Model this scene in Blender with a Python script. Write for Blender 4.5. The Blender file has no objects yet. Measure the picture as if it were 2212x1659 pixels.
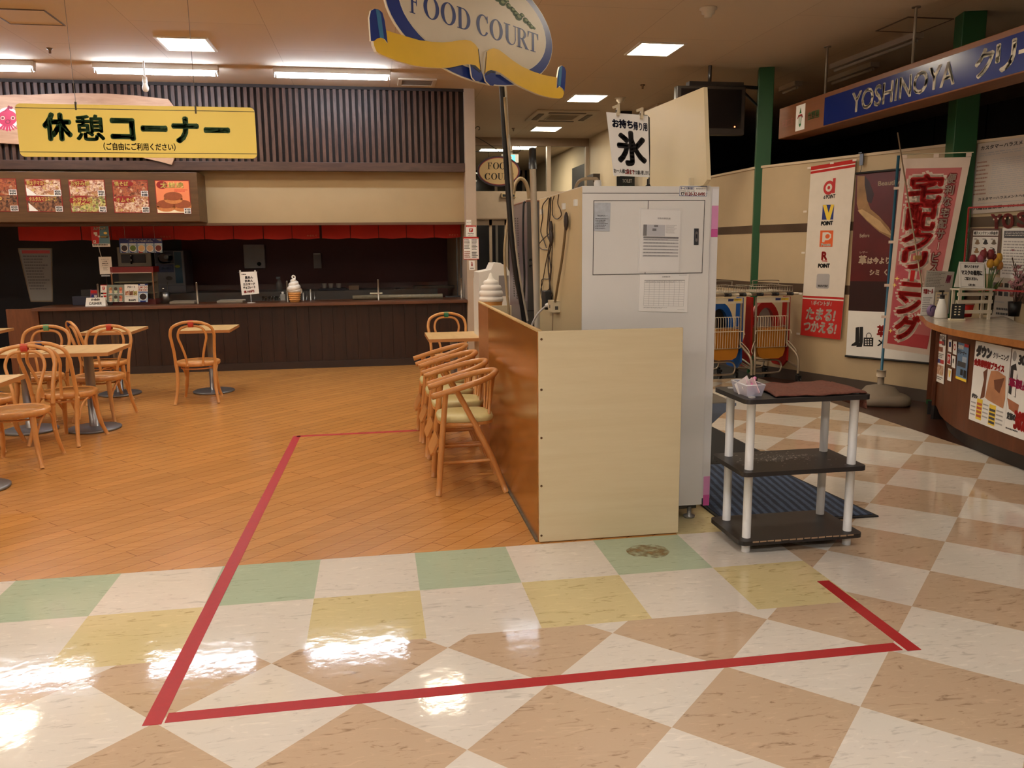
import bpy, math, random
from mathutils import Vector, Matrix
from mathutils.geometry import tessellate_polygon
random.seed(7)
SC = bpy.context.scene
COL = SC.collection
PI = math.pi
V3 = Vector

# ---------------------------------------------------------------- camera (solved from the floor tile grid)
F_PX, YAW, PITCH, ROLL = 1755.885, 0.165449, 0.165290, -0.009601
CAM = V3((0.3034, -3.8194, 1.4664))
def cam_axes():
    cy, sy = math.cos(YAW), math.sin(YAW)
    fwd = V3((sy*math.cos(PITCH), cy*math.cos(PITCH), -math.sin(PITCH)))
    r = V3((cy, -sy, 0)); u = r.cross(fwd)
    return (r*math.cos(ROLL)+u*math.sin(ROLL), -r*math.sin(ROLL)+u*math.cos(ROLL), fwd)
CR, CU, CF = cam_axes()
def ray(x, y): return CR*((x-1106)/F_PX) - CU*((y-829.5)/F_PX) + CF
def FL(x, y, z=0.0):                       # where a measured sight line meets height z
    d = ray(x, y); return CAM + d*((z-CAM.z)/d.z)
def PY(x, y, Y):
    d = ray(x, y); return CAM + d*((Y-CAM.y)/d.y)
def PX(x, y, X):
    d = ray(x, y); return CAM + d*((X-CAM.x)/d.x)
def PP(x, y, p0, dr):                      # vertical plane through p0 along dr
    n = V3((-dr[1], dr[0], 0)); d = ray(x, y)
    return CAM + d*((V3(p0)-CAM).dot(n)/d.dot(n))
WA, WB = V3((4.60, 5.0, 0)), V3((5.63, 2.33, 0))
WDIR = (WB-WA).normalized(); WN = V3((WDIR.y, -WDIR.x, 0))
if WN.x > 0: WN = -WN
def PW(x, y, off=0.0): return PP(x, y, WA+WN*off, WDIR)

# ---------------------------------------------------------------- materials
def lin(c):
    c = c/255.0
    return c/12.92 if c <= 0.04045 else ((c+0.055)/1.055)**2.4
def rgb(r, g, b): return (lin(r), lin(g), lin(b), 1.0)
MATS = {}
def M(name, c, rough=0.5, metal=0.0, var=0.06, scale=9.0, spec=0.5, bump=0.0, stretch=(1,1,1), alpha=None, coat=0.0):
    if name in MATS: return MATS[name]
    m = bpy.data.materials.new(name); m.use_nodes = True
    nt = m.node_tree; b = nt.nodes['Principled BSDF']
    b.inputs['Roughness'].default_value = rough; b.inputs['Metallic'].default_value = metal
    b.inputs['Specular IOR Level'].default_value = spec
    b.inputs['Coat Weight'].default_value = coat
    b.inputs['Coat Roughness'].default_value = 0.12
    base = rgb(*c)
    if var > 0:
        tc = nt.nodes.new('ShaderNodeTexCoord'); mp = nt.nodes.new('ShaderNodeMapping')
        mp.inputs['Scale'].default_value = stretch
        nz = nt.nodes.new('ShaderNodeTexNoise'); nz.inputs['Scale'].default_value = scale; nz.inputs['Detail'].default_value = 4
        rp = nt.nodes.new('ShaderNodeValToRGB')
        rp.color_ramp.elements[0].position = 0.3; rp.color_ramp.elements[1].position = 0.7
        lo = [max(0, x*(1-var)) for x in base[:3]]+[1]; hi = [min(1, x*(1+var)) for x in base[:3]]+[1]
        rp.color_ramp.elements[0].color = lo; rp.color_ramp.elements[1].color = hi
        nt.links.new(tc.outputs['Object'], mp.inputs['Vector']); nt.links.new(mp.outputs['Vector'], nz.inputs['Vector'])
        nt.links.new(nz.outputs['Fac'], rp.inputs['Fac']); nt.links.new(rp.outputs['Color'], b.inputs['Base Color'])
        if bump > 0:
            bp = nt.nodes.new('ShaderNodeBump'); bp.inputs['Strength'].default_value = bump; bp.inputs['Distance'].default_value = 0.01
            nt.links.new(nz.outputs['Fac'], bp.inputs['Height']); nt.links.new(bp.outputs['Normal'], b.inputs['Normal'])
    else:
        b.inputs['Base Color'].default_value = base
    if alpha is not None: b.inputs['Alpha'].default_value = alpha
    MATS[name] = m; return m
def EM(name, c, strength, grad=False):
    if name in MATS: return MATS[name]
    m = bpy.data.materials.new(name); m.use_nodes = True; nt = m.node_tree
    nt.nodes.remove(nt.nodes['Principled BSDF'])
    e = nt.nodes.new('ShaderNodeEmission'); e.inputs['Color'].default_value = (*c, 1); e.inputs['Strength'].default_value = strength
    nt.links.new(e.outputs[0], nt.nodes['Material Output'].inputs['Surface'])
    MATS[name] = m; return m
def GLASS(name, tint=(1,1,1), gloss=0.12, rough=0.02):
    if name in MATS: return MATS[name]
    m = bpy.data.materials.new(name); m.use_nodes = True; nt = m.node_tree
    nt.nodes.remove(nt.nodes['Principled BSDF'])
    t = nt.nodes.new('ShaderNodeBsdfTransparent'); t.inputs['Color'].default_value = (*tint, 1)
    g = nt.nodes.new('ShaderNodeBsdfGlossy'); g.inputs['Roughness'].default_value = rough
    fr = nt.nodes.new('ShaderNodeFresnel'); fr.inputs['IOR'].default_value = 1.3
    ad = nt.nodes.new('ShaderNodeMath'); ad.operation = 'MULTIPLY'; ad.inputs[1].default_value = gloss/0.05
    mx = nt.nodes.new('ShaderNodeMixShader'); ad.use_clamp = True
    nt.links.new(fr.outputs[0], ad.inputs[0]); nt.links.new(ad.outputs[0], mx.inputs[0])
    nt.links.new(t.outputs[0], mx.inputs[1]); nt.links.new(g.outputs[0], mx.inputs[2])
    nt.links.new(mx.outputs[0], nt.nodes['Material Output'].inputs['Surface'])
    MATS[name] = m; return m
def WOOD(name, c1, c2, rough=0.4, scale=(1,1,1), coat=0.0, knots=False, spec=0.5, nscale=3.0, boards=None):
    if name in MATS: return MATS[name]
    m = bpy.data.materials.new(name); m.use_nodes = True; nt = m.node_tree; b = nt.nodes['Principled BSDF']
    b.inputs['Roughness'].default_value = rough; b.inputs['Coat Weight'].default_value = coat; b.inputs['Coat Roughness'].default_value = .15
    b.inputs['Specular IOR Level'].default_value = spec
    tc = nt.nodes.new('ShaderNodeTexCoord'); mp = nt.nodes.new('ShaderNodeMapping'); mp.inputs['Scale'].default_value = scale
    nz = nt.nodes.new('ShaderNodeTexNoise'); nz.inputs['Scale'].default_value = nscale; nz.inputs['Detail'].default_value = 8; nz.inputs['Roughness'].default_value = .65
    nz.inputs['Distortion'].default_value = 0.6
    rp = nt.nodes.new('ShaderNodeValToRGB')
    rp.color_ramp.elements[0].position = 0.32; rp.color_ramp.elements[1].position = 0.68
    rp.color_ramp.elements[0].color = rgb(*c1); rp.color_ramp.elements[1].color = rgb(*c2)
    nt.links.new(tc.outputs['Object'], mp.inputs['Vector']); nt.links.new(mp.outputs['Vector'], nz.inputs['Vector'])
    nt.links.new(nz.outputs['Fac'], rp.inputs['Fac'])
    out = rp.outputs['Color']
    if knots:
        vo = nt.nodes.new('ShaderNodeTexVoronoi'); vo.inputs['Scale'].default_value = 5.0
        mp2 = nt.nodes.new('ShaderNodeMapping'); mp2.inputs['Scale'].default_value = (1.6, 1, 1)
        nt.links.new(tc.outputs['Object'], mp2.inputs['Vector']); nt.links.new(mp2.outputs['Vector'], vo.inputs['Vector'])
        r2 = nt.nodes.new('ShaderNodeValToRGB'); r2.color_ramp.elements[0].position = 0.05; r2.color_ramp.elements[1].position = 0.13
        r2.color_ramp.elements[0].color = (.25,.25,.25,1); r2.color_ramp.elements[1].color = (1,1,1,1)
        mx = nt.nodes.new('ShaderNodeMix'); mx.data_type = 'RGBA'; mx.blend_type = 'MULTIPLY'; mx.inputs['Factor'].default_value = 1
        nt.links.new(vo.outputs['Distance'], r2.inputs['Fac']); nt.links.new(out, mx.inputs['A']); nt.links.new(r2.outputs['Color'], mx.inputs['B'])
        out = mx.outputs['Result']
    if boards:
        bk = nt.nodes.new('ShaderNodeTexBrick'); mp3 = nt.nodes.new('ShaderNodeMapping')
        mp3.inputs['Rotation'].default_value = boards['rot']
        bk.inputs['Scale'].default_value = 1.0; bk.inputs['Brick Width'].default_value = boards['len']; bk.inputs['Row Height'].default_value = boards['w']
        bk.inputs['Mortar Size'].default_value = boards['gap']; bk.inputs['Mortar Smooth'].default_value = 0.3; bk.inputs['Bias'].default_value = 0
        bk.inputs['Color1'].default_value = (.90,.90,.90,1); bk.inputs['Color2'].default_value = (1.06,1.05,1.04,1); bk.inputs['Mortar'].default_value = (*boards['dark'],1)
        nt.links.new(tc.outputs['Object'], mp3.inputs['Vector']); nt.links.new(mp3.outputs['Vector'], bk.inputs['Vector'])
        mx = nt.nodes.new('ShaderNodeMix'); mx.data_type = 'RGBA'; mx.blend_type = 'MULTIPLY'; mx.inputs['Factor'].default_value = 1
        nt.links.new(out, mx.inputs['A']); nt.links.new(bk.outputs['Color'], mx.inputs['B']); out = mx.outputs['Result']
        # grain follows the boards
        mp.inputs['Rotation'].default_value = boards['rot']
    nt.links.new(out, b.inputs['Base Color'])
    MATS[name] = m; return m
def TILE(name, c, streak=(120, 95, 70), amt=0.35, rot=0.6):
    m = bpy.data.materials.new(name); m.use_nodes = True; nt = m.node_tree; b = nt.nodes['Principled BSDF']
    tc = nt.nodes.new('ShaderNodeTexCoord'); mp = nt.nodes.new('ShaderNodeMapping')
    mp.inputs['Scale'].default_value = (6, 24, 1); mp.inputs['Rotation'].default_value = (0, 0, rot)
    nz = nt.nodes.new('ShaderNodeTexNoise'); nz.inputs['Scale'].default_value = 1.6; nz.inputs['Detail'].default_value = 6; nz.inputs['Distortion'].default_value = 1.4
    nz.inputs['Roughness'].default_value = .6
    rp = nt.nodes.new('ShaderNodeValToRGB'); e = rp.color_ramp.elements
    base = rgb(*c); st = rgb(*streak)
    mixc = [base[i]*(1-amt)+st[i]*amt for i in range(3)]+[1]
    e[0].position = 0.33; e[0].color = mixc; e[1].position = 0.42; e[1].color = base
    e2 = rp.color_ramp.elements.new(0.58); e2.color = base
    e3 = rp.color_ramp.elements.new(0.68); e3.color = [min(1, x*1.12) for x in base[:3]]+[1]
    big = nt.nodes.new('ShaderNodeTexNoise'); big.inputs['Scale'].default_value = 1.3; big.inputs['Detail'].default_value = 3
    r2 = nt.nodes.new('ShaderNodeValToRGB'); r2.color_ramp.elements[0].color = (.88,.87,.86,1); r2.color_ramp.elements[1].color = (1.05,1.05,1.05,1)
    mx = nt.nodes.new('ShaderNodeMix'); mx.data_type = 'RGBA'; mx.blend_type = 'MULTIPLY'; mx.inputs['Factor'].default_value = 1
    nt.links.new(tc.outputs['Object'], mp.inputs['Vector']); nt.links.new(mp.outputs['Vector'], nz.inputs['Vector'])
    nt.links.new(tc.outputs['Object'], big.inputs['Vector']); nt.links.new(big.outputs['Fac'], r2.inputs['Fac'])
    nt.links.new(nz.outputs['Fac'], rp.inputs['Fac']); nt.links.new(rp.outputs['Color'], mx.inputs['A']); nt.links.new(r2.outputs['Color'], mx.inputs['B'])
    nt.links.new(mx.outputs['Result'], b.inputs['Base Color'])
    # waxed, slightly uneven gloss
    n3 = nt.nodes.new('ShaderNodeTexNoise'); n3.inputs['Scale'].default_value = 14; n3.inputs['Detail'].default_value = 4
    mr = nt.nodes.new('ShaderNodeMapRange'); mr.inputs['To Min'].default_value = 0.035; mr.inputs['To Max'].default_value = 0.10
    nt.links.new(tc.outputs['Object'], n3.inputs['Vector']); nt.links.new(n3.outputs['Fac'], mr.inputs['Value']); nt.links.new(mr.outputs['Result'], b.inputs['Roughness'])
    bp = nt.nodes.new('ShaderNodeBump'); bp.inputs['Strength'].default_value = 0.16; bp.inputs['Distance'].default_value = 0.004; b.inputs['Specular IOR Level'].default_value = 0.36
    nt.links.new(n3.outputs['Fac'], bp.inputs['Height']); nt.links.new(bp.outputs['Normal'], b.inputs['Normal'])
    MATS[name] = m; return m

# ---------------------------------------------------------------- mesh builder
GLYPHS = {}
def glyph(s):
    if s in GLYPHS: return GLYPHS[s]
    cu = bpy.data.curves.new('tmp_text', 'FONT'); cu.body = s; cu.resolution_u = 3
    ob = bpy.data.objects.new('tmp_text', cu); COL.objects.link(ob)
    dg = bpy.context.evaluated_depsgraph_get()
    me = bpy.data.meshes.new_from_object(ob.evaluated_get(dg))
    vs = [(v.co.x, v.co.y) for v in me.vertices]; fs = [tuple(p.vertices) for p in me.polygons]
    bpy.data.objects.remove(ob); bpy.data.curves.remove(cu); bpy.data.meshes.remove(me)
    if not vs: vs = [(0, 0)]
    x0 = min(v[0] for v in vs); x1 = max(v[0] for v in vs); y0 = min(v[1] for v in vs); y1 = max(v[1] for v in vs)
    GLYPHS[s] = (vs, fs, (x0, x1, y0, y1)); return GLYPHS[s]
def frames(pts, closed=False):
    n = len(pts); T = []
    for i in range(n):
        a = pts[i-1] if (i > 0 or closed) else pts[i]; b = pts[(i+1) % n] if (i < n-1 or closed) else pts[i]
        T.append((b-a).normalized())
    up = V3((0, 0, 1)) if abs(T[0].z) < 0.9 else V3((1, 0, 0))
    N = [(up - T[0]*up.dot(T[0])).normalized()]
    for i in range(1, n):
        v = N[-1]-T[i]*N[-1].dot(T[i]); N.append(v.normalized() if v.length > 1e-6 else N[-1])
    return T, N
def smooth(pts, k=6, closed=False):
    pts = [V3(p) for p in pts]; n = len(pts); out = []
    rng = range(n) if closed else range(n-1)
    for i in rng:
        p0 = pts[(i-1) % n] if (closed or i > 0) else pts[0]*2-pts[1]
        p1 = pts[i]; p2 = pts[(i+1) % n]
        p3 = pts[(i+2) % n] if (closed or i+2 < n) else pts[n-1]*2-pts[n-2]
        for j in range(k):
            t = j/k
            out.append(0.5*((2*p1)+(-p0+p2)*t+(2*p0-5*p1+4*p2-p3)*t*t+(-p0+3*p1-3*p2+p3)*t**3))
    if not closed: out.append(pts[-1])
    return out
class MB:
    def __init__(s): s.v = []; s.f = []; s.mi = []; s.sm = []; s.mats = []
    def m(s, mat):
        if mat not in s.mats: s.mats.append(mat)
        return s.mats.index(mat)
    def add(s, vs, fs, mat, sm=False):
        o = len(s.v); k = s.m(mat)
        s.v += [tuple(v) for v in vs]
        for f in fs: s.f.append(tuple(i+o for i in f)); s.mi.append(k); s.sm.append(sm)
        return s
    def box(s, x0, x1, y0, y1, z0, z1, mat):
        vs = [(x0,y0,z0),(x1,y0,z0),(x1,y1,z0),(x0,y1,z0),(x0,y0,z1),(x1,y0,z1),(x1,y1,z1),(x0,y1,z1)]
        return s.add(vs, [(3,2,1,0),(4,5,6,7),(0,1,5,4),(1,2,6,5),(2,3,7,6),(3,0,4,7)], mat)
    def obox(s, c, a, b, d, mat):
        c, a, b, d = V3(c), V3(a), V3(b), V3(d)
        if a.cross(b).dot(d) < 0: b = -b
        vs = [c-a-b-d, c+a-b-d, c+a+b-d, c-a+b-d, c-a-b+d, c+a-b+d, c+a+b+d, c-a+b+d]
        return s.add(vs, [(3,2,1,0),(4,5,6,7),(0,1,5,4),(1,2,6,5),(2,3,7,6),(3,0,4,7)], mat)
    def bar(s, p0, p1, w, h, mat, up=(0,0,1)):           # rectangular bar between two points
        p0, p1 = V3(p0), V3(p1); t = (p1-p0); L = t.length/2; t.normalize(); up = V3(up)
        if abs(t.dot(up)) > .95: up = V3((0, 1, 0))
        a = t.cross(up).normalized(); b = a.cross(t)
        return s.obox((p0+p1)/2, t*L, a*(w/2), b*(h/2), mat)
    def tube(s, pts, r, mat, n=10, closed=False, caps=True, sm=True):
        pts = [V3(p) for p in pts]; T, N = frames(pts, closed); R = r if isinstance(r, (list, tuple)) else [r]*len(pts)
        vs = []; fs = []; k = len(pts)
        for i in range(k):
            B = T[i].cross(N[i])
            for j in range(n):
                a = 2*PI*j/n; vs.append(pts[i]+(N[i]*math.cos(a)+B*math.sin(a))*R[i])
        for i in range(k if closed else k-1):
            i2 = (i+1) % k
            for j in range(n):
                j2 = (j+1) % n; fs.append((i*n+j, i2*n+j, i2*n+j2, i*n+j2)[::-1])
        if caps and not closed:
            fs.append(tuple(range(n))); fs.append(tuple(reversed(range((k-1)*n, k*n))))
        return s.add(vs, fs, mat, sm)
    def cyl(s, p0, p1, r0, mat, r1=None, n=16, sm=True): return s.tube([p0, p1], [r0, r0 if r1 is None else r1], mat, n, sm=sm)
    def lathe(s, prof, c, mat, n=24, sm=True):
        vs = []; fs = []; k = len(prof); c = V3(c)
        for r, z in prof:
            for j in range(n): a = 2*PI*j/n; vs.append(c+V3((r*math.cos(a), r*math.sin(a), z)))
        for i in range(k-1):
            for j in range(n): j2 = (j+1) % n; fs.append((i*n+j, i*n+j2, (i+1)*n+j2, (i+1)*n+j))
        if prof[0][0] > 1e-5: fs.append(tuple(reversed(range(n))))
        if prof[-1][0] > 1e-5: fs.append(tuple(range((k-1)*n, k*n)))
        return s.add(vs, fs, mat, sm)
    def ellipsoid(s, c, rx, ry, rz, mat, n=12, k=8):
        prof = [(max(1e-6, math.sin(PI*i/k)), -math.cos(PI*i/k)) for i in range(k+1)]
        o = len(s.v); s.lathe(prof, (0,0,0), mat, n); c = V3(c)
        for i in range(o, len(s.v)): x, y, z = s.v[i]; s.v[i] = (c.x+x*rx, c.y+y*ry, c.z+z*rz)
        return s
    def prism(s, poly, org, ex, ey, t, mat, side=None):  # polygon in the plane org+x*ex+y*ey, thickness t along ex x ey
        org, ex, ey = V3(org), V3(ex), V3(ey); n = ex.cross(ey).normalized()*t
        P = [org+ex*p[0]+ey*p[1] for p in poly]; k = len(P)
        tri = tessellate_polygon([[V3((p[0], p[1], 0)) for p in poly]])
        s.add(P, tri, mat); s.add([p-n for p in P], [tuple(reversed(f)) for f in tri], mat)
        vs = P+[p-n for p in P]
        return s.add(vs, [(i, i+k, (i+1) % k+k, (i+1) % k) for i in range(k)], side or mat)
    def quad(s, a, b, c, d, mat): return s.add([a, b, c, d], [(0,1,2,3)], mat)
    def grid(s, fn, nu, nv, mat, sm=True):
        vs = [fn(i/nu, j/nv) for j in range(nv+1) for i in range(nu+1)]
        fs = [(j*(nu+1)+i, j*(nu+1)+i+1, (j+1)*(nu+1)+i+1, (j+1)*(nu+1)+i) for j in range(nv) for i in range(nu)]
        return s.add(vs, fs, mat, sm)
def props(o, label=None, cat=None, group=None, kind=None):
    if label: o['label'] = label
    if cat: o['category'] = cat
    if group: o['group'] = group
    if kind: o['kind'] = kind
    return o
def build(name, mb, parent=None, bevel=0.0, label=None, cat=None, group=None, kind=None, seg=2, solid=0, local=False):
    me = bpy.data.meshes.new(name); vs = mb.v
    org = V3((0, 0, 0))
    if not local:
        if parent is None:
            xs = [v[0] for v in vs]; ys = [v[1] for v in vs]; zs = [v[2] for v in vs]
            org = V3(((min(xs)+max(xs))/2, (min(ys)+max(ys))/2, min(zs)))
        else:
            p = parent
            while p: org += p.location; p = p.parent
    me.from_pydata([(v[0]-org.x, v[1]-org.y, v[2]-org.z) for v in vs], [], mb.f)
    for mt in mb.mats: me.materials.append(mt)
    me.polygons.foreach_set('material_index', mb.mi); me.polygons.foreach_set('use_smooth', mb.sm); me.update()
    o = bpy.data.objects.new(name, me); COL.objects.link(o)
    if parent: o.parent = parent
    elif not local: o.location = org
    if bevel:
        md = o.modifiers.new('bevel', 'BEVEL'); md.width = bevel; md.segments = seg; md.limit_method = 'ANGLE'; md.angle_limit = .7
    if solid:
        md = o.modifiers.new('solid', 'SOLIDIFY'); md.thickness = solid; md.offset = 0
    return props(o, label, cat, group, kind)
def thing(name, label, cat, loc=(0,0,0), group=None, rz=0.0):
    o = bpy.data.objects.new(name, None); COL.objects.link(o); o.location = loc; o.rotation_euler = (0, 0, rz); o.empty_display_size = .1
    return props(o, label, cat, group)
def dup(root, loc, rz, label, group=None):
    r = root.copy(); COL.objects.link(r); r.location = loc; r.rotation_euler = (0, 0, rz); r['label'] = label
    if group: r['group'] = group
    for ch in list(root.children):
        c = ch.copy(); COL.objects.link(c); c.parent = r
        for g in list(ch.children):
            d = g.copy(); COL.objects.link(d); d.parent = c
    return r
def struct(name, mb, **k): return build(name, mb, kind='structure', **k)

class Panel:                       # a flat sheet given by its four corners; printed matter is laid on it in u (right), v (down)
    E = 0.0007
    def __init__(s, mb, tl, tr, bl, br=None, th=0.004, mat=None, side=None, flip=False):
        s.mb = mb; s.tl, s.tr, s.bl = V3(tl), V3(tr), V3(bl); s.br = V3(br) if br is not None else s.tr+s.bl-s.tl
        n = (s.tr-s.tl).cross(s.bl-s.tl); n.normalize(); s.n = -n if not flip else n
        if s.n.dot(CAM-s.tl) < 0: s.n = -s.n
        s.W = (s.tr-s.tl).length; s.H = (s.bl-s.tl).length
        if mat:
            q = [s.tl, s.tr, s.br, s.bl]; b = [p-s.n*th for p in q]
            mb.add(q, [(0,3,2,1)], mat)
            mb.add(q+b, [(4,5,6,7),(0,1,5,4),(1,2,6,5),(2,3,7,6),(3,0,4,7)], side or mat)
    def p(s, u, v, l=1):
        return s.tl*(1-u)*(1-v)+s.tr*u*(1-v)+s.br*u*v+s.bl*(1-u)*v+s.n*(l*s.E)
    def rect(s, u0, v0, u1, v1, mat, l=1):
        s.mb.add([s.p(u0,v0,l), s.p(u1,v0,l), s.p(u1,v1,l), s.p(u0,v1,l)], [(0,3,2,1)], mat); return s
    def poly(s, pts, mat, l=1):
        tri = tessellate_polygon([[V3((a, -b, 0)) for a, b in pts]])
        s.mb.add([s.p(a, b, l) for a, b in pts], tri, mat); return s
    def ell(s, u, v, ru, rv, mat, l=1, n=24, a0=0, a1=2*PI):
        return s.poly([(u+ru*math.cos(a0+(a1-a0)*i/n), v+rv*math.sin(a0+(a1-a0)*i/n)) for i in range(n if a1-a0 > 6.2 else n+1)], mat, l)
    def ring(s, u, v, ru, rv, w, mat, l=1, n=28):
        k = s.W/s.H
        o = [s.p(u+ru*math.cos(2*PI*i/n), v+rv*math.sin(2*PI*i/n), l) for i in range(n)]
        q = [s.p(u+(ru-w)*math.cos(2*PI*i/n), v+(rv-w*k)*math.sin(2*PI*i/n), l) for i in range(n)]
        s.mb.add(o+q, [(i, (i+1) % n, n+(i+1) % n, n+i) for i in range(n)], mat); return s
    def frame(s, u0, v0, u1, v1, w, mat, l=1):
        h = w*s.W/s.H
        s.rect(u0, v0, u1, v0+h, mat, l); s.rect(u0, v1-h, u1, v1, mat, l); s.rect(u0, v0, u0+w, v1, mat, l); s.rect(u1-w, v0, u1, v1, mat, l); return s
    def rrect(s, u0, v0, u1, v1, r, mat, l=1):
        k = s.W/s.H; pts = []
        for cx, cy, a in ((u1-r, v1-r*k, 0), (u0+r, v1-r*k, PI/2), (u0+r, v0+r*k, PI), (u1-r, v0+r*k, 1.5*PI)):
            for i in range(6): t = a+PI/2*i/5; pts.append((cx+r*math.cos(t), cy+r*k*math.sin(t)))
        return s.poly(pts, mat, l)
    def text(s, t, u0, v0, u1, v1, mat, bold=0.0, l=2, shear=0.0):
        vs, fs, (x0, x1, y0, y1) = glyph(t); w = max(1e-4, x1-x0); h = max(1e-4, y1-y0); k = s.W/s.H
        offs = [(0, 0)] if bold <= 0 else [(bold*math.cos(a*PI/4), bold*k*math.sin(a*PI/4)) for a in range(8)]+[(0, 0)]
        for du, dv in offs:
            s.mb.add([s.p(u0+du+(x-x0)/w*(u1-u0)+shear*((y-y0)/h-.5)*(v1-v0)/k, v0+dv+(y1-y)/h*(v1-v0), l) for x, y in vs], fs, mat)
        return s
    def vtext(s, t, u0, v0, u1, v1, mat, bold=0.0, l=2, gap=.12):
        n = len(t); h = (v1-v0)/n
        for i, ch in enumerate(t):
            if ch == 'ー':
                s.rect((u0+u1)/2-(u1-u0)*.09-bold, v0+i*h+h*.1, (u0+u1)/2+(u1-u0)*.09+bold, v0+(i+1)*h-h*.12, mat, l)
            else: s.text(ch, u0, v0+i*h+h*gap/2, u1, v0+(i+1)*h-h*gap/2, mat, bold, l)
        return s
    def lines(s, u0, v0, u1, v1, n, mat, l=1, fill=.45, seed=1):
        rd = random.Random(seed); h = (v1-v0)/n
        for i in range(n):
            e = u1-(u1-u0)*rd.uniform(0, .3); u = u0
            while u < e:
                w = rd.uniform(.04, .14)*(u1-u0); s.rect(u, v0+i*h, min(e, u+w), v0+i*h+h*fill, mat, l); u += w+.02*(u1-u0)
        return s
    def table(s, u0, v0, u1, v1, nu, nv, w, mat, l=1):
        h = w*s.W/s.H
        for i in range(nu+1): u = u0+(u1-u0)*i/nu; s.rect(u-w/2, v0, u+w/2, v1, mat, l)
        for j in range(nv+1): v = v0+(v1-v0)*j/nv; s.rect(u0, v-h/2, u1, v+h/2, mat, l)
        return s
def PYq(Y, *px): return [PY(x, y, Y) for x, y in px]
def PWq(off, *px): return [PW(x, y, off) for x, y in px]

# common paints
WHITE = M('paper_white', (238,236,232), .6, var=.02); BLACK = M('ink_black', (18,17,18), .6, var=0); RED = M('print_red', (190,28,26), .5, var=.04)
INK = M('ink_grey', (70,68,70), .6, var=0); PALE = M('ink_pale', (170,168,168), .6, var=0); BLUE = M('print_blue', (22,42,120), .5, var=.03)
NAVY = M('ink_navy', (20,22,60), .5, var=0); GREEN = M('print_green', (30,110,55), .5, var=.03); YEL = M('print_yellow', (240,205,60), .5, var=.02)
ORANGE = M('print_orange', (225,95,35), .5, var=.03); PINK = M('print_pink', (225,130,180), .45, var=.03); CREAM = M('print_cream', (235,222,190), .6, var=.02)
STEEL = M('brushed_steel', (150,150,152), .3, 1.0, var=.05, stretch=(1,1,20)); CHROME = M('chrome', (200,200,205), .15, 1.0, var=.02)
DKSTEEL = M('dark_steel', (95,97,102), .35, 1.0, var=.06); BLKPL = M('black_plastic', (22,22,24), .45, var=.05); WHTPL = M('white_plastic', (225,224,220), .35, var=.02)
GLS = GLASS('clear_glass', (.95,.97,.97), .05); ACRY = GLASS('clear_acrylic', (.97,.97,.97), .04)
# ================================================================ THE ROOM
H = 3.40
T_WHITE = TILE('tile_white', (227,220,209), (130,120,110), .28); T_BROWN = TILE('tile_tan', (202,177,150), (105,72,45), .5, .9)
T_GREEN = TILE('tile_green', (182,198,172), (110,125,95), .3, .1); T_YEL = TILE('tile_yellow', (218,203,154), (130,100,50), .45, .1)
FLOORWOOD = WOOD('floor_boards', (188,130,68), (206,150,86), .24, (1.2, 26, 1), boards=dict(rot=(0,0,-PI/4), len=.95, w=.098, gap=.0022, dark=(.42,.33,.25)), nscale=2.2)
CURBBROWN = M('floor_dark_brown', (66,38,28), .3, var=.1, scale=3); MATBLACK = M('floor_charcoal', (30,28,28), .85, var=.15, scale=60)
tl = MB()
def clip(poly, a, b, c):                    # keep a*x+b*y <= c
    out = []
    for i in range(len(poly)):
        p, q = poly[i], poly[(i+1) % len(poly)]; dp = a*p[0]+b*p[1]-c; dq = a*q[0]+b*q[1]-c
        if dp <= 0: out.append(p)
        if dp*dq < 0: t = dp/(dp-dq); out.append((p[0]+(q[0]-p[0])*t, p[1]+(q[1]-p[1])*t))
    return out
TS = .45; HD = TS*math.sqrt(.5); P0 = (-.1121, -.989)
def lay(poly, mat):
    if len(poly) >= 3: tl.add([(x, y, 0) for x, y in poly], [tuple(range(len(poly)))], mat)
for m_ in range(-26, 20):
    for n_ in range(-24, 22):
        if (m_+n_) % 2 == 0: continue
        cx, cy = P0[0]+m_*HD, P0[1]+n_*HD
        d = [(cx+HD, cy), (cx, cy+HD), (cx-HD, cy), (cx, cy-HD)]; mt = T_WHITE if n_ % 2 else T_BROWN
        a = clip(clip(clip(d, 0, 1, -2*TS), 1, 0, 4.53), -1, 0, 7)
        lay(clip(a, 0, -1, 8.5), mt)
        b = clip(clip(clip(clip(d, 0, -1, 2*TS), -1, 0, -5*TS), 1, 0, 4.53), 0, 1, 4.68)
        lay(b, mt)
for u in range(-16, 5):
    g = {-3: 1, -1: 1, 1: 1, 3: 1}.get(u, 1 if (u < -3 and u % 2) else 0)
    lay([(u*TS, -TS), (u*TS+TS, -TS), (u*TS+TS, 0), (u*TS, 0)], T_GREEN if g else T_WHITE)
    y_ = (u % 2 == 0)
    lay([(u*TS, -2*TS), (u*TS+TS, -2*TS), (u*TS+TS, -TS), (u*TS, -TS)], T_YEL if y_ else T_WHITE)
for v in range(0, 11):
    y1 = min((v+1)*TS, 4.68); lay([(4*TS, v*TS), (5*TS, v*TS), (5*TS, y1), (4*TS, y1)], T_YEL if v % 2 == 0 else T_WHITE)
lay([(4.53, -8.5), (9, -8.5), (9, 4.68), (4.53, 4.68)], CURBBROWN)
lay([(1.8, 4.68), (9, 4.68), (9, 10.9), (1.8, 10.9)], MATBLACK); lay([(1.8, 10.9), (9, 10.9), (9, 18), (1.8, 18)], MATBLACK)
struct('floor', tl, local=True)
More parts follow.
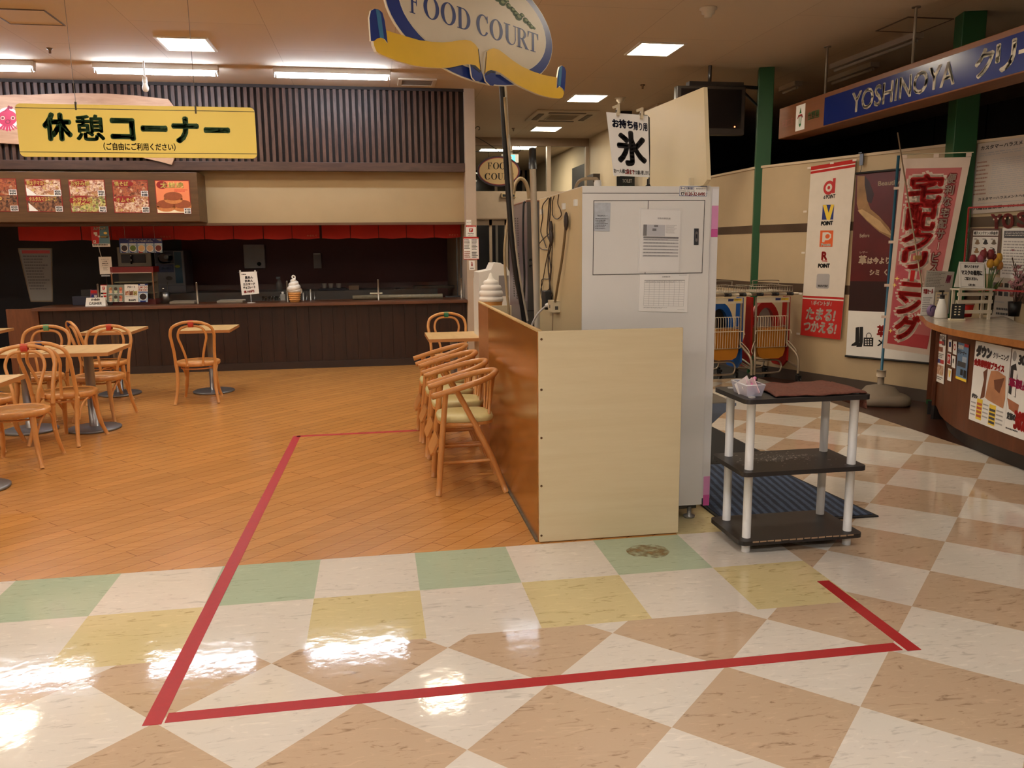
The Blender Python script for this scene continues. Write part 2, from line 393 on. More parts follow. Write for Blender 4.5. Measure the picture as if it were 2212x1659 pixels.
fw = MB(); fw.add([(-7.5,0,0),(1.8,0,0),(1.8,6.66,0),(-7.5,6.66,0)], [(0,1,2,3)], FLOORWOOD); fw.add([(-7.5,6.66,0),(1.8,6.66,0),(1.8,10.9,0),(-7.5,10.9,0)], [(0,1,2,3)], MATBLACK)
struct('floor_wood', fw, local=True)
st = MB(); rs = random.Random(3)
c0 = FL(1400, 1190)
blob = [(c0.x+(.075+.02*rs.random())*math.cos(2*PI*i/18)*1.25, c0.y+(.07+.03*rs.random())*math.sin(2*PI*i/18)) for i in range(18)]
STAIN = M('floor_stain_brown', (160,132,84), .4, var=.25, scale=30)
_n = STAIN.node_tree; _b = _n.nodes['Principled BSDF']; _z = _n.nodes.new('ShaderNodeTexNoise'); _z.inputs['Scale'].default_value = 22; _z.inputs['Detail'].default_value = 5; _t = _n.nodes.new('ShaderNodeTexCoord'); _r = _n.nodes.new('ShaderNodeValToRGB'); _r.color_ramp.elements[0].position = .38; _r.color_ramp.elements[1].position = .62
_r.color_ramp.elements[0].color = (.04,.04,.04,1); _r.color_ramp.elements[1].color = (.55,.55,.55,1)
_n.links.new(_t.outputs['Object'], _z.inputs['Vector']); _n.links.new(_z.outputs['Fac'], _r.inputs['Fac']); _n.links.new(_r.outputs['Color'], _b.inputs['Alpha'])
st.prism(blob, (0,0,.0008), (1,0,0), (0,1,0), .0006, STAIN); props(build('floor_stain', st), 'brown stain on the green floor tile in front of the wood partition', 'stain')

# red tape
TAPE = M('red_tape', (176,26,34), .5, var=.05, scale=40)
def tape(p, q, w, lab):
    b = MB(); p, q = V3((*p, .0007)), V3((*q, .0007)); d = (q-p); L = d.length/2; d.normalize(); s = V3((-d.y, d.x, 0))
    b.obox((p+q)/2, d*L, s*w/2, V3((0,0,.0006)), TAPE); props(build('floor_tape', b), lab, 'tape', 'red tape lines on the floor')
tape((-.437,-1.32), (-.352,2.735), .058, 'long red floor tape running away from the camera across tile and wood')
tape((-.352,2.722), (1.05,2.742), .05, 'far red floor tape crossing the wood floor to the high chairs')
tape((-.40,-1.287), (2.165,-1.287), .055, 'nearest red floor tape running crosswise over the checkered tiles')
tape((2.205,-1.325), (2.215,-.685), .055, 'short red floor tape on the right ending at the yellow tile')

# ceiling
def ceiling_mat():
    m = bpy.data.materials.new('ceiling_board'); m.use_nodes = True; nt = m.node_tree; b = nt.nodes['Principled BSDF']; b.inputs['Roughness'].default_value = .85
    tc = nt.nodes.new('ShaderNodeTexCoord'); mp = nt.nodes.new('ShaderNodeMapping'); mp.inputs['Rotation'].default_value = (0,0,PI/2); mp.inputs['Location'].default_value = (.3,.55,0)
    bk = nt.nodes.new('ShaderNodeTexBrick'); bk.inputs['Scale'].default_value = 1; bk.inputs['Brick Width'].default_value = 1.8; bk.inputs['Row Height'].default_value = 1.12
    bk.inputs['Mortar Size'].default_value = .003; bk.inputs['Mortar Smooth'].default_value = .5; bk.offset = 0.5
    bk.inputs['Color1'].default_value = rgb(212,194,172); bk.inputs['Color2'].default_value = rgb(209,190,168); bk.inputs['Mortar'].default_value = rgb(176,156,134)
    nz = nt.nodes.new('ShaderNodeTexNoise'); nz.inputs['Scale'].default_value = 60; nz.inputs['Detail'].default_value = 3
    bp = nt.nodes.new('ShaderNodeBump'); bp.inputs['Strength'].default_value = .15; bp.inputs['Distance'].default_value = .003
    nt.links.new(tc.outputs['Object'], mp.inputs['Vector']); nt.links.new(mp.outputs['Vector'], bk.inputs['Vector']); nt.links.new(bk.outputs['Color'], b.inputs['Base Color'])
    nt.links.new(tc.outputs['Object'], nz.inputs['Vector']); nt.links.new(nz.outputs['Fac'], bp.inputs['Height']); nt.links.new(bp.outputs['Normal'], b.inputs['Normal'])
    return m
CEIL = ceiling_mat()
cb = MB(); cb.box(-7.5, 9, -8.5, 18, H, H+.1, CEIL); struct('ceiling', cb, local=True)
wallp = M('wall_plain', (205,195,178), .7, var=.03)
SHOPWALL = M('wall_shop_neutral', (200,195,188), .7, var=.03)
b = MB(); b.box(-7.6,-7.5,-8.5,6.6,0,H,wallp); struct('wall_left', b)
b = MB(); b.box(-7.5,9,-8.6,-8.5,0,H,SHOPWALL); struct('wall_front', b)
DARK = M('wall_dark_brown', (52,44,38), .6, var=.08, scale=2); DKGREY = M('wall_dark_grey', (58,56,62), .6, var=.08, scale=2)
b = MB(); b.box(8.9,9,-8.5,18,0,H,DARK)
for k in range(12): b.box(8.88,8.9,-2+k*1.1,-1.99+k*1.1,0,H,BLKPL)
struct('wall_shop_dark', b)

# ---- slatted wall over the food counter
SLAT = WOOD('slat_brown', (66,43,35), (98,70,58), .42, (6, 6, .9), nscale=4, spec=.35); SLATBK = M('slat_gap', (36,24,21), .7, var=.1)
def slat(x, z): return
xL, xR = -6.5, PY(1003, 300, 6.56).x
zs0, zs1 = PY(600, 350, 6.56).z, PY(600, 190, 6.56).z
b = MB(); b.box(xL, xR, 6.60, 6.70, zs0, H, SLATBK)
x = xL
while x < xR-.03:
    b.box(x, x+.038, 6.555, 6.60, zs0, zs1, SLAT); x += .0735
b.box(xL, xR, 6.545, 6.62, zs1, zs1+.035, SLATBK)
struct('wall_back', b, local=True)
b = MB(); b.box(xL, xR, 6.53, 6.62, PY(600,369,6.53).z, zs0, WOOD('trim_dark_wood', (62,40,32), (84,56,44), .4, (1, 8, 8))); struct('trim_1', b, bevel=.004)
BEIGE = M('shutter_beige', (172,148,110), .55, var=.03, scale=4)
b = MB(); zb0, zb1 = PY(700,481,6.72).z, PY(600,366,6.6).z
b.box(-6.5, xR, 6.72, 6.80, zb0, zb1+.1, BEIGE); struct('trim_2', b, local=True)
b = MB(); b.box(-6.5, xR, 6.69, 6.80, zb0-.03, zb0, WOOD('trim_lip', (90,62,44), (112,80,56), .4, (1,8,8))); struct('trim_3', b, local=True)
PILLAR = M('pillar_taupe', (186,168,150), .6, var=.04, scale=5)
xp1 = PY(1026.5, 300, 6.52).x
b = MB(); b.box(xR, xp1, 6.52, 10.9, 0, H, PILLAR); struct('wall_counter_end', b, local=True)
# dark kitchen behind the counter
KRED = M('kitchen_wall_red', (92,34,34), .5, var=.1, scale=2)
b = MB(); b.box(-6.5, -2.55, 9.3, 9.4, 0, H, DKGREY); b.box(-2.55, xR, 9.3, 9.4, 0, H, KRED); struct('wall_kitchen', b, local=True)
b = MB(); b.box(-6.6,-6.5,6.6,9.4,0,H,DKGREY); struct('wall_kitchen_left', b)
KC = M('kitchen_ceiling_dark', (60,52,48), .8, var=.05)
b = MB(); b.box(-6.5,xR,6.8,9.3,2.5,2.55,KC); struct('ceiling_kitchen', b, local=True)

# ---- right: low cream wall, two straight runs meeting at the green post
WALLC = M('wall_cream', (192,170,136), .55, var=.05, scale=3); STRIPE = M('wall_stripe_smoked', (84,68,56), .18, var=.12, scale=4)
BASEB = M('baseboard_grey', (86,74,66), .45, var=.06); CAPM = M('wall_cap', (206,186,156), .5, var=.03)
ZT = 2.33
def wallrun(p, q, nm, stripes, base=True):
    p, q = V3((*p, 0)), V3((*q, 0)); d = (q-p); L = d.length; d.normalize(); n = V3((d.y, -d.x, 0))
    if n.x > 0: n = -n
    def seg(z0, z1, mat, off, th, b): b.obox((p+q)/2+V3((0,0,(z0+z1)/2))+n*(off-th/2), d*L/2, n*th/2, V3((0,0,(z1-z0)/2)), mat)
    b = MB(); seg(0, ZT, WALLC, 0, .1, b)
    for z0, z1 in stripes: seg(z0, z1, STRIPE, .004, .02, b)
    seg(ZT-.005, ZT+.02, CAPM, .012, .124, b)
    struct(nm, b, local=True)
    b = MB(); seg(0, .115, BASEB, .012, .012, b); struct(nm.replace('wall', 'baseboard'), b, local=True)
zA = [PW(1700, 484, 0).z, PW(1700, 502, 0).z, PW(1700, 611.5, 0).z, PW(1700, 630, 0).z]
STR = [(zA[1], zA[0]), (zA[3], zA[2])]
wallrun((4.52, 7.3), (4.60, 5.0), 'wall_right', STR)
wallrun((4.60, 5.0), (6.9, -.96), 'wall_right_near', STR)
b = MB(); b.box(4.2, 4.3, 7.3, 18, 0, H, M('wall_corridor', (206,188,158), .6, var=.04, scale=2)); b.box(4.2, 4.62, 7.25, 7.3, 0, H, MATS['wall_corridor']); struct('wall_corridor', b, local=True)
GRN = M('post_green', (30,84,46), .4, var=.08, scale=3)
for nm, px_t, w in (('column', (1669,150), .165), ('column', (2095,29), .19)):
    c = FL(px_t[0], px_t[1], H); b = MB()
    cc = V3((c.x, c.y, H/2))+WN*(.10 if c.y > 4 else -.02); dd = V3((.93,-.36,0)) if c.y > 4 else V3((.95,-.3,0)); ss = V3((-dd.y, dd.x, 0))
    b.obox(cc, dd*w/2, ss*w/2, V3((0,0,H/2)), GRN); struct(nm, b, bevel=.006)

# ---- glazed entrance at the back
YG = 10.9
FR = M('frame_bronze', (150,128,108), .4, .2, var=.05); FRL = M('frame_light', (190,172,150), .4, .1, var=.04)
zh0, zh1 = PY(1100,472,YG).z, PY(1100,414,YG).z
def gx(x): return PY(x, 400, YG).x
b = MB()
b.box(xp1, 4.2, YG-.04, YG+.06, H-.14, H, FR)
for x0 in (1103, 1185, 1268): b.box(gx(x0)-.035, gx(x0)+.035, YG-.04, YG+.06, zh1, H-.14, FRL)
fr1 = struct('window_1', b)
g = MB(); g.box(xp1, 4.2, YG+.005, YG+.012, zh1, H-.14, GLS); build('pane', g, fr1)
b = MB(); b.box(xp1, 4.2, YG-.12, YG+.1, zh0, zh1, FRL); b.box(xp1, 4.2, YG-.13, YG+.1, zh0-.02, zh0, FR); struct('trim_4', b)
b = MB()
dl = [xp1, gx(1040), gx(1090), gx(1110), gx(1180), gx(1270)]
for x0, w in ((xp1+.03,.05), (gx(1058),.05), (gx(1092),.06), (gx(1150),.06), (gx(1230),.06), (4.15,.05)): b.box(x0-w/2, x0+w/2, YG-.03, YG+.03, 0, zh0, FRL)
b.box(xp1, 4.2, YG-.03, YG+.03, zh0-.12, zh0-.02, FRL); b.box(xp1, 4.2, YG-.03, YG+.03, 0, .12, FRL); b.box(xp1, 4.2, YG-.03, YG+.03, .95, 1.0, FRL)
dr = struct('door_1', b)
g = MB(); g.box(xp1, 4.2, YG-.003, YG+.003, .12, zh0-.1, GLASS('door_glass', (.8,.84,.9), .08)); build('pane', g, dr)
g = MB(); g.tube(smooth([(gx(1068),YG-.03,1.02),(gx(1068),YG-.1,1.05),(gx(1080),YG-.1,1.05),(gx(1080),YG-.03,1.02)],4), .012, CHROME); build('door_handle', g, dr)
s = MB(); p0 = PY(1082,417.5,YG-.13); p1 = PY(1113,427,YG-.13); s.box(p0.x, p1.x, YG-.19, YG-.12, p1.z, p0.z, M('sensor_beige',(196,172,130),.4,var=.03)); s.box(p0.x+.02, p1.x-.02, YG-.195, YG-.19, p1.z+.012, p0.z-.02, BLKPL)
props(build('door_sensor', s, bevel=.006), 'beige motion sensor on the bronze beam over the entrance doors', 'sensor')
# outer wall of the lobby: dark night glass
b = MB(); b.box(1.2, 4.2, 16.9, 17, 0, H, M('night_glass', (14,14,18), .12, var=0)); 
for x0 in (1.9, 2.7, 3.4, 4.1): b.box(x0-.03, x0+.03, 16.84, 16.9, 0, H, FRL)
b.box(1.2, 4.2, 16.84, 16.9, 2.55, 2.75, FRL)
struct('wall_lobby', b)
b = MB(); b.box(.9,1.2,YG,17,0,H,M('lobby_side',(120,112,104),.5,var=.05)); struct('wall_lobby_left', b)

# ================================================================ LAMPS
PANEL_W = EM('panel_glow_warm', (1.0,.86,.65), 16.0); PANEL_N = EM('panel_glow_neutral', (1.0,.95,.89), 23.0); TUBE_C = EM('tube_glow_cool', (.78,.88,1.0), 32.0)
FRAME_W = M('lamp_frame', (225,218,205), .5, var=.02)
def panel(x, y, lab, mat=PANEL_W, w=.42, d=.47):
    t = thing('ceiling_light', lab, 'ceiling light', (x, y, H-.012), 'square panel lights in the ceiling')
    b = MB()
    for a in ((x-w/2-.025,x-w/2,y-d/2-.025,y+d/2+.025),(x+w/2,x+w/2+.025,y-d/2-.025,y+d/2+.025),(x-w/2,x+w/2,y-d/2-.025,y-d/2),(x-w/2,x+w/2,y+d/2,y+d/2+.025)): b.box(*a, H-.014, H-.001, FRAME_W)
    build('frame', b, t); b = MB(); b.box(x-w/2, x+w/2, y-d/2, y+d/2, H-.010, H-.002, mat); build('diffuser', b, t)
panel(-1.36, 4.66, 'lit square ceiling panel above the wooden chairs, left of the hanging oval sign')
panel(.90, 4.50, 'lit square ceiling panel hidden behind the oval food court sign')
panel(3.12, 4.29, 'largest lit ceiling panel to the right of the oval food court sign')
panel(3.13, 6.95, 'lit ceiling panel just beyond the right end of the yellow ribbon')
panel(3.17, 9.72, 'small lit ceiling panel nearest the glazed entrance')
for x0, y0, l in ((1066,324,'left'), (1124,318.5,'right')):
    p = FL(x0, y0, H); panel(p.x, p.y, 'lit panel in the lobby beyond the glass, %s of two' % l, w=.55, d=.5)
panel(2.05, 12.6, 'lit lobby panel seen beside the counter end wall above the oval bracket sign', w=.5, d=.3)
for y in (1.5, -2.6, -5.6):  # warm row is unseen, added to brighten the yellow hanging sign and wood floor
    for x in ((-5.8, -3.6, -1.36, .9) if y > -5 else (-5.8, -3.6, -1.36, .9, 3.12)): panel(x, y, 'unseen square ceiling panel above the front of the food court', PANEL_W if y > 0 else PANEL_N)
panel(3.12, 1.7, 'unseen square ceiling panel added to brighten the right part of the checkered floor')  # added out of view to lift the dim right floor and wall
panel(-3.6, 4.7, 'square ceiling panel over the left dining tables'); panel(-5.8, 4.7, 'square ceiling panel at the far left of the dining area')
HOUS = M('lamp_housing', (222,222,224), .4, var=.02)
for k, (x, lab) in enumerate(((-3.66,'leftmost of the lit fluorescent tubes over the slatted counter wall'), (-1.86,'lit fluorescent tube with the small bulb hanging under it'), (-.06,'rightmost lit fluorescent tube, beside the ceiling vent'))):
    t = thing('fluorescent_light', lab, 'fluorescent light', (x, 5.6, H-.1), 'fluorescent tubes over the counter')
    b = MB(); b.box(x-.62, x+.62, 5.56, 5.64, H-.055, H-.001, HOUS); b.box(x-.62, x-.605, 5.575, 5.625, H-.1, H-.055, HOUS); b.box(x+.605, x+.62, 5.575, 5.625, H-.1, H-.055, HOUS); build('housing', b, t, bevel=.004)
    b = MB(); b.cyl((x-.604, 5.6, H-.085), (x+.604, 5.6, H-.085), .021, TUBE_C); build('tube', b, t)
    for s in (-1, 1): b = MB(); b.cyl((x+s*.604,5.6,H-.085), (x+s*.585,5.6,H-.085), .023, HOUS); build('tube_cap', b, t)
# unlit bulb under the middle tube
pb = PY(314, 186, 5.45); t = thing('light_bulb', 'small unlit white bulb on a swivel holder below a fluorescent tube', 'bulb', (pb.x, 5.45, pb.z-.05))
b = MB(); b.cyl((pb.x,5.45,H), (pb.x,5.45,pb.z+.09), .008, HOUS); b.cyl((pb.x,5.45,pb.z+.09), (pb.x,5.45,pb.z+.03), .022, HOUS, .024); build('holder', b, t)
b = MB(); b.lathe([(.001,-.06),(.02,-.055),(.032,-.035),(.034,-.015),(.026,.01),(.02,.03)], (pb.x,5.45,pb.z), M('bulb_white',(235,235,240),.3,var=0)); build('bulb', b, t)
# dead strip lights over the dark shop
OFF = M('strip_dead', (176,166,154), .5, var=.03)
for (a, c), lab in ((((1800,152),(1985,84)),'unlit strip light nearest above the blue cleaning sign'), (((1795,180),(1890,146)),'shorter unlit strip light behind the blue cleaning sign'), (((1690,200),(1725,186)),'unlit strip light beside the green post near the television')):
    p, q = FL(*a, H-.06), FL(*c, H-.06); d = (q-p).normalized()
    t = thing('fluorescent_light', lab, 'fluorescent light', ((p.x+q.x)/2, (p.y+q.y)/2, H-.1), 'unlit strip lights'); b = MB(); b.bar(p+V3((0,0,.035)), q+V3((0,0,.035)), .1, .05, OFF); build('housing', b, t)
    b = MB(); b.cyl(p+d*.03-V3((0,0,.008)), q-d*.03-V3((0,0,.008)), .016, OFF); build('tube', b, t)
# ceiling fittings
LINE = M('hatch_edge', (96,78,62), .5, var=0)
def hatch(x, y, w, d, lab):
    b = MB(); b.box(x-w/2, x+w/2, y-d/2, y+d/2, H-.004, H-.0005, CEIL)
    for a in ((x-w/2-.012,x-w/2,y-d/2-.012,y+d/2+.012),(x+w/2,x+w/2+.012,y-d/2-.012,y+d/2+.012),(x-w/2,x+w/2,y-d/2-.012,y-d/2),(x-w/2,x+w/2,y+d/2,y+d/2+.012)): b.box(*a, H-.008, H-.0005, LINE)
    props(build('ceiling_hatch', b), lab, 'ceiling hatch', 'access hatches in the ceiling')
hatch(-2.46, 3.9, .42, .44, 'square ceiling hatch at the upper left above the yellow sign'); hatch(5.13, 3.15, .42, .44, 'square ceiling hatch above the blue cleaning sign')
def vent(x0, x1, y0, y1, lab):
    t = thing('ceiling_vent', lab, 'vent', ((x0+x1)/2, (y0+y1)/2, H-.02)); b = MB(); w = .045
    for a in ((x0,x0+w,y0,y1),(x1-w,x1,y0,y1),(x0+w,x1-w,y0,y0+w),(x0+w,x1-w,y1-w,y1)): b.box(*a, H-.02, H-.001, M('vent_frame',(206,190,168),.5,var=.03))
    build('frame', b, t, bevel=.003); b = MB(); b.box(x0+w, x1-w, y0+w, y1-w, H-.008, H-.002, M('vent_dark',(70,56,44),.7,var=.05))
    for k in range(8): yy = y0+w+(y1-y0-2*w)*(k+.5)/8; b.box(x0+w, x1-w, yy-.008, yy+.002, H-.016, H-.008, M('vent_slat',(120,98,78),.5,var=.03))
    build('grille', b, t)
vent(.66, 1.10, 5.98, 6.36, 'rectangular ceiling vent between the fluorescent tube and the oval sign')
t = thing('air_conditioner', 'square four-way air conditioner flush in the ceiling before the entrance', 'air conditioner', (3.1, 8.4, H-.03)); ACM = M('ac_beige',(205,190,165),.5,var=.03)
b = MB(); b.box(2.66,3.58,7.9,8.85,H-.03,H-.001,ACM); build('panel', b, t, bevel=.012)
b = MB(); b.box(2.9,3.34,8.15,8.6,H-.036,H-.03,M('ac_grille',(186,170,146),.6,var=.04))
for k in range(9): b.box(2.92,3.32,8.17+k*.047,8.18+k*.047,H-.039,H-.036,LINE)
build('grille', b, t)
for a in ((2.72,2.80,8.1,8.65),(3.44,3.52,8.1,8.65),(2.85,3.39,7.96,8.04),(2.85,3.39,8.71,8.79)): b = MB(); b.box(*a, H-.037, H-.03, LINE); build('louver', b, t)
def detector(px_, lab, r=.055):
    c = FL(*px_, H); b = MB(); b.lathe([(.001,-.075),(r*.55,-.072),(r*.6,-.05),(r*.95,-.045),(r,-.02),(r*1.3,-.012),(r*1.3,0)], c, M('detector_white',(216,204,184),.5,var=.02)); props(build('smoke_detector', b), lab, 'smoke detector')
detector((1530,17), 'round smoke detector on the ceiling at the upper right of the oval sign'); detector((1340,211), 'round smoke detector hanging above the white ice poster')
def sprk(px_, lab):
    c = FL(*px_, H); b = MB(); b.lathe([(.001,-.05),(.012,-.048),(.012,-.02),(.03,-.008),(.03,0)], c, M('sprinkler',(120,100,82),.4,.3,var=.03), n=12); props(build('sprinkler', b), lab, 'sprinkler')
sprk((107,104), 'small ceiling sprinkler above the left fluorescent tube'); sprk((1388,183), 'small ceiling sprinkler above the white ice poster'); sprk((1109,277), 'small ceiling sprinkler near the entrance lights')
# ================================================================ LETTERS WITH SERIFS
def ringseg(cx, cy, rx, ry, ix, iy, icx, icy, a0, a1, n=20):
    o = [(cx+rx*math.cos(a0+(a1-a0)*i/n), cy+ry*math.sin(a0+(a1-a0)*i/n)) for i in range(n+1)]
    q = [(icx+ix*math.cos(a0+(a1-a0)*i/n), icy+iy*math.sin(a0+(a1-a0)*i/n)) for i in range(n+1)]
    return [[o[i], o[i+1], q[i+1], q[i]] for i in range(n)]
def rc(x0, y0, x1, y1): return [(x0,y0),(x1,y0),(x1,y1),(x0,y1)]
SERIF = {
 'F': [rc(.18,0,.40,1), rc(.02,0,.56,.04), rc(.02,.955,.92,1), [(.92,1),(.96,.70),(.91,.70),(.72,.955)], rc(.40,.49,.66,.54), [(.62,.52),(.70,.66),(.74,.66),(.74,.36),(.70,.36)]],
 'O': ringseg(.5,.5,.5,.52,.27,.475,.5,.5,0,2*PI,32),
 'D': [rc(.12,0,.34,1), rc(0,0,.3,.04), rc(0,.96,.3,1), rc(.3,.955,.46,1), rc(.3,0,.46,.045)]+ringseg(.44,.5,.56,.5,.32,.455,.44,.5,-PI/2,PI/2,20),
 'C': ringseg(.52,.5,.52,.52,.29,.475,.55,.5,.75,2*PI-.6,26)+[[(.86,1.0),(.92,1.0),(.94,.66),(.88,.66),(.80,.84)]],
 'U': [rc(.12,.3,.33,1), rc(0,.96,.46,1), rc(.80,.3,.86,1), rc(.66,.96,1,1)]+ringseg(.49,.33,.37,.35,.235,.29,.565,.33,PI,2*PI,18),
 'R': [rc(.12,0,.33,1), rc(0,0,.46,.04), rc(0,.96,.4,1), rc(.3,.955,.44,1), rc(.3,.47,.44,.515)]+ringseg(.42,.735,.40,.265,.20,.22,.42,.735,-PI/2,PI/2,16)+[[(.38,.49),(.60,.50),(.98,.03),(.74,.03)], rc(.72,0,1.06,.04)],
 'T': [rc(.39,0,.61,1), rc(.24,0,.76,.04), rc(0,.955,1,1), [(0,1),(.16,.955),(.04,.68),(-.01,.68)], [(1,1),(.84,.955),(.96,.68),(1.01,.68)]],
}
def serif(P, ch, u0, v0, u1, v1, mat, l=2):
    for pl in SERIF[ch]: P.poly([(u0+x*(u1-u0), v1-y*(v1-v0)) for x, y in pl], mat, l)

# ================================================================ BIG OVAL SIGN WITH RIBBON
SD = V3((math.sin(math.radians(46.5)), math.cos(math.radians(46.5)), 0)); SO = V3((1.115, 1.2, 0)); SN = V3((SD.y, -SD.x, 0))
class Plane2:                       # upright plane; outlines are measured on it
    def __init__(s, mb, p0, d): s.mb, s.p0, s.d = mb, V3(p0), V3(d); s.n = V3((d[1], -d[0], 0)); s.n = s.n if s.n.dot(CAM-s.p0) > 0 else -s.n
    def ab(s, x, y): p = PP(x, y, s.p0, s.d); return ((p-s.p0).dot(s.d), p.z)
    def P(s, a, b, l=0): return V3((s.p0.x, s.p0.y, 0))+s.d*a+V3((0,0,b))+s.n*l
    def slab(s, pts, l, th, mat, side=None):     # pts in (a,b)
        ar = sum(pts[i-1][0]*pts[i][1]-pts[i][0]*pts[i-1][1] for i in range(len(pts)))
        if ar < 0: pts = pts[::-1]
        e = s.d; f = V3((0,0,1)); nn = e.cross(f)
        if nn.dot(s.n) > 0: s.mb.prism(pts, s.P(0,0,l), e, f, th, mat, side)
        else: s.mb.prism(pts, s.P(0,0,l-th), e, f, th, mat, side)
    def panel(s, a0, b0, a1, b1, l): return Panel(s.mb, s.P(a0,b1,l), s.P(a1,b1,l), s.P(a0,b0,l))
def ell2(a0, b0, ra, rb, n=56): return [(a0+ra*math.cos(2*PI*i/n), b0+rb*math.sin(2*PI*i/n)) for i in range(n)]
sg = thing('oval_sign', 'large hanging oval food court sign with yellow ribbon on a dark mast', 'sign', (SO.x, SO.y, 2.4))
SBLUE = M('sign_blue', (24,54,140), .35, var=.03); SCREAM = M('sign_cream', (232,222,202), .4, var=.02); SYEL = M('ribbon_yellow', (250,204,58), .4, var=.03); SEDGE = M('sign_edge', (236,230,214), .4, var=0)
SLB = M('ribbon_light_blue', (60,130,180), .4, var=.02); SDB = M('ribbon_dark', (14,24,60), .4, var=0); STXT = M('sign_text_blue', (32,58,132), .4, var=0)
mb = MB(); Q = Plane2(mb, SO, SD); EA, EB, ERA, ERB = -.237, 2.737, .745, .331
Q.slab(ell2(EA,EB,ERA,ERB), 0, .012, SEDGE, SEDGE); Q.slab(ell2(EA,EB,ERA-.006,ERB-.006), .002, .002, SBLUE); Q.slab(ell2(EA+.01,EB+.012,ERA-.088,ERB-.052), .004, .002, SEDGE); Q.slab(ell2(EA+.01,EB+.012,ERA-.094,ERB-.056), .006, .002, SCREAM)
build('board', mb, sg)
mb = MB(); Q = Plane2(mb, SO, SD)
bb = (Q.ab(890,28)[1]+Q.ab(1150,113)[1])/2; bt = Q.ab(1160,76)[1]+.004
for ch, x0, x1, yy in (('F',882,904,15),('O',912.6,946.5,20),('O',950,982.6,30),('D',985,1014,40),('C',1027,1053.5,55),('O',1056,1084,65),('U',1086.6,1116,75),('R',1113.7,1139,85),('T',1138,1160.5,92)):
    a0 = Q.ab(x0, yy)[0]; a1 = Q.ab(x1, yy)[0]; serif(Q.panel(a0, bb, a1, bt, .0065), ch, 0, 0, 1, 1, STXT, 1)
build('lettering', mb, sg)
mb = MB(); Q = Plane2(mb, SO, SD); L1, L2 = M('leaf_dark',(64,96,58),.5,var=.15,scale=40), M('leaf_pale',(150,168,120),.5,var=.15,scale=40)
rl = random.Random(5)
for (x, y), r, a in (((1060,-12),11,.3),((1072,-4),12,-.5),((1083,6),11,.4),((1092,2),8,1),((1098,14),10,-.8),((1106,22),9,.2),((1112,30),10,.9),((1118,37),12,-.2),((1126,34),8,.9),((1134,45),10,.5),((1141,52),8,1.2),((1146,58),8,.1),((1152,61),5,-.4)):
    c = Q.ab(x, y); s_ = r/350.0
    Pn = Q.panel(c[0]-s_*1.15, c[1]-s_*.8, c[0]+s_*1.15, c[1]+s_*.8, .0065)
    pts = [(.5+.5*math.cos(t+a)*(1 if i % 2 else .92), .5+.42*math.sin(t+a)*abs(math.sin(t*.5))**.3+.05*math.sin(a)) for i, t in enumerate([2*PI*k/14 for k in range(14)])]
    Pn.poly(pts, L1, 1); Pn.poly([(.5+(p[0]-.5)*.55+.08, .5+(p[1]-.5)*.45-.08) for p in pts], L2, 2)
build('leaf_print', mb, sg)
def pxs(Q, s, ox=760, oy=0, k=500/2212): return [Q.ab(ox+x*k, oy+y*k) for x, y in s]
mb = MB(); Q = Plane2(mb, SO, SD)
left = [(180,400),(185,440),(210,500),(250,525),(400,585),(560,630),(700,650),(820,654),(920,650),(1010,630),(1080,618),(1120,622),(1160,650),(1195,690),(1215,720),(1205,640),(1195,560),(1183,470),(1150,425),(1110,395),(1060,385),(1000,390),(930,403),(840,410),(740,405),(620,390),(480,350),(370,318),(290,290),(260,330),(220,365)]
right = [(1235,720),(1245,640),(1250,560),(1260,500),(1290,475),(1330,466),(1380,480),(1440,525),(1510,580),(1600,640),(1700,685),(1800,718),(1935,745),(1945,830),(2000,850),(2002,900),(1990,935),(1960,945),(1880,938),(1770,910),(1650,860),(1550,810),(1470,755),(1400,705),(1345,680),(1300,672),(1265,690)]
for pl in (left, right):
    p_ = pxs(Q, pl); cx = sum(p[0] for p in p_)/len(p_); cy = sum(p[1] for p in p_)/len(p_)
    Q.slab(p_, .020, .018, SYEL, SEDGE)
for pl in ([(135,180),(150,400),(180,400),(210,375),(250,365),(285,385),(310,420),(300,330),(280,200),(260,130),(225,100),(185,92),(150,110)], [(1935,745),(1930,850),(1955,825),(1985,850),(2003,880),(2012,780),(2018,690),(2005,650),(1980,632),(1955,645),(1945,680)],
           [(1100,620),(1110,700),(1120,745),(1150,778),(1185,782),(1215,760),(1222,720),(1200,680),(1150,632)], [(1235,720),(1250,780),(1290,820),(1320,825),(1338,800),(1345,690),(1300,675),(1260,690)]):
    Q.slab(pxs(Q, pl), .024, .010, SBLUE, SEDGE)
for pl in ([(195,95),(235,365),(275,375),(245,150),(225,105)], [(1955,645),(1940,820),(1965,828),(1980,640)]): Q.slab(pxs(Q, pl), .0250, .001, SLB)
for pl in ([(1150,632),(1205,685),(1190,700),(1130,650),(1105,640),(1102,622)], [(1262,690),(1300,675),(1342,690),(1335,705),(1300,700),(1245,730)]): Q.slab(pxs(Q, pl), .0252, .001, SDB)
for pl in ([(1183,470),(1215,720),(1208,722),(1180,480)], [(1260,500),(1240,720),(1246,718),(1264,505)]): Q.slab(pxs(Q, pl), .0215, .001, SDB)
build('ribbon', mb, sg)
mb = MB(); mp_ = [PY(1080,150,1.33), PY(1085,200,1.34), PY(1092,330,1.4), PY(1104,500,1.47), PY(1116,600,1.52), PY(1132,692,1.56)]; e_ = mp_[-1]+(mp_[-1]-mp_[-2])*1.2
base_ = V3((mp_[-1].x+.06, 1.62, 0.0))
mb.tube(smooth([mp_[0]+V3((0,0,.3))]+mp_+[(mp_[-1]*.45+base_*.55), base_], 6), .017, BLKPL, n=10); build('mast', mb, sg)
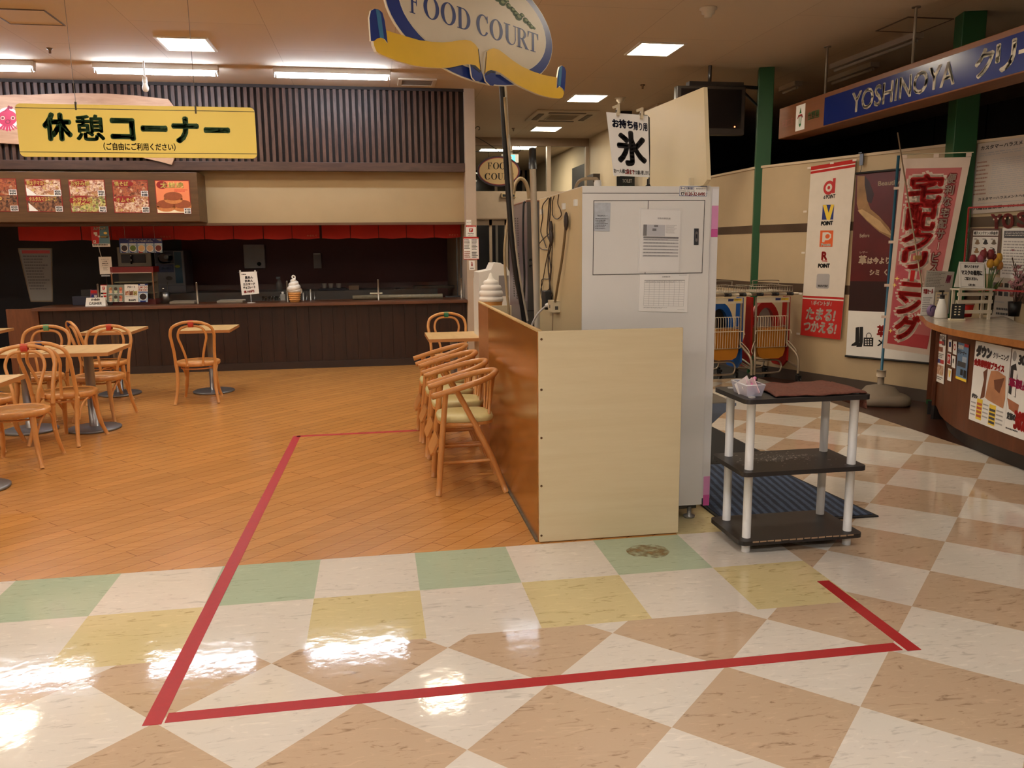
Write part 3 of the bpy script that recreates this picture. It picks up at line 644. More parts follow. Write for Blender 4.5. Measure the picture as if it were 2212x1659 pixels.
mb = MB(); mb.tube(smooth([p+V3((.018,-.03,0)) for p in mp_], 6), .007, M('cable_grey',(176,166,150),.5,var=.03), n=8); build('mast_cable', mb, sg)

# ================================================================ PLYWOOD SCREEN AROUND THE ICE MACHINE
PLYF = WOOD('ply_pale', (212,194,156), (218,202,166), .42, (.7,1,9), nscale=2.5); PLYL = WOOD('ply_orange', (140,86,30), (170,110,46), .22, (1,.8,5), nscale=2.2, coat=.3); PLYL2 = WOOD('ply_orange_pale', (158,106,66), (178,124,82), .3, (1,.8,5), nscale=2.2); PLYE = WOOD('ply_edge', (196,164,108), (214,184,130), .5, (4,4,4))
X0, YF, YB = 1.072, .014, 2.30; HP = 1.07; XR = 1.81
sc = thing('plywood_screen', 'chest-high plywood screen with pale front and orange side around the ice machine', 'partition', ((X0+XR)/2, 1.0, 0))
b = MB(); b.box(X0+.004, XR, YF, YF+.02, .004, HP, PLYF); build('front_panel', b, sc, bevel=.003)
ys = PX(1054, 650, X0).y
b = MB(); b.box(X0, X0+.02, YF+.02, ys, .004, HP-.004, PLYL); b.box(X0-.001, X0+.022, YF+.02, ys, HP-.004, HP+.004, PLYE); build('side_panel', b, sc)
b = MB(); b.box(X0, X0+.02, ys+.003, YB, .004, HP-.004, PLYL2); b.box(X0-.001, X0+.022, ys+.003, YB, HP-.004, HP+.004, PLYE); props(build('side_panel', b, sc), 'paler end section of the orange side')
b = MB(); b.box(X0+.02, 1.75, YB-.02, YB, .004, HP-.03, PLYF); build('back_panel', b, sc)
SCR = M('screw_brown', (96,66,36), .4, .3, var=0)
for y_ in (733, 842, 946, 1050, 1157):
    p = PY(1169.5, y_, YF); b = MB(); b.cyl((p.x, YF-.002, p.z), (p.x, YF+.004, p.z), .006, SCR, n=10); build('screw', b, sc)
b = MB(); b.box(X0-.012, X0, YF+.02, YB-.3, .001, .012, M('sealant_grey',(92,84,70),.7,var=.2,scale=20)); build('bottom_seal', b, sc)

# ================================================================ ICE MACHINE
FY = .20; FX0, FX1 = 1.338, 2.012; FZ0, FZ1 = .085, 1.768; FB = 1.27
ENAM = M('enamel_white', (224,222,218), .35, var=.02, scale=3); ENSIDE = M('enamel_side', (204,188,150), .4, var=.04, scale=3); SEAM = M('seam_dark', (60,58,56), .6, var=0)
ice = thing('ice_machine', 'tall white ice vending machine behind the plywood screen', 'ice machine', ((FX0+FX1)/2, .73, 0))
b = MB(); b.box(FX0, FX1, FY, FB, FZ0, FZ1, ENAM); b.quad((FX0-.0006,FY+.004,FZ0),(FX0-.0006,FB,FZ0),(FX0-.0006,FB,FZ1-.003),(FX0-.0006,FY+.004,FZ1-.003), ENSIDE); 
P = Panel(b, *[PY(*q, FY) for q in ((1259,402),(1532,400),(1256,700))]); 
b.box(FX0, FX1-.02, FY-.0008, FY, PY(1300,418,FY).z, PY(1300,416.6,FY).z, SEAM)
build('cabinet', b, ice, bevel=.006)
b = MB(); q = PYq(FY-.0015, (1282,433),(1523,432),(1280,594.5),(1517,590)); P = Panel(b, *q, th=.001, mat=ENAM)
P.frame(0,0,1,1,.006,SEAM); P.rect(.482,0,.488,.12,SEAM); P.rect(.470,.97,.476,1,SEAM); build('access_panel', b, ice)
b = MB(); q = PYq(FY-.006, (1500,493.5),(1509.5,493.5),(1499.5,529)); P = Panel(b, *q, th=.006, mat=DKSTEEL); P.rrect(.2,.18,.8,.82,.3,CHROME); P.rect(.35,.35,.6,.6,DKSTEEL,2); build('latch', b, ice)
DOORX = FX1+.05
b = MB(); b.box(FX1+.004, DOORX, FY+.012, FB, FZ0+.03, FZ1, M('door_white',(226,224,222),.3,var=.02)); 
zz = [PY(1545,y,FY).z for y in (444,495,512)]; zl = [PY(1530,y,FY).z for y in (1030,1070,1093)]
PK1, PK2, PK3 = M('pink_pale',(222,150,196),.35,var=.03), M('pink_deep',(206,92,160),.35,var=.03), M('door_edge_white',(236,236,240),.3,var=0)
yy = FY+.0105; x0_, x1_ = FX1+.012, DOORX-.002
for z0, z1, mt in ((zz[0],FZ1-.01,PK3),(zz[1],zz[0],PK1),(zz[2],zz[1],PK2),(zl[1],zl[0],PK1),(zl[2],zl[1],PK2)): b.box(x0_, x1_, yy-.001, yy+.002, z0, z1, mt)
build('door', b, ice, bevel=.006)
b = MB(); b.box(FX0, FX1-.01, FY+.05, FB, .05, FZ0, DKSTEEL)
build('plinth', b, ice)
for x_, y_ in ((FX1-.05,FY+.05),(FX0+.06,FY+.06),(FX1-.05,FB-.08),(FX0+.06,FB-.08)): b = MB(); b.lathe([(.001,0),(.03,.002),(.032,.012),(.012,.02),(.012,.06)], (x_,y_,0), M('foot_grey',(150,148,144),.4,.4,var=.03), n=16); build('foot', b, ice)
# dispensing shelf on the right face
SH = M('shelf_bluegrey', (128,138,156), .4, var=.03); b = MB(); ya, yb = .58, .92
prof = [(DOORX, .56),(2.37,.56),(2.37,.545),(2.29,.50),(2.21,.43),(2.13,.32),(DOORX,.18)]
b.prism([(x-DOORX, z) for x, z in prof], (DOORX,ya,0), (1,0,0), (0,0,1), (yb-ya), SH); build('dispensing_shelf', b, ice)
b = MB(); b.box(DOORX+.005, 2.365, ya+.01, yb-.01, .56, .563, STEEL); b.cyl((2.22,ya+.12,.563),(2.22,ya+.12,.566),.018,DKSTEEL); build('drip_tray', b, ice)
b = MB(); b.lathe([(.02,0),(.02,.03),(.017,.032),(.017,.04),(.001,.041)], (PY(1291,398,.35).x,.35,FZ1), WHTPL, n=16); build('hose_cap', b, ice)
b = MB(); hp = [PY(1291,390,.35), PY(1285,386,.36), PY(1265,390,.42)+V3((-.03,0,0)), PY(1240,418,.62), PY(1230,470,.72), PY(1222,520,.78), PY(1212,580,.82), PY(1198,640,.86), PY(1196,690,.88), PY(1194,760,.9)]
b.tube(smooth(hp, 6), .0085, M('hose_taupe',(148,128,100),.5,var=.05), n=8); build('drain_hose', b, ice)
# wiring hooks and cords on its left face
def SX(x, y, o=.006): return PX(x, y, FX0-o)
b = MB()
for x_, y_ in ((1173,457),(1221,445),(1247,437)): p = SX(x_, y_, 0); b.box(p.x-.018, p.x, p.y-.012, p.y+.012, p.z-.018, p.z+.014, WHTPL)
build('cable_clip', b, ice)
BRN = M('cord_brown', (46,32,26), .5, var=.05)
def cord(pts, r, lab, mat=BRN, cap=True):
    b = MB(); b.tube(smooth([SX(*p, .012) for p in pts], 6), r, mat, n=7); return b
cords = [([(1184,428),(1172,445),(1172,470),(1168,500),(1175,520),(1180,535)], .0035), ([(1187,428),(1184,470),(1182,505),(1190,530),(1184,560),(1186,600),(1192,640)], .004), ([(1190,426),(1188,465),(1186,490),(1189,520),(1185,545),(1190,580),(1187,620),(1190,640)], .004),
         ([(1197,424),(1193,440),(1194,465),(1203,473),(1212,466),(1211,455),(1205,440),(1207,420)], .003), ([(1186,505),(1170,520),(1164,530),(1170,538),(1182,540)], .003), ([(1184,545),(1178,575),(1172,610),(1168,630),(1174,660)], .003), ([(1193,520),(1192,560),(1188,600),(1170,605),(1172,640),(1180,665)], .003)]
for k, (pts, r) in enumerate(cords): build('power_cord', cord(pts, r, ''), ice)
for x_, y_ in ((1190,487),(1191,505),(1223,470)): b = MB(); p = SX(x_, y_+8, .02); b.ellipsoid(p, .014, .02, .05, BRN, 8, 6); build('cord_bundle', b, ice)
b = MB(); b.tube(smooth([SX(1223,470), SX(1221,500,.02), SX(1214,560,.02), SX(1204,620,.03), SX(1199,652,.03)], 5), .007, M('cord_taupe',(110,88,58),.5,var=.05), n=8); build('power_cord', b, ice)
p = SX(1181,648,.03); t = thing('power_adapter', 'black plug adapter hanging among cords beside the ice machine', 'adapter', (p.x,p.y,p.z))
b = MB(); b.box(p.x-.02, p.x+.02, p.y-.05, p.y+.05, p.z-.055, p.z+.055, BLKPL); build('body', b, t, bevel=.005); b = MB(); b.tube(smooth([p+V3((0,0,.05)), SX(1188,620,.02), SX(1186,590,.015)], 5), .0035, BRN, n=6); build('cord', b, t)
p = SX(1205,660,.0); t = thing('power_outlet', 'beige outlet box with white plug on the side of the ice machine', 'outlet', (p.x,p.y,p.z))
b = MB(); b.box(p.x-.045, p.x, p.y-.06, p.y+.06, p.z-.035, p.z+.03, M('outlet_beige',(204,190,158),.45,var=.02)); b.box(p.x-.046, p.x-.044, p.y+.0, p.y+.02, p.z-.015, p.z+.005, SEAM); b.box(p.x-.03,p.x-.012,p.y-.0615,p.y-.058,p.z-.02,p.z, SEAM); build('body', b, t, bevel=.004)
b = MB(); b.tube(smooth([p+V3((-.03,.06,0)), p+V3((-.05,.10,-.01)), p+V3((-.09,.2,-.08)), p+V3((-.13,.3,-.22))], 6), [.014]*6+[.006]*13, WHTPL, n=8); build('plug_cord', b, t)

# papers on its front
def sheet(name, lab, cat, px_, Y, draw, mat=WHITE, th=.002, group=None):
    b = MB(); P = Panel(b, *PYq(Y, *px_), th=th, mat=mat); draw(P); return props(build(name, b), lab, cat, group)
SIL = M('label_silver', (192,198,206), .3, .25, var=.12, scale=30)
sheet('silver_label', 'crinkled silver rating label at the upper left of the ice machine front', 'label', ((1284,438),(1319,438),(1283,499),(1317,500)), FY-.004, lambda P: (P.text('株式会社ダリー',.2,.42,.85,.49,INK), P.lines(.08,.55,.92,.95,7,INK,1,.35)), SIL)
def d_report(P):
    P.text('定期点検報告書',.42,.12,.75,.15,INK); P.rect(.07,.24,.16,.42,INK); P.rect(.16,.24,.62,.42,M('grey_block',(190,190,196),.5,var=0)); P.rect(.3,.3,.4,.34,INK,2); P.rect(.34,.245,.44,.275,INK,2); P.lines(.64,.24,.93,.38,8,PALE); P.rect(.08,.43,.97,.46,INK)
    for k in range(6): P.rect(.08,.47+k*.052,.97,.495+k*.052,PALE,1); P.lines(.1,.475+k*.052,.9,.49+k*.052,1,INK,2,.5,k)
sheet('report_sheet', 'printed inspection report in a glossy plastic sleeve on the ice machine', 'notice', ((1385,452),(1470,455),(1380,587),(1466,587)), FY-.005, d_report)
b = MB(); P = Panel(b, *PYq(FY-.009, (1381,449),(1473,451),(1377,590),(1470,590)), th=.0012, mat=M('sleeve_plastic',(235,235,238),.08,var=0,alpha=.10)); props(build('plastic_sleeve', b), 'clear plastic sleeve holding the inspection report', 'sleeve')
def d_form(P):
    P.text('点検確認表',.45,.05,.62,.085,INK); P.table(.1,.16,.92,.84,8,11,.004,PALE); P.rect(.1,.155,.92,.163,INK,2); P.lines(.12,.18,.9,.22,2,PALE,2,.4); P.lines(.1,.88,.6,.92,2,PALE); P.lines(.8,.02,.97,.04,1,PALE); P.lines(.8,.93,.95,.95,1,PALE)
sheet('record_sheet', 'white ruled record sheet taped below the access panel of the ice machine', 'notice', ((1382,593),(1488,592),(1379,672),(1484,675)), FY-.004, d_form)
def d_tel(P):
    P.frame(0,0,1,1,.012,M('sticker_edge',(90,110,170),.5,var=0)); P.text('サービス受付窓口',.03,.08,.52,.34,M('sticker_blue',(32,60,150),.5,var=0),.002); P.text('株式会社ダリー',.6,.16,.96,.32,INK); P.text('年中無休（9:00～21:00）',.03,.42,.55,.56,INK)
    P.ell(.12,.78,.06,.17,INK); P.ell(.12,.80,.03,.09,WHITE,2); P.rect(.05,.62,.19,.70,INK,2); P.text('0120-32-0490',.21,.62,.94,.95,RED,.004)
sheet('service_sticker', 'service phone number sticker at the upper right of the ice machine front', 'sticker', ((1468.5,402.5),(1527.5,402.5),(1467,423),(1526,424)), FY-.003, d_tel, th=.001)
# ice poster on a wire holder, clips
pk = thing('ice_poster', 'white hanging poster with a big black kanji for ice', 'poster', (PY(1365,400,.42).x, .42, FZ1))
yP = .42
b = MB(); q = PYq(yP, (1309.5,242),(1400,250),(1325.5,379.5),(1403,383)); P = Panel(b, *q, th=.001, mat=WHITE)
P.text('お持ち',.12,.10,.61,.23,NAVY,.010); P.text('帰り用',.63,.12,.97,.25,NAVY,.005); KC_ = M('ice_charcoal',(48,44,44),.5,var=0)
P.text('氷',.19,.29,.91,.81,KC_,.034); P.text('お一人様',.02,.885,.32,.955,INK,.002); P.text('2袋まで',.33,.885,.58,.965,RED,.004); P.text('でお願い致します。',.58,.895,1.0,.965,INK,.002); build('sheet', b, pk)
b = MB(); f_ = [PY(x,y,yP+.01) for x, y in ((1333,246),(1398,250),(1402,254),(1403,330),(1402,398))]; b.tube(f_, .004, BLKPL, n=6); b.cyl(f_[-1], (f_[-1].x, yP+.01, FZ1), .006, BLKPL); build('wire_frame', b, pk)
for x_, y_ in ((1335,238),(1386,245)):
    p = PY(x_, y_, yP-.01); b = MB(); b.obox(p, (.006,0,0), (0,.012,0), (0,0,.028), M('clip_tan',(206,192,160),.4,var=.03)); b.obox(p+V3((-.012,0,.018)), (.016,0,.006), (0,.006,0), (-.002,0,.006), MATS['clip_tan']); b.cyl(p+V3((-.012,0,-.004)), p+V3((.012,0,-.004)), .006, CHROME); build('clip', b, pk)
# cream board standing along the top right edge
XBd = 1.955
b = MB(); q = [PX(1392,241,XBd), PX(1520,188,XBd), PX(1527.5,388,XBd), PX(1388,404,XBd)]
zl_ = FZ1+.002; qq = [(q[0].y, q[0].z), (q[1].y, q[1].z), (q[2].y, q[2].z), (q[2].y+.05, zl_), (q[0].y+.02, zl_)]
b.prism([(y-1, z) for y, z in qq], (XBd,1,0), (0,1,0), (0,0,1), -.02 if True else .02, M('board_cream', (222,206,168), .5, var=.03, scale=2)); props(build('display_board', b), 'large blank cream board standing on top of the ice machine', 'board')
p = PY(1493,392,.25); b = MB(); b.box(p.x-.01, p.x+.01, .24, .26, FZ1, FZ1+.045, MATS['clip_tan']); b.box(p.x-.06, p.x+.1, .235, .265, FZ1+.001, FZ1+.006, WHTPL); props(build('spare_clip', b), 'tan clip lying on the ice machine top beside the cream board', 'clip')
p = PY(1400,395,.5); b = MB(); b.lathe([(.02,0),(.02,.02),(.008,.03),(.007,.06),(.001,.062)], (p.x,.5,FZ1), BLKPL, n=10); props(build('bracket', b), 'small black bracket on the ice machine top under the ice poster', 'bracket')

# ================================================================ STEEL FREEZER, PIPES AND HOSES BEHIND THE SCREEN
GY = 1.62; gx0 = PY(1138,440,GY).x; gz = PY(1138,432,GY).z; gyb = PX(1099,447,gx0).y
fz = thing('steel_freezer', 'tall grey steel freezer with slotted side behind the plywood screen', 'freezer', (gx0+.2, (GY+gyb)/2, 0))
FSIDE = M('freezer_side', (128,120,128), .35, .5, var=.04); FFR = M('freezer_front', (112,108,104), .3, .8, var=.05)
b = MB(); b.box(gx0, gx0+.5, GY, gyb, .05, gz, FSIDE); b.quad((gx0+.002,GY-.0006,.05),(gx0+.5,GY-.0006,.05),(gx0+.5,GY-.0006,gz),(gx0+.002,GY-.0006,gz), FFR); b.box(gx0-.004,gx0+.5,GY-.004,gyb,gz-.012,gz,M('freezer_trim',(150,112,92),.4,.3,var=.03)); build('cabinet', b, fz, bevel=.004)
b = MB()
for cx0, y0_, y1_ in ((1113,472,520),(1118,472,530),(1106,540,640),(1112,545,648),(1118,548,655)):
    yy_ = y0_
    while yy_ < y1_:
        p = PX(cx0+(yy_-470)*.03, yy_, gx0); b.box(gx0-.0012, gx0, p.y-.022, p.y+.022, p.z-.006, p.z+.004, SEAM); yy_ += 5.2
build('vent_slots', b, fz)
b = MB()
for x_, y_ in ((1146,562),(1146,575)): p = PY(x_, y_, GY); b.cyl((p.x,GY-.004,p.z),(p.x,GY,p.z),.011,BLKPL)
b.box(gx0,gx0+.3,GY-.002,GY,PY(1145,671,GY).z-.004,PY(1145,671,GY).z+.002,SEAM)
build('door_fittings', b, fz)
b = MB(); hz = PY(1134,665,GY); b.box(hz.x-.012, hz.x+.012, GY-.015, GY, hz.z-.03, hz.z+.045, CHROME); build('hinge', b, fz)
for x_ in (gx0+.05, gx0+.45):
    for y_ in (GY+.05, gyb-.05): b = MB(); b.cyl((x_,y_,0),(x_,y_,.05),.02,DKSTEEL); build('foot', b, fz)
p1 = PY(1150,322,1.42); p2 = PY(1151,366,1.42); p3 = PY(1161,690,1.42); bt_ = p3+(p3-p2)*((p3.z-.002)/(p2.z-p3.z))
t = thing('white_pole', 'white pipe pole with a black grip leaning beside the steel freezer', 'pole', (bt_.x, bt_.y, 0)); b = MB(); b.cyl(bt_, p2, .022, M('pipe_white',(206,198,182),.4,var=.03), .021); build('pipe', b, t); b = MB(); b.cyl(p2, p1, .025, BLKPL, .023); b.ellipsoid(p1, .023,.023,.01,BLKPL); build('grip', b, t)
TPE = M('hose_beige', (166,146,112), .5, var=.05)
b = MB(); b.tube(smooth([PY(x,y,Y_) for x, y, Y_ in ((1090,210,1.3),(1100,330,1.38),(1107,400,1.42),(1098,470,1.5),(1090,540,1.5),(1094,620,1.5),(1099,672,1.5),(1102,740,1.5))], 6), .009, TPE, n=8); props(build('hose', b), 'beige hose hanging along the dark mast down behind the plywood screen', 'hose')
b = MB(); b.tube(smooth([PY(x,y,1.6) for x, y in ((1109,420),(1113,398),(1123,386),(1134,392),(1141,412),(1143,430))], 6), .012, TPE, n=8); props(build('hose', b), 'short beige hose arching over the top of the steel freezer', 'hose')
b = MB(); b.tube(smooth([PY(x,y,1.58) for x, y in ((1135,436),(1131,445),(1130,520),(1133,600),(1131,690),(1133,760))], 6), .007, BLKPL, n=8); props(build('black_cable', b), 'black cable running down the corner of the steel freezer', 'cable')
# soft-serve display and white appliance beyond the screen
p = PY(1061,650,2.62); t = thing('soft_serve_statue', 'large white soft-serve swirl display behind the plywood screen', 'display', (p.x, 2.62, 0))
SWH = M('swirl_white', (232,228,222), .45, var=.01); b = MB(); zb = p.z-.02
prof = [(.06,0),(.085,.01),(.0875,.03),(.083,.048),(.076,.052),(.084,.062),(.086,.085),(.08,.105),(.066,.112),(.073,.12),(.075,.138),(.068,.155),(.05,.162),(.054,.172),(.055,.184),(.048,.198),(.03,.206),(.022,.22),(.014,.245),(.010,.262),(.002,.27)]
b.lathe([(r*1.12, z*.86) for r, z in prof], (p.x,2.62,zb+.01), SWH, n=28); build('swirl', b, t)
b = MB(); b.lathe([(.05,0),(.055,.01),(.088,zb),(.092,zb+.02)], (p.x,2.62,0), M('cone_tan',(202,142,70),.5,var=.08,scale=30), n=24); build('cone', b, t)
p = PY(1066,600,3.4); t = thing('white_appliance', 'white rounded appliance standing behind the soft-serve swirl display', 'appliance', (p.x, 3.4, 0))
b = MB(); q0, q1 = PY(1034,598,3.4), PY(1101,613,3.4); b.box(q0.x, q1.x, 3.4, 3.8, 0, q0.z-.02, WHTPL); pts = [(0,0),(q1.x-q0.x,0),(q1.x-q0.x,.06),(.9*(q1.x-q0.x),.11),(.7*(q1.x-q0.x),.14),(.5*(q1.x-q0.x),.14),(.4*(q1.x-q0.x),.08),(0,.06)]
b.prism(pts, (q0.x,3.4,q0.z-.02), (1,0,0), (0,0,1), -.35 if False else .35, WHTPL); build('body', b, t)
b = MB(); w_ = PY(1078,610,3.39); b.box(w_.x, q1.x-.01, 3.395, 3.4, w_.z-.12, w_.z+.06, M('appliance_grey',(132,128,130),.4,var=.04)); build('front_window', b, t)
# ================================================================ BENTWOOD CHAIRS AND TABLES
BENT = WOOD('bentwood', (196,134,74), (216,158,94), .32, (6,6,2.2), nscale=2.5, coat=.15); CANE = WOOD('seat_ply', (188,132,72), (204,150,88), .35, (7,1.2,1), nscale=2.5)
BANDS = {'red': M('band_red',(190,58,38),.5,var=.03), 'blue': M('band_navy',(34,32,84),.5,var=.03), 'green': M('band_green',(96,156,112),.5,var=.03), 'teal': M('band_teal',(40,120,84),.5,var=.03)}
CHG = 'bentwood chairs at the dining tables'
SZ = .402
def make_chair(label, band, loc, rz):
    t = thing('bentwood_chair', label, 'chair', loc, CHG, rz)
    kw = dict(local=True)
    b = MB(); b.lathe([(.001,SZ-.012),(.165,SZ-.012),(.168,SZ-.004)], (0,0,0), CANE, n=32)
    o = build('seat', b, t, **kw)
    b = MB(); b.lathe([(.165,SZ-.042),(.20,SZ-.042),(.207,SZ-.03),(.207,SZ-.008),(.198,SZ),(.172,SZ),(.166,SZ-.008),(.165,SZ-.042)], (0,0,0), BENT, n=36); build('seat_ring', b, t, **kw)
    out = smooth([(.182,-.175,SZ-.03),(.184,-.20,.50),(.194,-.235,.62),(.198,-.255,.685),(.172,-.275,.755),(.092,-.288,.795),(0,-.292,.805),(-.092,-.288,.795),(-.172,-.275,.755),(-.198,-.255,.685),(-.194,-.235,.62),(-.184,-.20,.50),(-.182,-.175,SZ-.03)], 5)
    b = MB(); b.tube(out, .0145, BENT, n=10); build('back_hoop', b, t, **kw)
    inn = smooth([(.072,-.205,SZ-.03),(.082,-.215,.47),(.108,-.245,.58),(.128,-.265,.66),(.112,-.28,.725),(.07,-.288,.758),(0,-.29,.765),(-.07,-.288,.758),(-.112,-.28,.725),(-.128,-.265,.66),(-.108,-.245,.58),(-.082,-.215,.47),(-.072,-.205,SZ-.03)], 5)
    b = MB(); b.tube(inn, .0115, BENT, n=10); build('inner_hoop', b, t, **kw)
    b = MB(); b.tube([(-.024,-.291,.786),(-.012,-.2915,.787),(0,-.2915,.7875),(.012,-.2915,.787),(.024,-.291,.786)], .034, BANDS[band], n=14)
    for i in range(len(b.v)): x, y, z = b.v[i]; b.v[i] = (x, -.2915+(y+.2915)*.52, z)
    build('colour_band', b, t, **kw)
    for s in (-1, 1):
        b = MB(); b.tube(smooth([(s*.182,-.175,SZ-.005),(s*.172,-.182,.30),(s*.175,-.205,.16),(s*.20,-.25,.004)],5), [.0165]*8+[.0155]*4+[.014]*4, BENT, n=10); build('leg', b, t, **kw)
        b = MB(); b.tube(smooth([(s*.128,.118,SZ-.02),(s*.136,.128,.25),(s*.15,.145,.12),(s*.175,.18,.004)],5), [.021]*6+[.018]*5+[.0145]*5, BENT, n=10); build('leg', b, t, **kw)
        b = MB(); b.tube(smooth([(s*.172,-.17,.20),(s*.178,-.13,.30),(s*.182,-.05,.352),(s*.175,.02,.354),(s*.155,.07,.30),(s*.14,.115,.22)],5), .0085, BENT, n=8); build('brace', b, t, **kw)
    b = MB(); b.tube([(.158*math.cos(2*PI*i/28), .148*math.sin(2*PI*i/28)-.02, .335) for i in range(28)], .0075, BENT, n=8, closed=True); build('stretcher_ring', b, t, **kw)
    return t
rz = math.radians
proto = make_chair('bentwood chair with a red band standing alone before the slatted counter', 'red', (-1.45,4.60,0), rz(3))
def chair(lab, band, x, y, deg):
    r = dup(proto, (x, y, 0), rz(deg), lab)
    for c in r.children:
        if c.name.startswith('colour_band'):
            c.data = c.data.copy(); c.data.materials.clear(); c.data.materials.append(BANDS[band])
    return r
chair('bentwood chair with a pale green band behind the left pair of tables', 'green', -2.672, 3.92, 180)
chair('bentwood chair with a navy band turned sideways at the rear small table', 'blue', -2.37, 4.78, -58)
chair('bentwood chair with a red band between the front and rear tables', 'red', -2.128, 3.80, 173.8)
chair('bentwood chair with a navy band seen from behind at the joined tables', 'blue', -2.10, 2.98, -14)
chair('nearest bentwood chair with a red band, its seat toward the camera', 'red', -2.183, 2.23, 184.7)
chair('bentwood chair mostly hidden behind the nearest table corner at the left edge', 'blue', -2.625, 2.777, -91)
chair('bentwood chair with a teal band behind the table beside the high chairs', 'teal', 1.06, 4.38, 186)
TOPM = WOOD('table_top', (206,170,116), (222,190,138), .38, (8,1,1), nscale=2); TOPE = M('table_edge', (184,128,76), .45, var=.05); COLM = M('table_column', (140,140,146), .35, .85, var=.04, stretch=(1,1,.2)); BASEM = M('table_base', (128,129,133), .42, .7, var=.06)
TH = .68
def make_table(lab, x, y, deg=0):
    t = thing('pedestal_table', lab, 'table', (x,y,0), 'small pedestal tables', rz(deg))
    b = MB(); b.box(-.25,.25,-.31,.31,TH-.028,TH,TOPE); b.quad((-.249,-.309,TH+.0005),(.249,-.309,TH+.0005),(.249,.309,TH+.0005),(-.249,.309,TH+.0005),TOPM); build('table_top', b, t, local=True)
    b = MB(); b.cyl((0,0,.02),(0,0,TH-.028),.037,COLM,n=24); build('column', b, t, local=True)
    b = MB(); b.lathe([(.20,.0),(.208,.004),(.208,.016),(.195,.022),(.06,.026),(.04,.03),(.001,.03)], (0,0,0), BASEM, n=40); build('base', b, t, local=True)
    return t
tp = make_table('small square-edged table beyond the lone red-banded chair', -1.41, 5.06)
def table(lab, x, y, deg=0): return dup(tp, (x,y,0), rz(deg), lab)
table('small table at the rear left before the counter, behind the navy-banded chair', -2.36, 5.12)
table('right one of the two joined tables among the bentwood chairs', -2.06, 3.36)
table('left one of the two joined tables, running to the left edge', -2.57, 3.40)
table('nearest table at the lower left with only its corner and base edge in view', -2.235, 1.62)
table('table top just entering at the left edge before the counter', -3.76, 5.30)
table('small table behind the row of wooden high chairs', 1.01, 3.66)

# ================================================================ WOODEN HIGH CHAIRS
HW = WOOD('highchair_wood', (186,124,64), (206,146,84), .3, (5,5,2), nscale=2.5, coat=.2); HS = M('highchair_cushion', (196,184,128), .42, var=.05, scale=14)
def make_high(lab, loc):
    t = thing('wooden_high_chair', lab, 'high chair', loc, 'row of wooden high chairs beside the orange screen'); kw = dict(local=True)
    hoop = smooth([(-.23,-.172,.60),(-.12,-.176,.632),(.02,-.172,.672),(.12,-.13,.70),(.165,-.06,.715),(.178,0,.718),(.165,.06,.715),(.12,.13,.70),(.02,.172,.672),(-.12,.176,.632),(-.23,.172,.60)],5)
    b = MB(); b.tube(hoop, .0185, HW, n=12); build('arm_hoop', b, t, **kw)
    for s in (-1, 1):
        b = MB(); b.tube(smooth([(-.205,s*.212,.003),(-.185,s*.20,.25),(-.148,s*.178,.62)],4), [.0175]*3+[.0185]*3+[.017]*3, HW, n=10); build('leg', b, t, **kw)
        b = MB(); b.tube(smooth([(.205,s*.212,.003),(.10,s*.195,.27),(-.085,s*.176,.64)],4), [.0175]*3+[.0185]*3+[.017]*3, HW, n=10); build('leg', b, t, **kw)
        b = MB(); b.cyl((-.19,s*.203,.20),(.128,s*.20,.205),.0105,HW,n=8); build('stretcher', b, t, **kw)
        b = MB(); b.cyl((-.16,s*.185,.425),(.03,s*.188,.425),.012,HW,n=8); build('seat_rail', b, t, **kw)
    b = MB(); b.cyl((.12,-.2,.23),(.12,.2,.23),.0105,HW,n=8); build('stretcher', b, t, **kw)
    for k in range(5):
        y = -.11+.055*k; b = MB(); b.cyl((.13-.3*abs(y)*.3,y*.9,.44),(.172-abs(y)*.35,y*1.15,.712),.0085,HW,n=8); build('spindle', b, t, **kw)
    sq = [((.17*abs(math.cos(a))**.6*(1 if math.cos(a) > 0 else -1)), (.165*abs(math.sin(a))**.6*(1 if math.sin(a) > 0 else -1))) for a in [2*PI*i/32 for i in range(32)]]
    b = MB(); b.prism(sq, (-.02,0,.435), (1,0,0), (0,1,0), .018, HW); build('seat', b, t, **kw)
    b = MB(); N_ = 32
    rings = [(1.0,.436),(1.03,.452),(.98,.468),(.75,.475),(.3,.478)]; vs = []; fs = []
    for r, z in rings: vs += [(-.02+x*r, y*r, z) for x, y in sq]
    for i in range(len(rings)-1):
        for j in range(N_): fs.append((i*N_+j, i*N_+(j+1) % N_, (i+1)*N_+(j+1) % N_, (i+1)*N_+j))
    fs.append(tuple(range(4*N_, 5*N_))); b.add(vs, fs, HS, True); build('cushion', b, t, **kw)
    b = MB(); oc = [(-.145,-.03),(-.11,-.055),(.11,-.055),(.145,-.03),(.145,.03),(.11,.055),(-.11,.055),(-.145,.03)]; b.prism(oc, (-.205,0,.275), (0,1,0), (.42,0,.9), .016, HW); build('footrest', b, t, **kw)
    b = MB(); b.cyl((-.198,-.2,.262),(-.198,.2,.262),.0105,HW,n=8); build('stretcher', b, t, **kw)
    return t
hp_ = make_high('nearest wooden high chair in the row, with an olive cushion', (.845,1.115,0))
for k, (x, y, lab) in enumerate(((.848,1.58,'second wooden high chair from the front of the row'), (.838,2.06,'third wooden high chair from the front of the row'), (.822,2.53,'farthest wooden high chair in the row by the orange screen'))): dup(hp_, (x, y, 0), 0, lab)

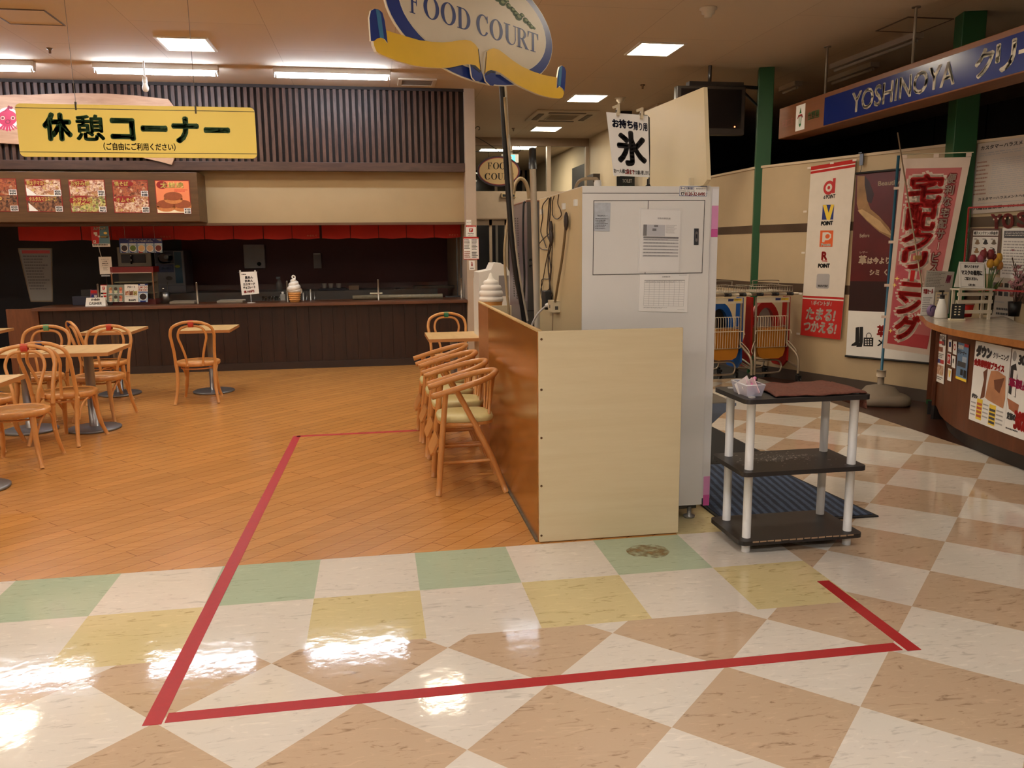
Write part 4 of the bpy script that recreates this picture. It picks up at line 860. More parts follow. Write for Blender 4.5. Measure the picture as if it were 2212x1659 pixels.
# ================================================================ BLACK AND WHITE RACK WITH TOWEL AND TUB
BSH = M('rack_black', (40,36,36), .4, var=.12, scale=12); RWH = M('rack_white', (222,222,222), .35, var=.02); CHIP = M('rack_chip', (168,140,112), .7, var=.1)
rk = thing('shelf_rack', 'three-tier rack with black shelves and white tube legs', 'rack', (2.3,-.16,0))
rx0, rx1, ry0, ry1 = 1.985, 2.625, -.345, .03
def rr(x0,x1,y0,y1,r=.03,n=5):
    o = []
    for cx, cy, a in ((x1-r,y1-r,0),(x0+r,y1-r,PI/2),(x0+r,y0+r,PI),(x1-r,y0+r,1.5*PI)): o += [(cx+r*math.cos(a+PI/2*i/n), cy+r*math.sin(a+PI/2*i/n)) for i in range(n+1)]
    return o
for z, nm in ((.072,'bottom'),(.412,'middle'),(.762,'top')):
    b = MB(); b.prism(rr(rx0,rx1,ry0,ry1), (0,0,z), (1,0,0), (0,1,0), .022, BSH)
    rd = random.Random(9)
    if nm == 'bottom':
        for k in range(14): x = rx0+.06+k*.038; b.box(x, x+.032, ry0-.001, ry0+.003, z-.006-.004*rd.random(), z-.001, CHIP)
    if nm == 'middle':
        FLK = M('rack_flecks',(206,200,192),.6,var=0)
        for k in range(150):
            x, y, a, L = rd.gauss(2.30,.11), rd.gauss(-.12,.06), rd.uniform(0,PI), rd.uniform(.002,.007)
            if rx0+.05 < x < rx1-.05 and ry0+.04 < y < ry1-.03: dx, dy = math.cos(a)*L, math.sin(a)*L; b.add([(x-dx-dy*.25,y-dy+dx*.25,z+.0006),(x-dx+dy*.25,y-dy-dx*.25,z+.0006),(x+dx+dy*.25,y+dy-dx*.25,z+.0006),(x+dx-dy*.25,y+dy+dx*.25,z+.0006)], [(0,1,2,3)], FLK)
    build('shelf', b, rk)
for x, y in ((2.04,-.285),(2.57,-.29),(2.055,-.025),(2.575,-.03)):
    b = MB()
    for z0, z1 in ((0,.05),(.072,.39),(.412,.74)): b.cyl((x,y,z0),(x,y,z1),.0205,RWH,n=20)
    b.cyl((x,y,.05),(x,y,.073),.018,RWH); b.cyl((x,y,.39),(x,y,.413),.018,RWH); b.cyl((x,y,.762),(x,y,.766),.017,RWH)
    build('leg', b, rk)
TOW = M('towel_brown', (128,80,66), .95, var=.18, scale=70, bump=.6)
b = MB()
def tow(u, v):
    x = 2.14+.47*u+.02*math.sin(3*v); y = -.325+.33*v+.008*math.sin(9*u)
    return (x, y, .770+.003*math.sin(11*u+3*v)*math.sin(5*v)+.002*math.sin(23*u))
b.grid(tow, 26, 14, TOW); b.grid(lambda u, v: (2.14+.47*u+.02*math.sin(3), .005+.008*math.sin(9*u)+.03*v, .772-.0*v-.09*v*v*(1 if u > .5 else .6)+.004*math.sin(23*u)), 20, 4, TOW)
b.grid(lambda u, v: (2.615+.012*v, -.30+.30*u, .772-.085*v), 10, 4, TOW)
props(build('towel', b, solid=.007), 'brown towel spread over the top shelf of the black rack', 'towel')
TUBM = M('tub_clear', (214,214,232), .25, var=0, alpha=.38)
tb = thing('plastic_tub', 'small clear plastic tub on the corner of the black rack', 'tub', (2.06,-.20,.763))
b = MB(); A_ = [(-.036,-.07),(.036,-.07),(.036,.07),(-.036,.07)]; Bq = [(-.047,-.085),(.047,-.085),(.047,.085),(-.047,.085)]
vs = [(x+2.06,y-.20,.764) for x,y in A_]+[(x+2.06,y-.20,.818) for x,y in Bq]; b.add(vs, [(3,2,1,0)]+[(i,(i+1)%4,(i+1)%4+4,i+4) for i in range(4)], TUBM)
build('body', b, tb, solid=.003); b = MB(); b.tube([(x+2.06,y-.20,.819) for x,y in Bq], .003, M('tub_rim',(232,232,240),.3,var=0), closed=True, n=6); build('rim', b, tb)
b = MB()
for k, (dx, dy, a, z) in enumerate(((0,-.03,.5,.03),(.01,.0,.9,.04),(-.012,.03,.3,.035),(.015,-.05,1.3,.05))):
    c = V3((2.06+dx*.8,-.20+dy*.8,.768+z*.7)); ex = V3((math.cos(a)*.04,math.sin(a)*.05,.018*(-1)**k)); ey = V3((-.012,.01,.035)); b.add([c-ex-ey,c+ex-ey,c+ex+ey,c-ex+ey],[(0,1,2,3)], M('mask_pink',(238,206,218),.8,var=.04) if k % 2 else M('mask_white',(240,232,226),.8,var=.03))
b.tube(smooth([(2.05,-.24,.79),(2.075,-.23,.832),(2.09,-.21,.842),(2.09,-.19,.83),(2.08,-.17,.79)],5), .006, PINK, n=6)
props(build('paper_masks', b, solid=.003), 'pink and white paper items in the clear plastic tub', 'paper', kind='stuff')

# ================================================================ MATS
MATB = bpy.data.materials.new('mat_navy'); MATB.use_nodes = True; nt = MATB.node_tree; bs = nt.nodes['Principled BSDF']; bs.inputs['Roughness'].default_value = .9
tc = nt.nodes.new('ShaderNodeTexCoord'); wv = nt.nodes.new('ShaderNodeTexWave'); mp = nt.nodes.new('ShaderNodeMapping'); mp.inputs['Rotation'].default_value = (0,0,.12); wv.inputs['Scale'].default_value = 6.5; wv.inputs['Distortion'].default_value = 1.2; wv.inputs['Detail'].default_value = 2; wv.bands_direction = 'X'
ck = nt.nodes.new('ShaderNodeTexVoronoi'); ck.inputs['Scale'].default_value = 55
rp = nt.nodes.new('ShaderNodeValToRGB'); rp.color_ramp.elements[0].color = rgb(46,58,84); rp.color_ramp.elements[1].color = rgb(86,106,140); rp.color_ramp.elements[0].position = .3; rp.color_ramp.elements[1].position = .7
ml = nt.nodes.new('ShaderNodeMix'); ml.data_type = 'RGBA'; ml.blend_type = 'MULTIPLY'; ml.inputs['Factor'].default_value = .4
nt.links.new(tc.outputs['Object'], mp.inputs[0]); nt.links.new(mp.outputs[0], wv.inputs[0]); nt.links.new(wv.outputs['Fac'], rp.inputs[0]); nt.links.new(tc.outputs['Object'], ck.inputs['Vector']); nt.links.new(rp.outputs[0], ml.inputs['A']); nt.links.new(ck.outputs['Distance'], ml.inputs['B']); nt.links.new(ml.outputs['Result'], bs.inputs['Base Color'])
RUB = M('mat_rubber', (30,28,30), .7, var=.06)
def mat_(lab, cs, mt, z=.008):
    t = thing('floor_mat', lab, 'mat', (sum(c[0] for c in cs)/4, sum(c[1] for c in cs)/4, 0)); b = MB()
    b.prism(cs, (0,0,z), (1,0,0), (0,1,0), z-.0005, RUB); build('rubber_edge', b, t)
    cx, cy = sum(c[0] for c in cs)/4, sum(c[1] for c in cs)/4; c2 = [(cx+(x-cx)*.955, cy+(y-cy)*.96) for x, y in cs]
    b = MB(); b.prism(c2, (0,0,z+.003), (1,0,0), (0,1,0), .0028, mt); build('pile', b, t)
m1, m2 = FL(1898,1117), FL(1640,1000)
mat_('navy ribbed floor mat under and behind the black rack', [(2.10,m1.y+.02),(m1.x,m1.y),(m2.x+.02,m2.y),(2.12,m2.y+.02)], MATB)
m3, m4 = FL(1648,984), FL(1534,924)
mat_('black floor mat beyond the navy mat beside the ice machine', [(2.12,m2.y+.03),(m3.x+.03,m2.y+.02),(m4.x+.02,m4.y),(2.12,m4.y+.02)], MATBLACK)
# panel helpers that take measured positions
def _uv(P, x, y):
    d = ray(x, y); p = CAM+d*((P.tl-CAM).dot(P.n)/d.dot(P.n)); a = P.tr-P.tl; b = P.bl-P.tl; q = p-P.tl
    aa, bb, ab, qa, qb = a.dot(a), b.dot(b), a.dot(b), q.dot(a), q.dot(b); D = aa*bb-ab*ab
    return ((qa*bb-qb*ab)/D, (qb*aa-qa*ab)/D)
Panel.uv = _uv
def _tpx(P, t, x0, y0, x1, y1, mat, bold=0.0, l=2, shear=0.0):
    u0, v0 = P.uv(x0, (y0+y1)/2)[0], P.uv((x0+x1)/2, y0)[1]; u1, v1 = P.uv(x1, (y0+y1)/2)[0], P.uv((x0+x1)/2, y1)[1]; P.text(t, u0, v0, u1, v1, mat, bold, l, shear); return P
Panel.tpx = _tpx
def _ppx(P, pts, mat, l=1): P.poly([P.uv(*p) for p in pts], mat, l); return P
Panel.ppx = _ppx
def _rpx(P, x0, y0, x1, y1, mat, l=1): return P.ppx([(x0,y0),(x1,y0),(x1,y1),(x0,y1)], mat, l)
Panel.rpx = _rpx
def _epx(P, x, y, rx, ry, mat, l=1): u, v = P.uv(x, y); P.ell(u, v, abs(P.uv(x+rx,y)[0]-u), abs(P.uv(x,y+ry)[1]-v), mat, l); return P
Panel.epx = _epx
def card(name, lab, cat, corners, draw, mat=WHITE, th=.003, group=None, side=None):
    b = MB(); P = Panel(b, *corners, th=th, mat=mat, side=side); draw(P); return props(build(name, b), lab, cat, group)

# ================================================================ HANGING YELLOW SIGN
HSY = 3.0; HY = M('hang_yellow', (238,216,112), .45, var=.02, scale=2); HGR = M('hang_green', (34,78,36), .5, var=0); HDK = M('hang_line', (56,50,26), .5, var=0)
hs = thing('hanging_sign', 'long yellow hanging sign with green Japanese lettering for the rest corner', 'sign', (PY(290,280,HSY).x, HSY, PY(290,343,HSY).z))
b = MB(); Qh = Plane2(b, (0,HSY,0), (1,0,0)); tl_, tr_, br_, bl_ = [Qh.ab(*p) for p in ((32,222),(551,233.5),(554,343.5),(43,337))]
a0, a1, z0, z1 = (tl_[0]+bl_[0])/2, (tr_[0]+br_[0])/2, (bl_[1]+br_[1])/2, (tl_[1]+tr_[1])/2
Qh.slab([(a0+x if i < 2 or i > 3 else a0+x, z0+z) for i, (x, z) in enumerate([])] or rr(a0,a1,z0,z1,.035,5), 0, .012, HY); build('board', b, hs)
b = MB(); P = Panel(b, (a0,HSY,z1), (a1,HSY,z1), (a0,HSY,z0))
for v in (.075, .905): P.rect(0, v, 1, v+.012, HDK)
for ch, x0, y0, x1, y1 in (('休',92,243,156,305),('憩',162,246,227,306),('コ',238,255,292,304),('ー',304,271,362,285),('ナ',371,252,430,310),('ー',440,275,497,288)): P.tpx(ch, x0+3, y0+3, x1-3, y1-3, HGR, {'ー': .006, '憩': .0036}.get(ch, .0066))
P.tpx('（ご自由にご利用ください）', 224, 309, 379, 325, HDK, .0007); build('lettering', b, hs)
for (x, y), (x2, y2) in (((164,229),(139,0)),((423,237),(405,0))):
    b = MB(); p, q = PY(x,y,HSY+.006), PY(x2,y2,HSY+.006); d = (q-p).normalized(); b.cyl(p, p+d*((H-p.z)/d.z), .0022, M('wire_grey',(120,112,104),.4,.5,var=0), n=6); b.box(p.x-.006,p.x+.006,HSY-.003,HSY+.012,p.z-.03,p.z+.03,HDK); build('hanging_wire', b, hs)

# ================================================================ OCTOPUS BOARD
OY = 6.5; OW = WOOD('octo_board', (176,134,104), (206,164,132), .5, (.8,5,6), nscale=2.5); OCR = M('octopus_red', (196,40,84), .5, var=.04); OCD = M('octopus_dark', (140,22,54), .5, var=0)
t = thing('wooden_board', 'natural-edged pale wooden board with a pink octopus behind the yellow sign', 'sign board', (PY(150,300,OY).x, OY, PY(150,300,OY).z))
b = MB(); Qo = Plane2(b, (0,OY,0), (1,0,0)); Qo.slab([Qo.ab(*p) for p in ((-60,211),(0,206),(30,204),(62,205),(100,203),(170,201),(230,202),(290,206),(335,211),(363,214),(374,228),(377,290),(376,342),(371,356),(345,349),(300,339),(200,325),(100,315),(0,309),(-60,306))], 0, .04, OW); build('plank', b, t, bevel=.006)
b = MB(); Pp = Panel(b, *PYq(OY, (-30,225),(45,225),(-30,295))); Pp.epx(16,256,25,24,WHITE,1); Pp.epx(16,255,21,17,OCR,2); Pp.ppx([(8,240),(18,231),(22,240)],OCR,2); Pp.epx(19,232,3,4,OCD,3); Pp.epx(24,233,4,3,OCD,3)
for x in (6,28): Pp.epx(x,255,4.5,4,CREAM,3); Pp.epx(x,255,3,2.8,OCD,4)
Pp.epx(17,263,6,5,OCD,3); Pp.epx(17,263,3.5,3,OCR,4)
for k in range(6): x = -3+k*7.5; Pp.ppx([(8+k*3,268),(12+k*3,268),(x+5,285-abs(k-2.5)*2),(x,283-abs(k-2.5)*2)],OCR,3)
build('octopus_print', b, t)

# ================================================================ MENU BOARD WITH PHOTO CARDS
MY = 6.25; MW = WOOD('menu_board_wood', (76,50,26), (98,68,38), .4, (.6,4,8), nscale=2.5)
mx1 = PY(428,420,MY).x; mz0, mz1 = PY(300,479,MY).z, PY(300,371.5,MY).z
b = MB(); b.box(-6.4, mx1, MY, 6.71, mz0, mz1, MW); props(build('menu_board', b, bevel=.004), 'long brown box board holding the food photo cards above the counter', 'menu board')
def FOOD(name, cols, sc=40):
    m = bpy.data.materials.new(name); m.use_nodes = True; nt = m.node_tree; bs = nt.nodes['Principled BSDF']; bs.inputs['Roughness'].default_value = .5
    tc = nt.nodes.new('ShaderNodeTexCoord'); vo = nt.nodes.new('ShaderNodeTexVoronoi'); vo.inputs['Scale'].default_value = sc; nz = nt.nodes.new('ShaderNodeTexNoise'); nz.inputs['Scale'].default_value = sc*.35; nz.inputs['Detail'].default_value = 5; nz.inputs['Distortion'].default_value = 1.5
    mx = nt.nodes.new('ShaderNodeMix'); mx.data_type = 'RGBA'; mx.inputs['Factor'].default_value = .45; rp = nt.nodes.new('ShaderNodeValToRGB'); rp.color_ramp.interpolation = 'LINEAR'; el = rp.color_ramp.elements
    while len(el) < len(cols): el.new(.5)
    for i, c in enumerate(cols): el[i].position = .28+.44*i/(len(cols)-1); el[i].color = rgb(*c)
    nt.links.new(tc.outputs['Object'], vo.inputs['Vector']); nt.links.new(tc.outputs['Object'], nz.inputs['Vector']); nt.links.new(nz.outputs['Fac'], mx.inputs['A']); nt.links.new(vo.outputs['Color'], mx.inputs['B']); nt.links.new(mx.outputs['Result'], rp.inputs['Fac']); nt.links.new(rp.outputs['Color'], bs.inputs['Base Color']); return m
FOODA = FOOD('food_brown', ((60,28,18),(140,74,44),(176,98,60),(120,48,40),(214,170,130))); FOODB = FOOD('food_red', ((110,30,20),(180,66,40),(220,150,110))); FOODC = FOOD('food_tan', ((96,50,34),(196,140,104),(228,206,180),(150,70,56),(206,180,110))); FOODG = FOOD('food_green', ((84,46,34),(130,140,66),(206,196,120),(120,60,50),(226,214,180))); FOODD = FOOD('food_dark', ((34,20,16),(90,54,36),(150,100,66),(60,34,28))); ORGB = M('card_orange', (226,130,84), .5, var=.06, scale=4)
MAROON = M('card_maroon', (140,24,22), .5, var=.05); GOLD = M('card_gold', (252,228,130), .5, var=0)
def price(P, u, v, a, c):
    P.rect(u, v, u+.2, v+.17, WHITE, 3); P.text('¥'+a, u+.02, v+.015, u+.18, v+.075, INK, .004, 4); P.text('¥'+c, u+.02, v+.09, u+.18, v+.155, INK, .004, 4)
def two(t1, t2, f1, f2, pr, t2b=None, light=False):
    def d(P):
        P.rect(.0,.0,1,1,MAROON,1); P.rect(.02,.02,.98,.49,f1,1.5); P.rect(.02,.51,.98,.98,f2,1.5)
        if light: P.poly([(.03,.25),(.3,.48),(.97,.49),(.97,.52),(.03,.5)],WHITE,1.8); P.poly([(.05,.72),(.3,.97),(.05,.97)],WHITE,1.8)
        P.ell(.3,.12,.3,.10,MAROON,2); P.text(t1,.06,.05,.06+.13*len(t1) if len(t1) < 5 else .78,.19,GOLD,.004,3)
        P.ell(.3,.64 if t2b else .6,.32,.14 if t2b else .10,MAROON,2); P.text(t2,.08,.54,.08+.13*len(t2) if len(t2) < 5 else .84,.67,GOLD,.004,3)
        if t2b: P.text(t2b,.08,.68,.62,.80,GOLD,.008,3)
        price(P,.79,.33,pr[0],pr[1]); price(P,.79,.82,pr[2],pr[3])
    return d
def taiko(P):
    P.rect(0,0,1,1,MAROON,1); P.rect(.02,.02,.98,.98,ORGB,1.3); P.rect(.02,.75,.98,.98,CREAM,1.5); TB, TT = M('cake_side',(196,122,66),.5,var=.15,scale=40), M('cake_top',(146,74,38),.5,var=.12,scale=30)
    for u, v in ((.28,.74),(.74,.74),(.50,.50)): P.ell(u,v+.08,.27,.13,TB,2+(v < .6)); P.rect(u-.27,v-.02,u+.27,v+.08,TB,2+(v < .6)); P.ell(u,v-.02,.27,.13,TT,2.4+(v < .6))
    P.ell(.2,.14,.16,.12,MAROON,2); P.text('太鼓焼',.16,.06,.82,.23,GOLD,.006,4); P.lines(.55,.28,.95,.36,2,RED,3); price(P,.79,.84,'100','108')
for cs, dr, lab in (([(-56,385),(30,386),(-40,457)], two('明太子','しょうゆ',FOODA,FOODD,('450','494','500','509')), 'menu photo card cut off by the left edge of the board'),
    ([(49,386),(127,387),(63,458)], two('明太子マヨネーズ','タルタルマヨネーズ',FOODC,FOODD,('500','504','500','509'),None,True), 'menu photo card of two mayonnaise takoyaki trays'),
    ([(144,387),(222,388),(157,459)], two('お好み焼','お好み焼',FOODC,FOODG,('450','491','600','612'),'ねぎベース'), 'menu photo card of two okonomiyaki dishes'),
    ([(238,388),(315,389),(251,460)], two('焼そば','オムそば',FOODA,FOODC,('450','488','580','591')), 'menu photo card of fried noodles and omelette noodles'),
    ([(331,389),(406,390),(342,461)], taiko, 'menu photo card of round brown cakes at the right end')):
    q = PYq(MY-.003, *cs); z0_, z1_ = q[2].z, (q[0].z+q[1].z)/2; xa = (q[0].x+q[2].x)/2; wv_ = q[1].x-q[0].x
    card('menu_card', lab, 'menu card', [V3((xa,MY-.003,z1_)), V3((xa+wv_,MY-.003,z1_)), V3((xa,MY-.003,z0_))], dr, MAROON, .002, 'food photo cards on the menu board')

# ================================================================ SERVING COUNTER
CWD = WOOD('counter_dark', (34,19,14), (54,31,23), .38, (7,7,.8), knots=True, nscale=2.5); CTW = WOOD('counter_top', (88,54,38), (110,70,48), .35, (.8,5,5), nscale=2.5)
CX0 = PY(66,660,6.5).x; CZ = .828
b = MB(); xx = CX0+.04
while xx < xR: x2 = min(xx+.148, xR); b.box(xx, x2-.003, 6.62, 6.64, .09, CZ-.04, CWD); xx += .148
b.box(CX0+.04, xR, 6.64, 6.66, .0, CZ-.04, CWD); b.box(CX0+.04, xR, 6.605, 6.64, 0, .09, M('counter_kick',(48,34,30),.5,var=.08)); props(build('serving_counter', b), 'dark knotty plank counter front along the food stall', 'counter')
b = MB(); b.box(CX0, xR, 6.50, 7.15, CZ-.038, CZ, CTW); props(build('worktop', b, bevel=.004), 'long brown wooden worktop on the food stall counter', 'worktop')
b = MB(); x0g, x1g = PY(12,670,6.6).x, CX0+.035; b.box(x0g, x1g, 6.60, 6.64, .0, PY(30,668,6.6).z, WOOD('gate_wood',(96,56,34),(120,72,44),.45,(7,7,1),knots=True)); props(build('swing_gate', b, bevel=.004), 'low knotty wooden gate at the left end of the food stall counter', 'gate')
BCT = M('back_counter_steel', (88,84,84), .4, .6, var=.05)
b = MB(); b.box(-3.6, 1.2, 8.0, 8.7, 0, .9, BCT); props(build('back_counter', b), 'low steel back counter inside the dark kitchen', 'back counter')
# noren curtains
NR = M('noren_red', (178,34,24), .75, var=.06, scale=6)
NY = 7.1; nz0, nz1 = PY(600,516.5,NY).z, PY(600,470,NY).z
for xs_, lab in (((40,176,240,308,376),'left red noren curtain in the shadows of the food stall'), ((376,442,505,569,631,691),'middle red noren curtain above the food stall counter'), ((695,757,818,878,938,996),'right red noren curtain above the food stall counter')):
    t = thing('noren_curtain', lab, 'curtain', (PY((xs_[0]+xs_[-1])/2,500,NY).x, NY, nz0), 'red noren curtains over the food stall')
    for k in range(len(xs_)-1):
        xa, xb = PY(xs_[k],510,NY).x+.004, PY(xs_[k+1],510,NY).x-.004; b = MB(); ph = rs.random()*6
        b.grid(lambda u, v: (xa+(xb-xa)*u, NY+.012*math.sin(7*u+ph)*(1-v), nz0+(nz1-nz0)*v+.006*math.cos(PI*2*u)*(1-v)), 10, 4, NR)
        if k == len(xs_)-2:
            for i, ch in enumerate('おぐさま'): pass
            P = Panel(b, (xb-.16,NY-.014,nz0+.055), (xb-.03,NY-.014,nz0+.055), (xb-.16,NY-.014,nz0+.02)); P.text('やきたて',0,.1,1,.9,M('noren_print',(190,120,90),.7,var=0),0,1)
        build('cloth', b, t)
    b = MB(); b.cyl((PY(xs_[0],480,NY).x,NY+.01,nz1-.02),(PY(xs_[-1],480,NY).x,NY+.01,nz1-.02),.008,BLKPL); build('rod', b, t)
# sneeze guard
gt = PY(425,611,6.78).z; t = thing('sneeze_guard', 'clear sneeze guard with slim steel posts along the food stall counter', 'sneeze guard', (-1,6.78,CZ))
gp = [PY(x,650,6.78).x for x in (214,427,622,818)]+[xR-.05]
for x in gp: b = MB(); b.cyl((x,6.78,CZ),(x,6.78,gt),.0115,M('post_steel',(170,160,146),.35,.6,var=.03),n=12); b.ellipsoid((x,6.78,gt),.0115,.0115,.008,MATS['post_steel']); build('post', b, t)
for x, x2 in zip(gp[:-1], gp[1:]): b = MB(); b.box(x+.012, x2-.012, 6.777, 6.781, CZ+.01, gt-.03, ACRY); build('pane', b, t)
t = thing('sliding_frame', 'narrow steel sliding window frame at the right end of the counter', 'frame', (PY(992,600,7.12).x,7.12,CZ)); b = MB()
for x in (988,996): p = PY(x,600,7.12).x; b.box(p-.008,p+.008,7.11,7.13,CZ,2.0,DKSTEEL)
b.box(PY(962,640,7.12).x, PY(1003,640,7.12).x, 7.1,7.14,CZ,CZ+.02,DKSTEEL); build('bars', b, t)
# on the counter, left to right
WY = 6.80
def on(x, y=650, Y=WY): return PY(x, y, Y)
t = thing('cash_register', 'small dark blue cash terminal at the left of the counter', 'terminal', (on(182).x,6.95,CZ)); p = on(182,632,6.95); b = MB(); b.box(p.x-.13,p.x+.10,6.9,7.1,CZ,CZ+.11,M('terminal_navy',(40,42,62),.4,var=.05)); build('body', b, t, bevel=.006); b = MB(); b.box(p.x-.02,p.x+.09,6.9,6.93,CZ+.11,CZ+.19,BLKPL); b.box(p.x+.092,p.x+.1,6.895,6.9,CZ+.03,CZ+.1,CHROME); build('display', b, t)
def leaflet(P): P.rect(.05,.05,.95,.3,RED); P.ell(.35,.6,.22,.2,BLUE); P.rect(.5,.45,.9,.62,WHITE); P.ell(.7,.75,.15,.12,WHITE)
card('leaflet', 'small red and blue leaflet standing beside the cash terminal', 'leaflet', PYq(6.88,(195,626),(211,626),(195,652)), leaflet, M('leaflet_violet',(120,70,110),.5,var=.1))
def tent(P): P.text('お会計',.27,.10,.72,.38,INK,.006); P.text('CASHIER',.18,.52,.82,.84,INK,.004)
b = MB(); q = PYq(6.66,(184,644),(225,644),(182,661)); tl0, tr0 = V3((q[0].x,6.70,CZ+.102)), V3((q[1].x,6.70,CZ+.102)); bl0, br0 = V3((q[0].x-.008,6.66,CZ+.002)), V3((q[1].x+.008,6.66,CZ+.002)); P = Panel(b, tl0, tr0, bl0, br0, th=.002, mat=WHITE); tent(P); off_ = V3((0,.09,0)); b.add([tl0,tr0,br0+off_,bl0+off_],[(0,1,2,3)],WHITE); b.add([tr0,br0,br0+off_],[(0,1,2)],WHITE)
props(build('cashier_sign', b), 'white folded cashier sign on the counter', 'tent sign')
def paypay(P): P.rect(0,.0,1,.05,RED); P.rrect(.3,.12,.7,.32,.08,RED); P.text('P',.42,.16,.58,.28,WHITE,.01); P.text('PayPay',.2,.36,.8,.44,INK); P.rect(.05,.5,.95,.6,BLACK); P.rrect(.45,.51,.9,.6,.05,RED,2); P.rrect(.5,.68,.95,.8,.05,RED,2); P.rect(.1,.7,.4,.95,INK,2)
card('payment_card', 'white and red payment card on the glass guard beside the ice cream card', 'card', PYq(6.765,(217,615),(230.5,615),(217,649)), paypay)
def icecard(P):
    for i in range(3):
        for j in range(2):
            u, v = .2+.3*i, .28+.48*j; P.ell(u,v+.12,.09,.10,[M('cup_peach',(226,180,150),.5,var=.1),M('cup_mint',(196,210,180),.5,var=.1),M('cup_rose',(220,150,130),.5,var=.1)][i],1); P.ell(u,v-.04,.10,.10,[FOODC,M('scoop_dark',(70,60,54),.5,var=.2),FOODB][i],2); P.rect(u-.12,v+.22,u+.12,v+.245,WHITE,2)
card('ice_cream_card', 'grey-green card with six ice cream cups leaning on the showcase', 'menu card', PYq(6.76,(231.5,615),(268,615),(232,652)), icecard, M('card_greygreen',(128,138,130),.5,var=.05))
def flo(P): P.text('フロート',.2,.08,.8,.2,INK,.008); 
def flo2(P):
    flo(P)
    for i, c in enumerate((FOODC,FOODD,FOODG)): P.rect(.06+.3*i,.3,.34+.3*i,.62,c); P.poly([(.06+.3*i,.3),(.34+.3*i,.3),(.34+.3*i,.36),(.12+.3*i,.4)],WHITE,2)
    P.lines(.08,.66,.8,.74,2,PALE); P.text('各300円',.3,.83,.82,.94,INK,.008)
card('float_card', 'white card for drink floats leaning on the showcase', 'menu card', PYq(6.758,(268.5,614.5),(298,614.5),(269,652.5)), flo2)
def lcup(P): P.rect(0,0,1,.08,BLUE); P.rect(.2,.01,.7,.04,WHITE,2); P.text('L¥150',.06,.12,.94,.24,RED,.008); P.text('R¥100',.06,.28,.94,.38,RED,.008); P.rect(0,.42,1,.47,BLUE); P.rect(0,.47,1,1,M('card_sky',(170,196,226),.5,var=.03),1); P.ell(.5,.70,.42,.20,WHITE,2); P.ell(.5,.70,.37,.175,M('cup_cola',(36,22,26),.4,var=0),3); P.rect(.2,.92,.8,1,BLUE,2)
card('cup_card', 'blue and white drink price card with a dark cup leaning on the showcase', 'menu card', PYq(6.756,(298.5,613.5),(319,613.5),(299,652.5)), lcup)
# showcase
s0, s1 = on(243,640,6.85).x, on(336,640,6.85).x; sz = PY(290,576,6.85).z; t = thing('heated_showcase', 'glass food showcase with a red top on the counter', 'showcase', ((s0+s1)/2,7.05,CZ)); RTOP = M('showcase_red',(122,20,20),.35,var=.05)
b = MB(); b.box(s0,s1,6.84,7.12,sz-.07,sz,RTOP); b.box(s0+.02,s1-.02,6.836,6.84,sz-.078,sz-.07,M('showcase_strip',(220,206,190),.4,var=0)); build('top', b, t, bevel=.004)
b = MB(); b.box(s0,s1,6.84,7.12,CZ,CZ+.06,RTOP); build('base', b, t)
b = MB(); b.box(s0+.01,s1-.01,6.845,6.85,CZ+.06,sz-.078,GLS); build('front_glass', b, t)
for x in (s0+.006, s1-.02): b = MB(); b.box(x,x+.014,6.84,6.86,CZ+.06,sz-.07,M('showcase_post',(140,96,66),.4,.3,var=.03)); build('post', b, t)
for z in (CZ+.13, CZ+.27): b = MB(); b.box(s0+.03,s1-.03,6.87,7.1,z,z+.008,M('showcase_shelf',(170,156,120),.35,.5,var=.05)); build('shelf', b, t)
b = MB(); b.box(s0+.02,s1-.02,7.1,7.11,CZ+.06,sz-.07,M('showcase_back',(104,90,74),.5,var=.06)); build('back_panel', b, t)
# notice on a clip stand, cord, posters above
def notice(P): P.text('お知らせ',.2,.12,.8,.16,INK); P.text('こちら側',.3,.24,.64,.28,INK,.004); P.text('整理券をお取',.25,.36,.72,.40,INK,.004); P.text('りください',.24,.46,.72,.51,INK,.004); P.lines(.3,.6,.7,.8,5,PALE)
t = thing('notice_stand', 'white notice on a clip stand left of the glass showcase', 'notice', (on(230,650,6.86).x,6.86,CZ)); b = MB(); P = Panel(b, *PYq(6.84,(212.5,555),(240,554.5),(216,592.5)), th=.002, mat=WHITE); notice(P); build('sheet', b, t); b = MB(); p = PY(229,595,6.85); b.cyl((p.x,6.86,CZ),(p.x,6.86,p.z+.05),.006,CHROME,n=8); b.box(p.x-.05,p.x+.05,6.835,6.855,p.z-.012,p.z+.006,CHROME); b.lathe([(.001,.012),(.05,.008),(.055,0)][::-1],(p.x,6.86,CZ),CHROME,n=16); build('clip_stand', b, t)
def scratch(P):
    P.poly([(.0,0),(.55,0),(.38,.88),(0,.88)],RED,1); P.poly([(.55,0),(1,0),(1,.88),(.38,.88)],M('poster_blue',(96,140,160),.5,var=.05),1); P.rect(0,.87,1,1,WHITE,1); P.text('スクラッチ',.16,.20,.84,.31,WHITE,.012,3); P.text('スクラッチ',.17,.205,.85,.315,INK,.02,2)
    P.rect(.14,.4,.34,.5,WHITE,2); P.rect(.2,.48,.34,.56,WHITE,2); P.ell(.42,.58,.07,.04,WHITE,2); P.ell(.8,.44,.10,.05,GOLD,2); P.rect(.5,.55,.95,.65,INK,2); P.lines(.52,.57,.92,.63,2,GOLD,3); P.rrect(.08,.74,.22,.84,.02,WHITE,2); P.text('P',.11,.76,.19,.82,RED,.008,3); P.lines(.05,.9,.9,.96,1,INK,2,.8); P.text('スマホで',.3,.07,.7,.13,WHITE,0,3)
card('scratch_poster', 'red and blue hanging poster with white lettering under the menu board', 'poster', PYq(6.74,(194.5,480),(233,480),(200,533)), scratch)
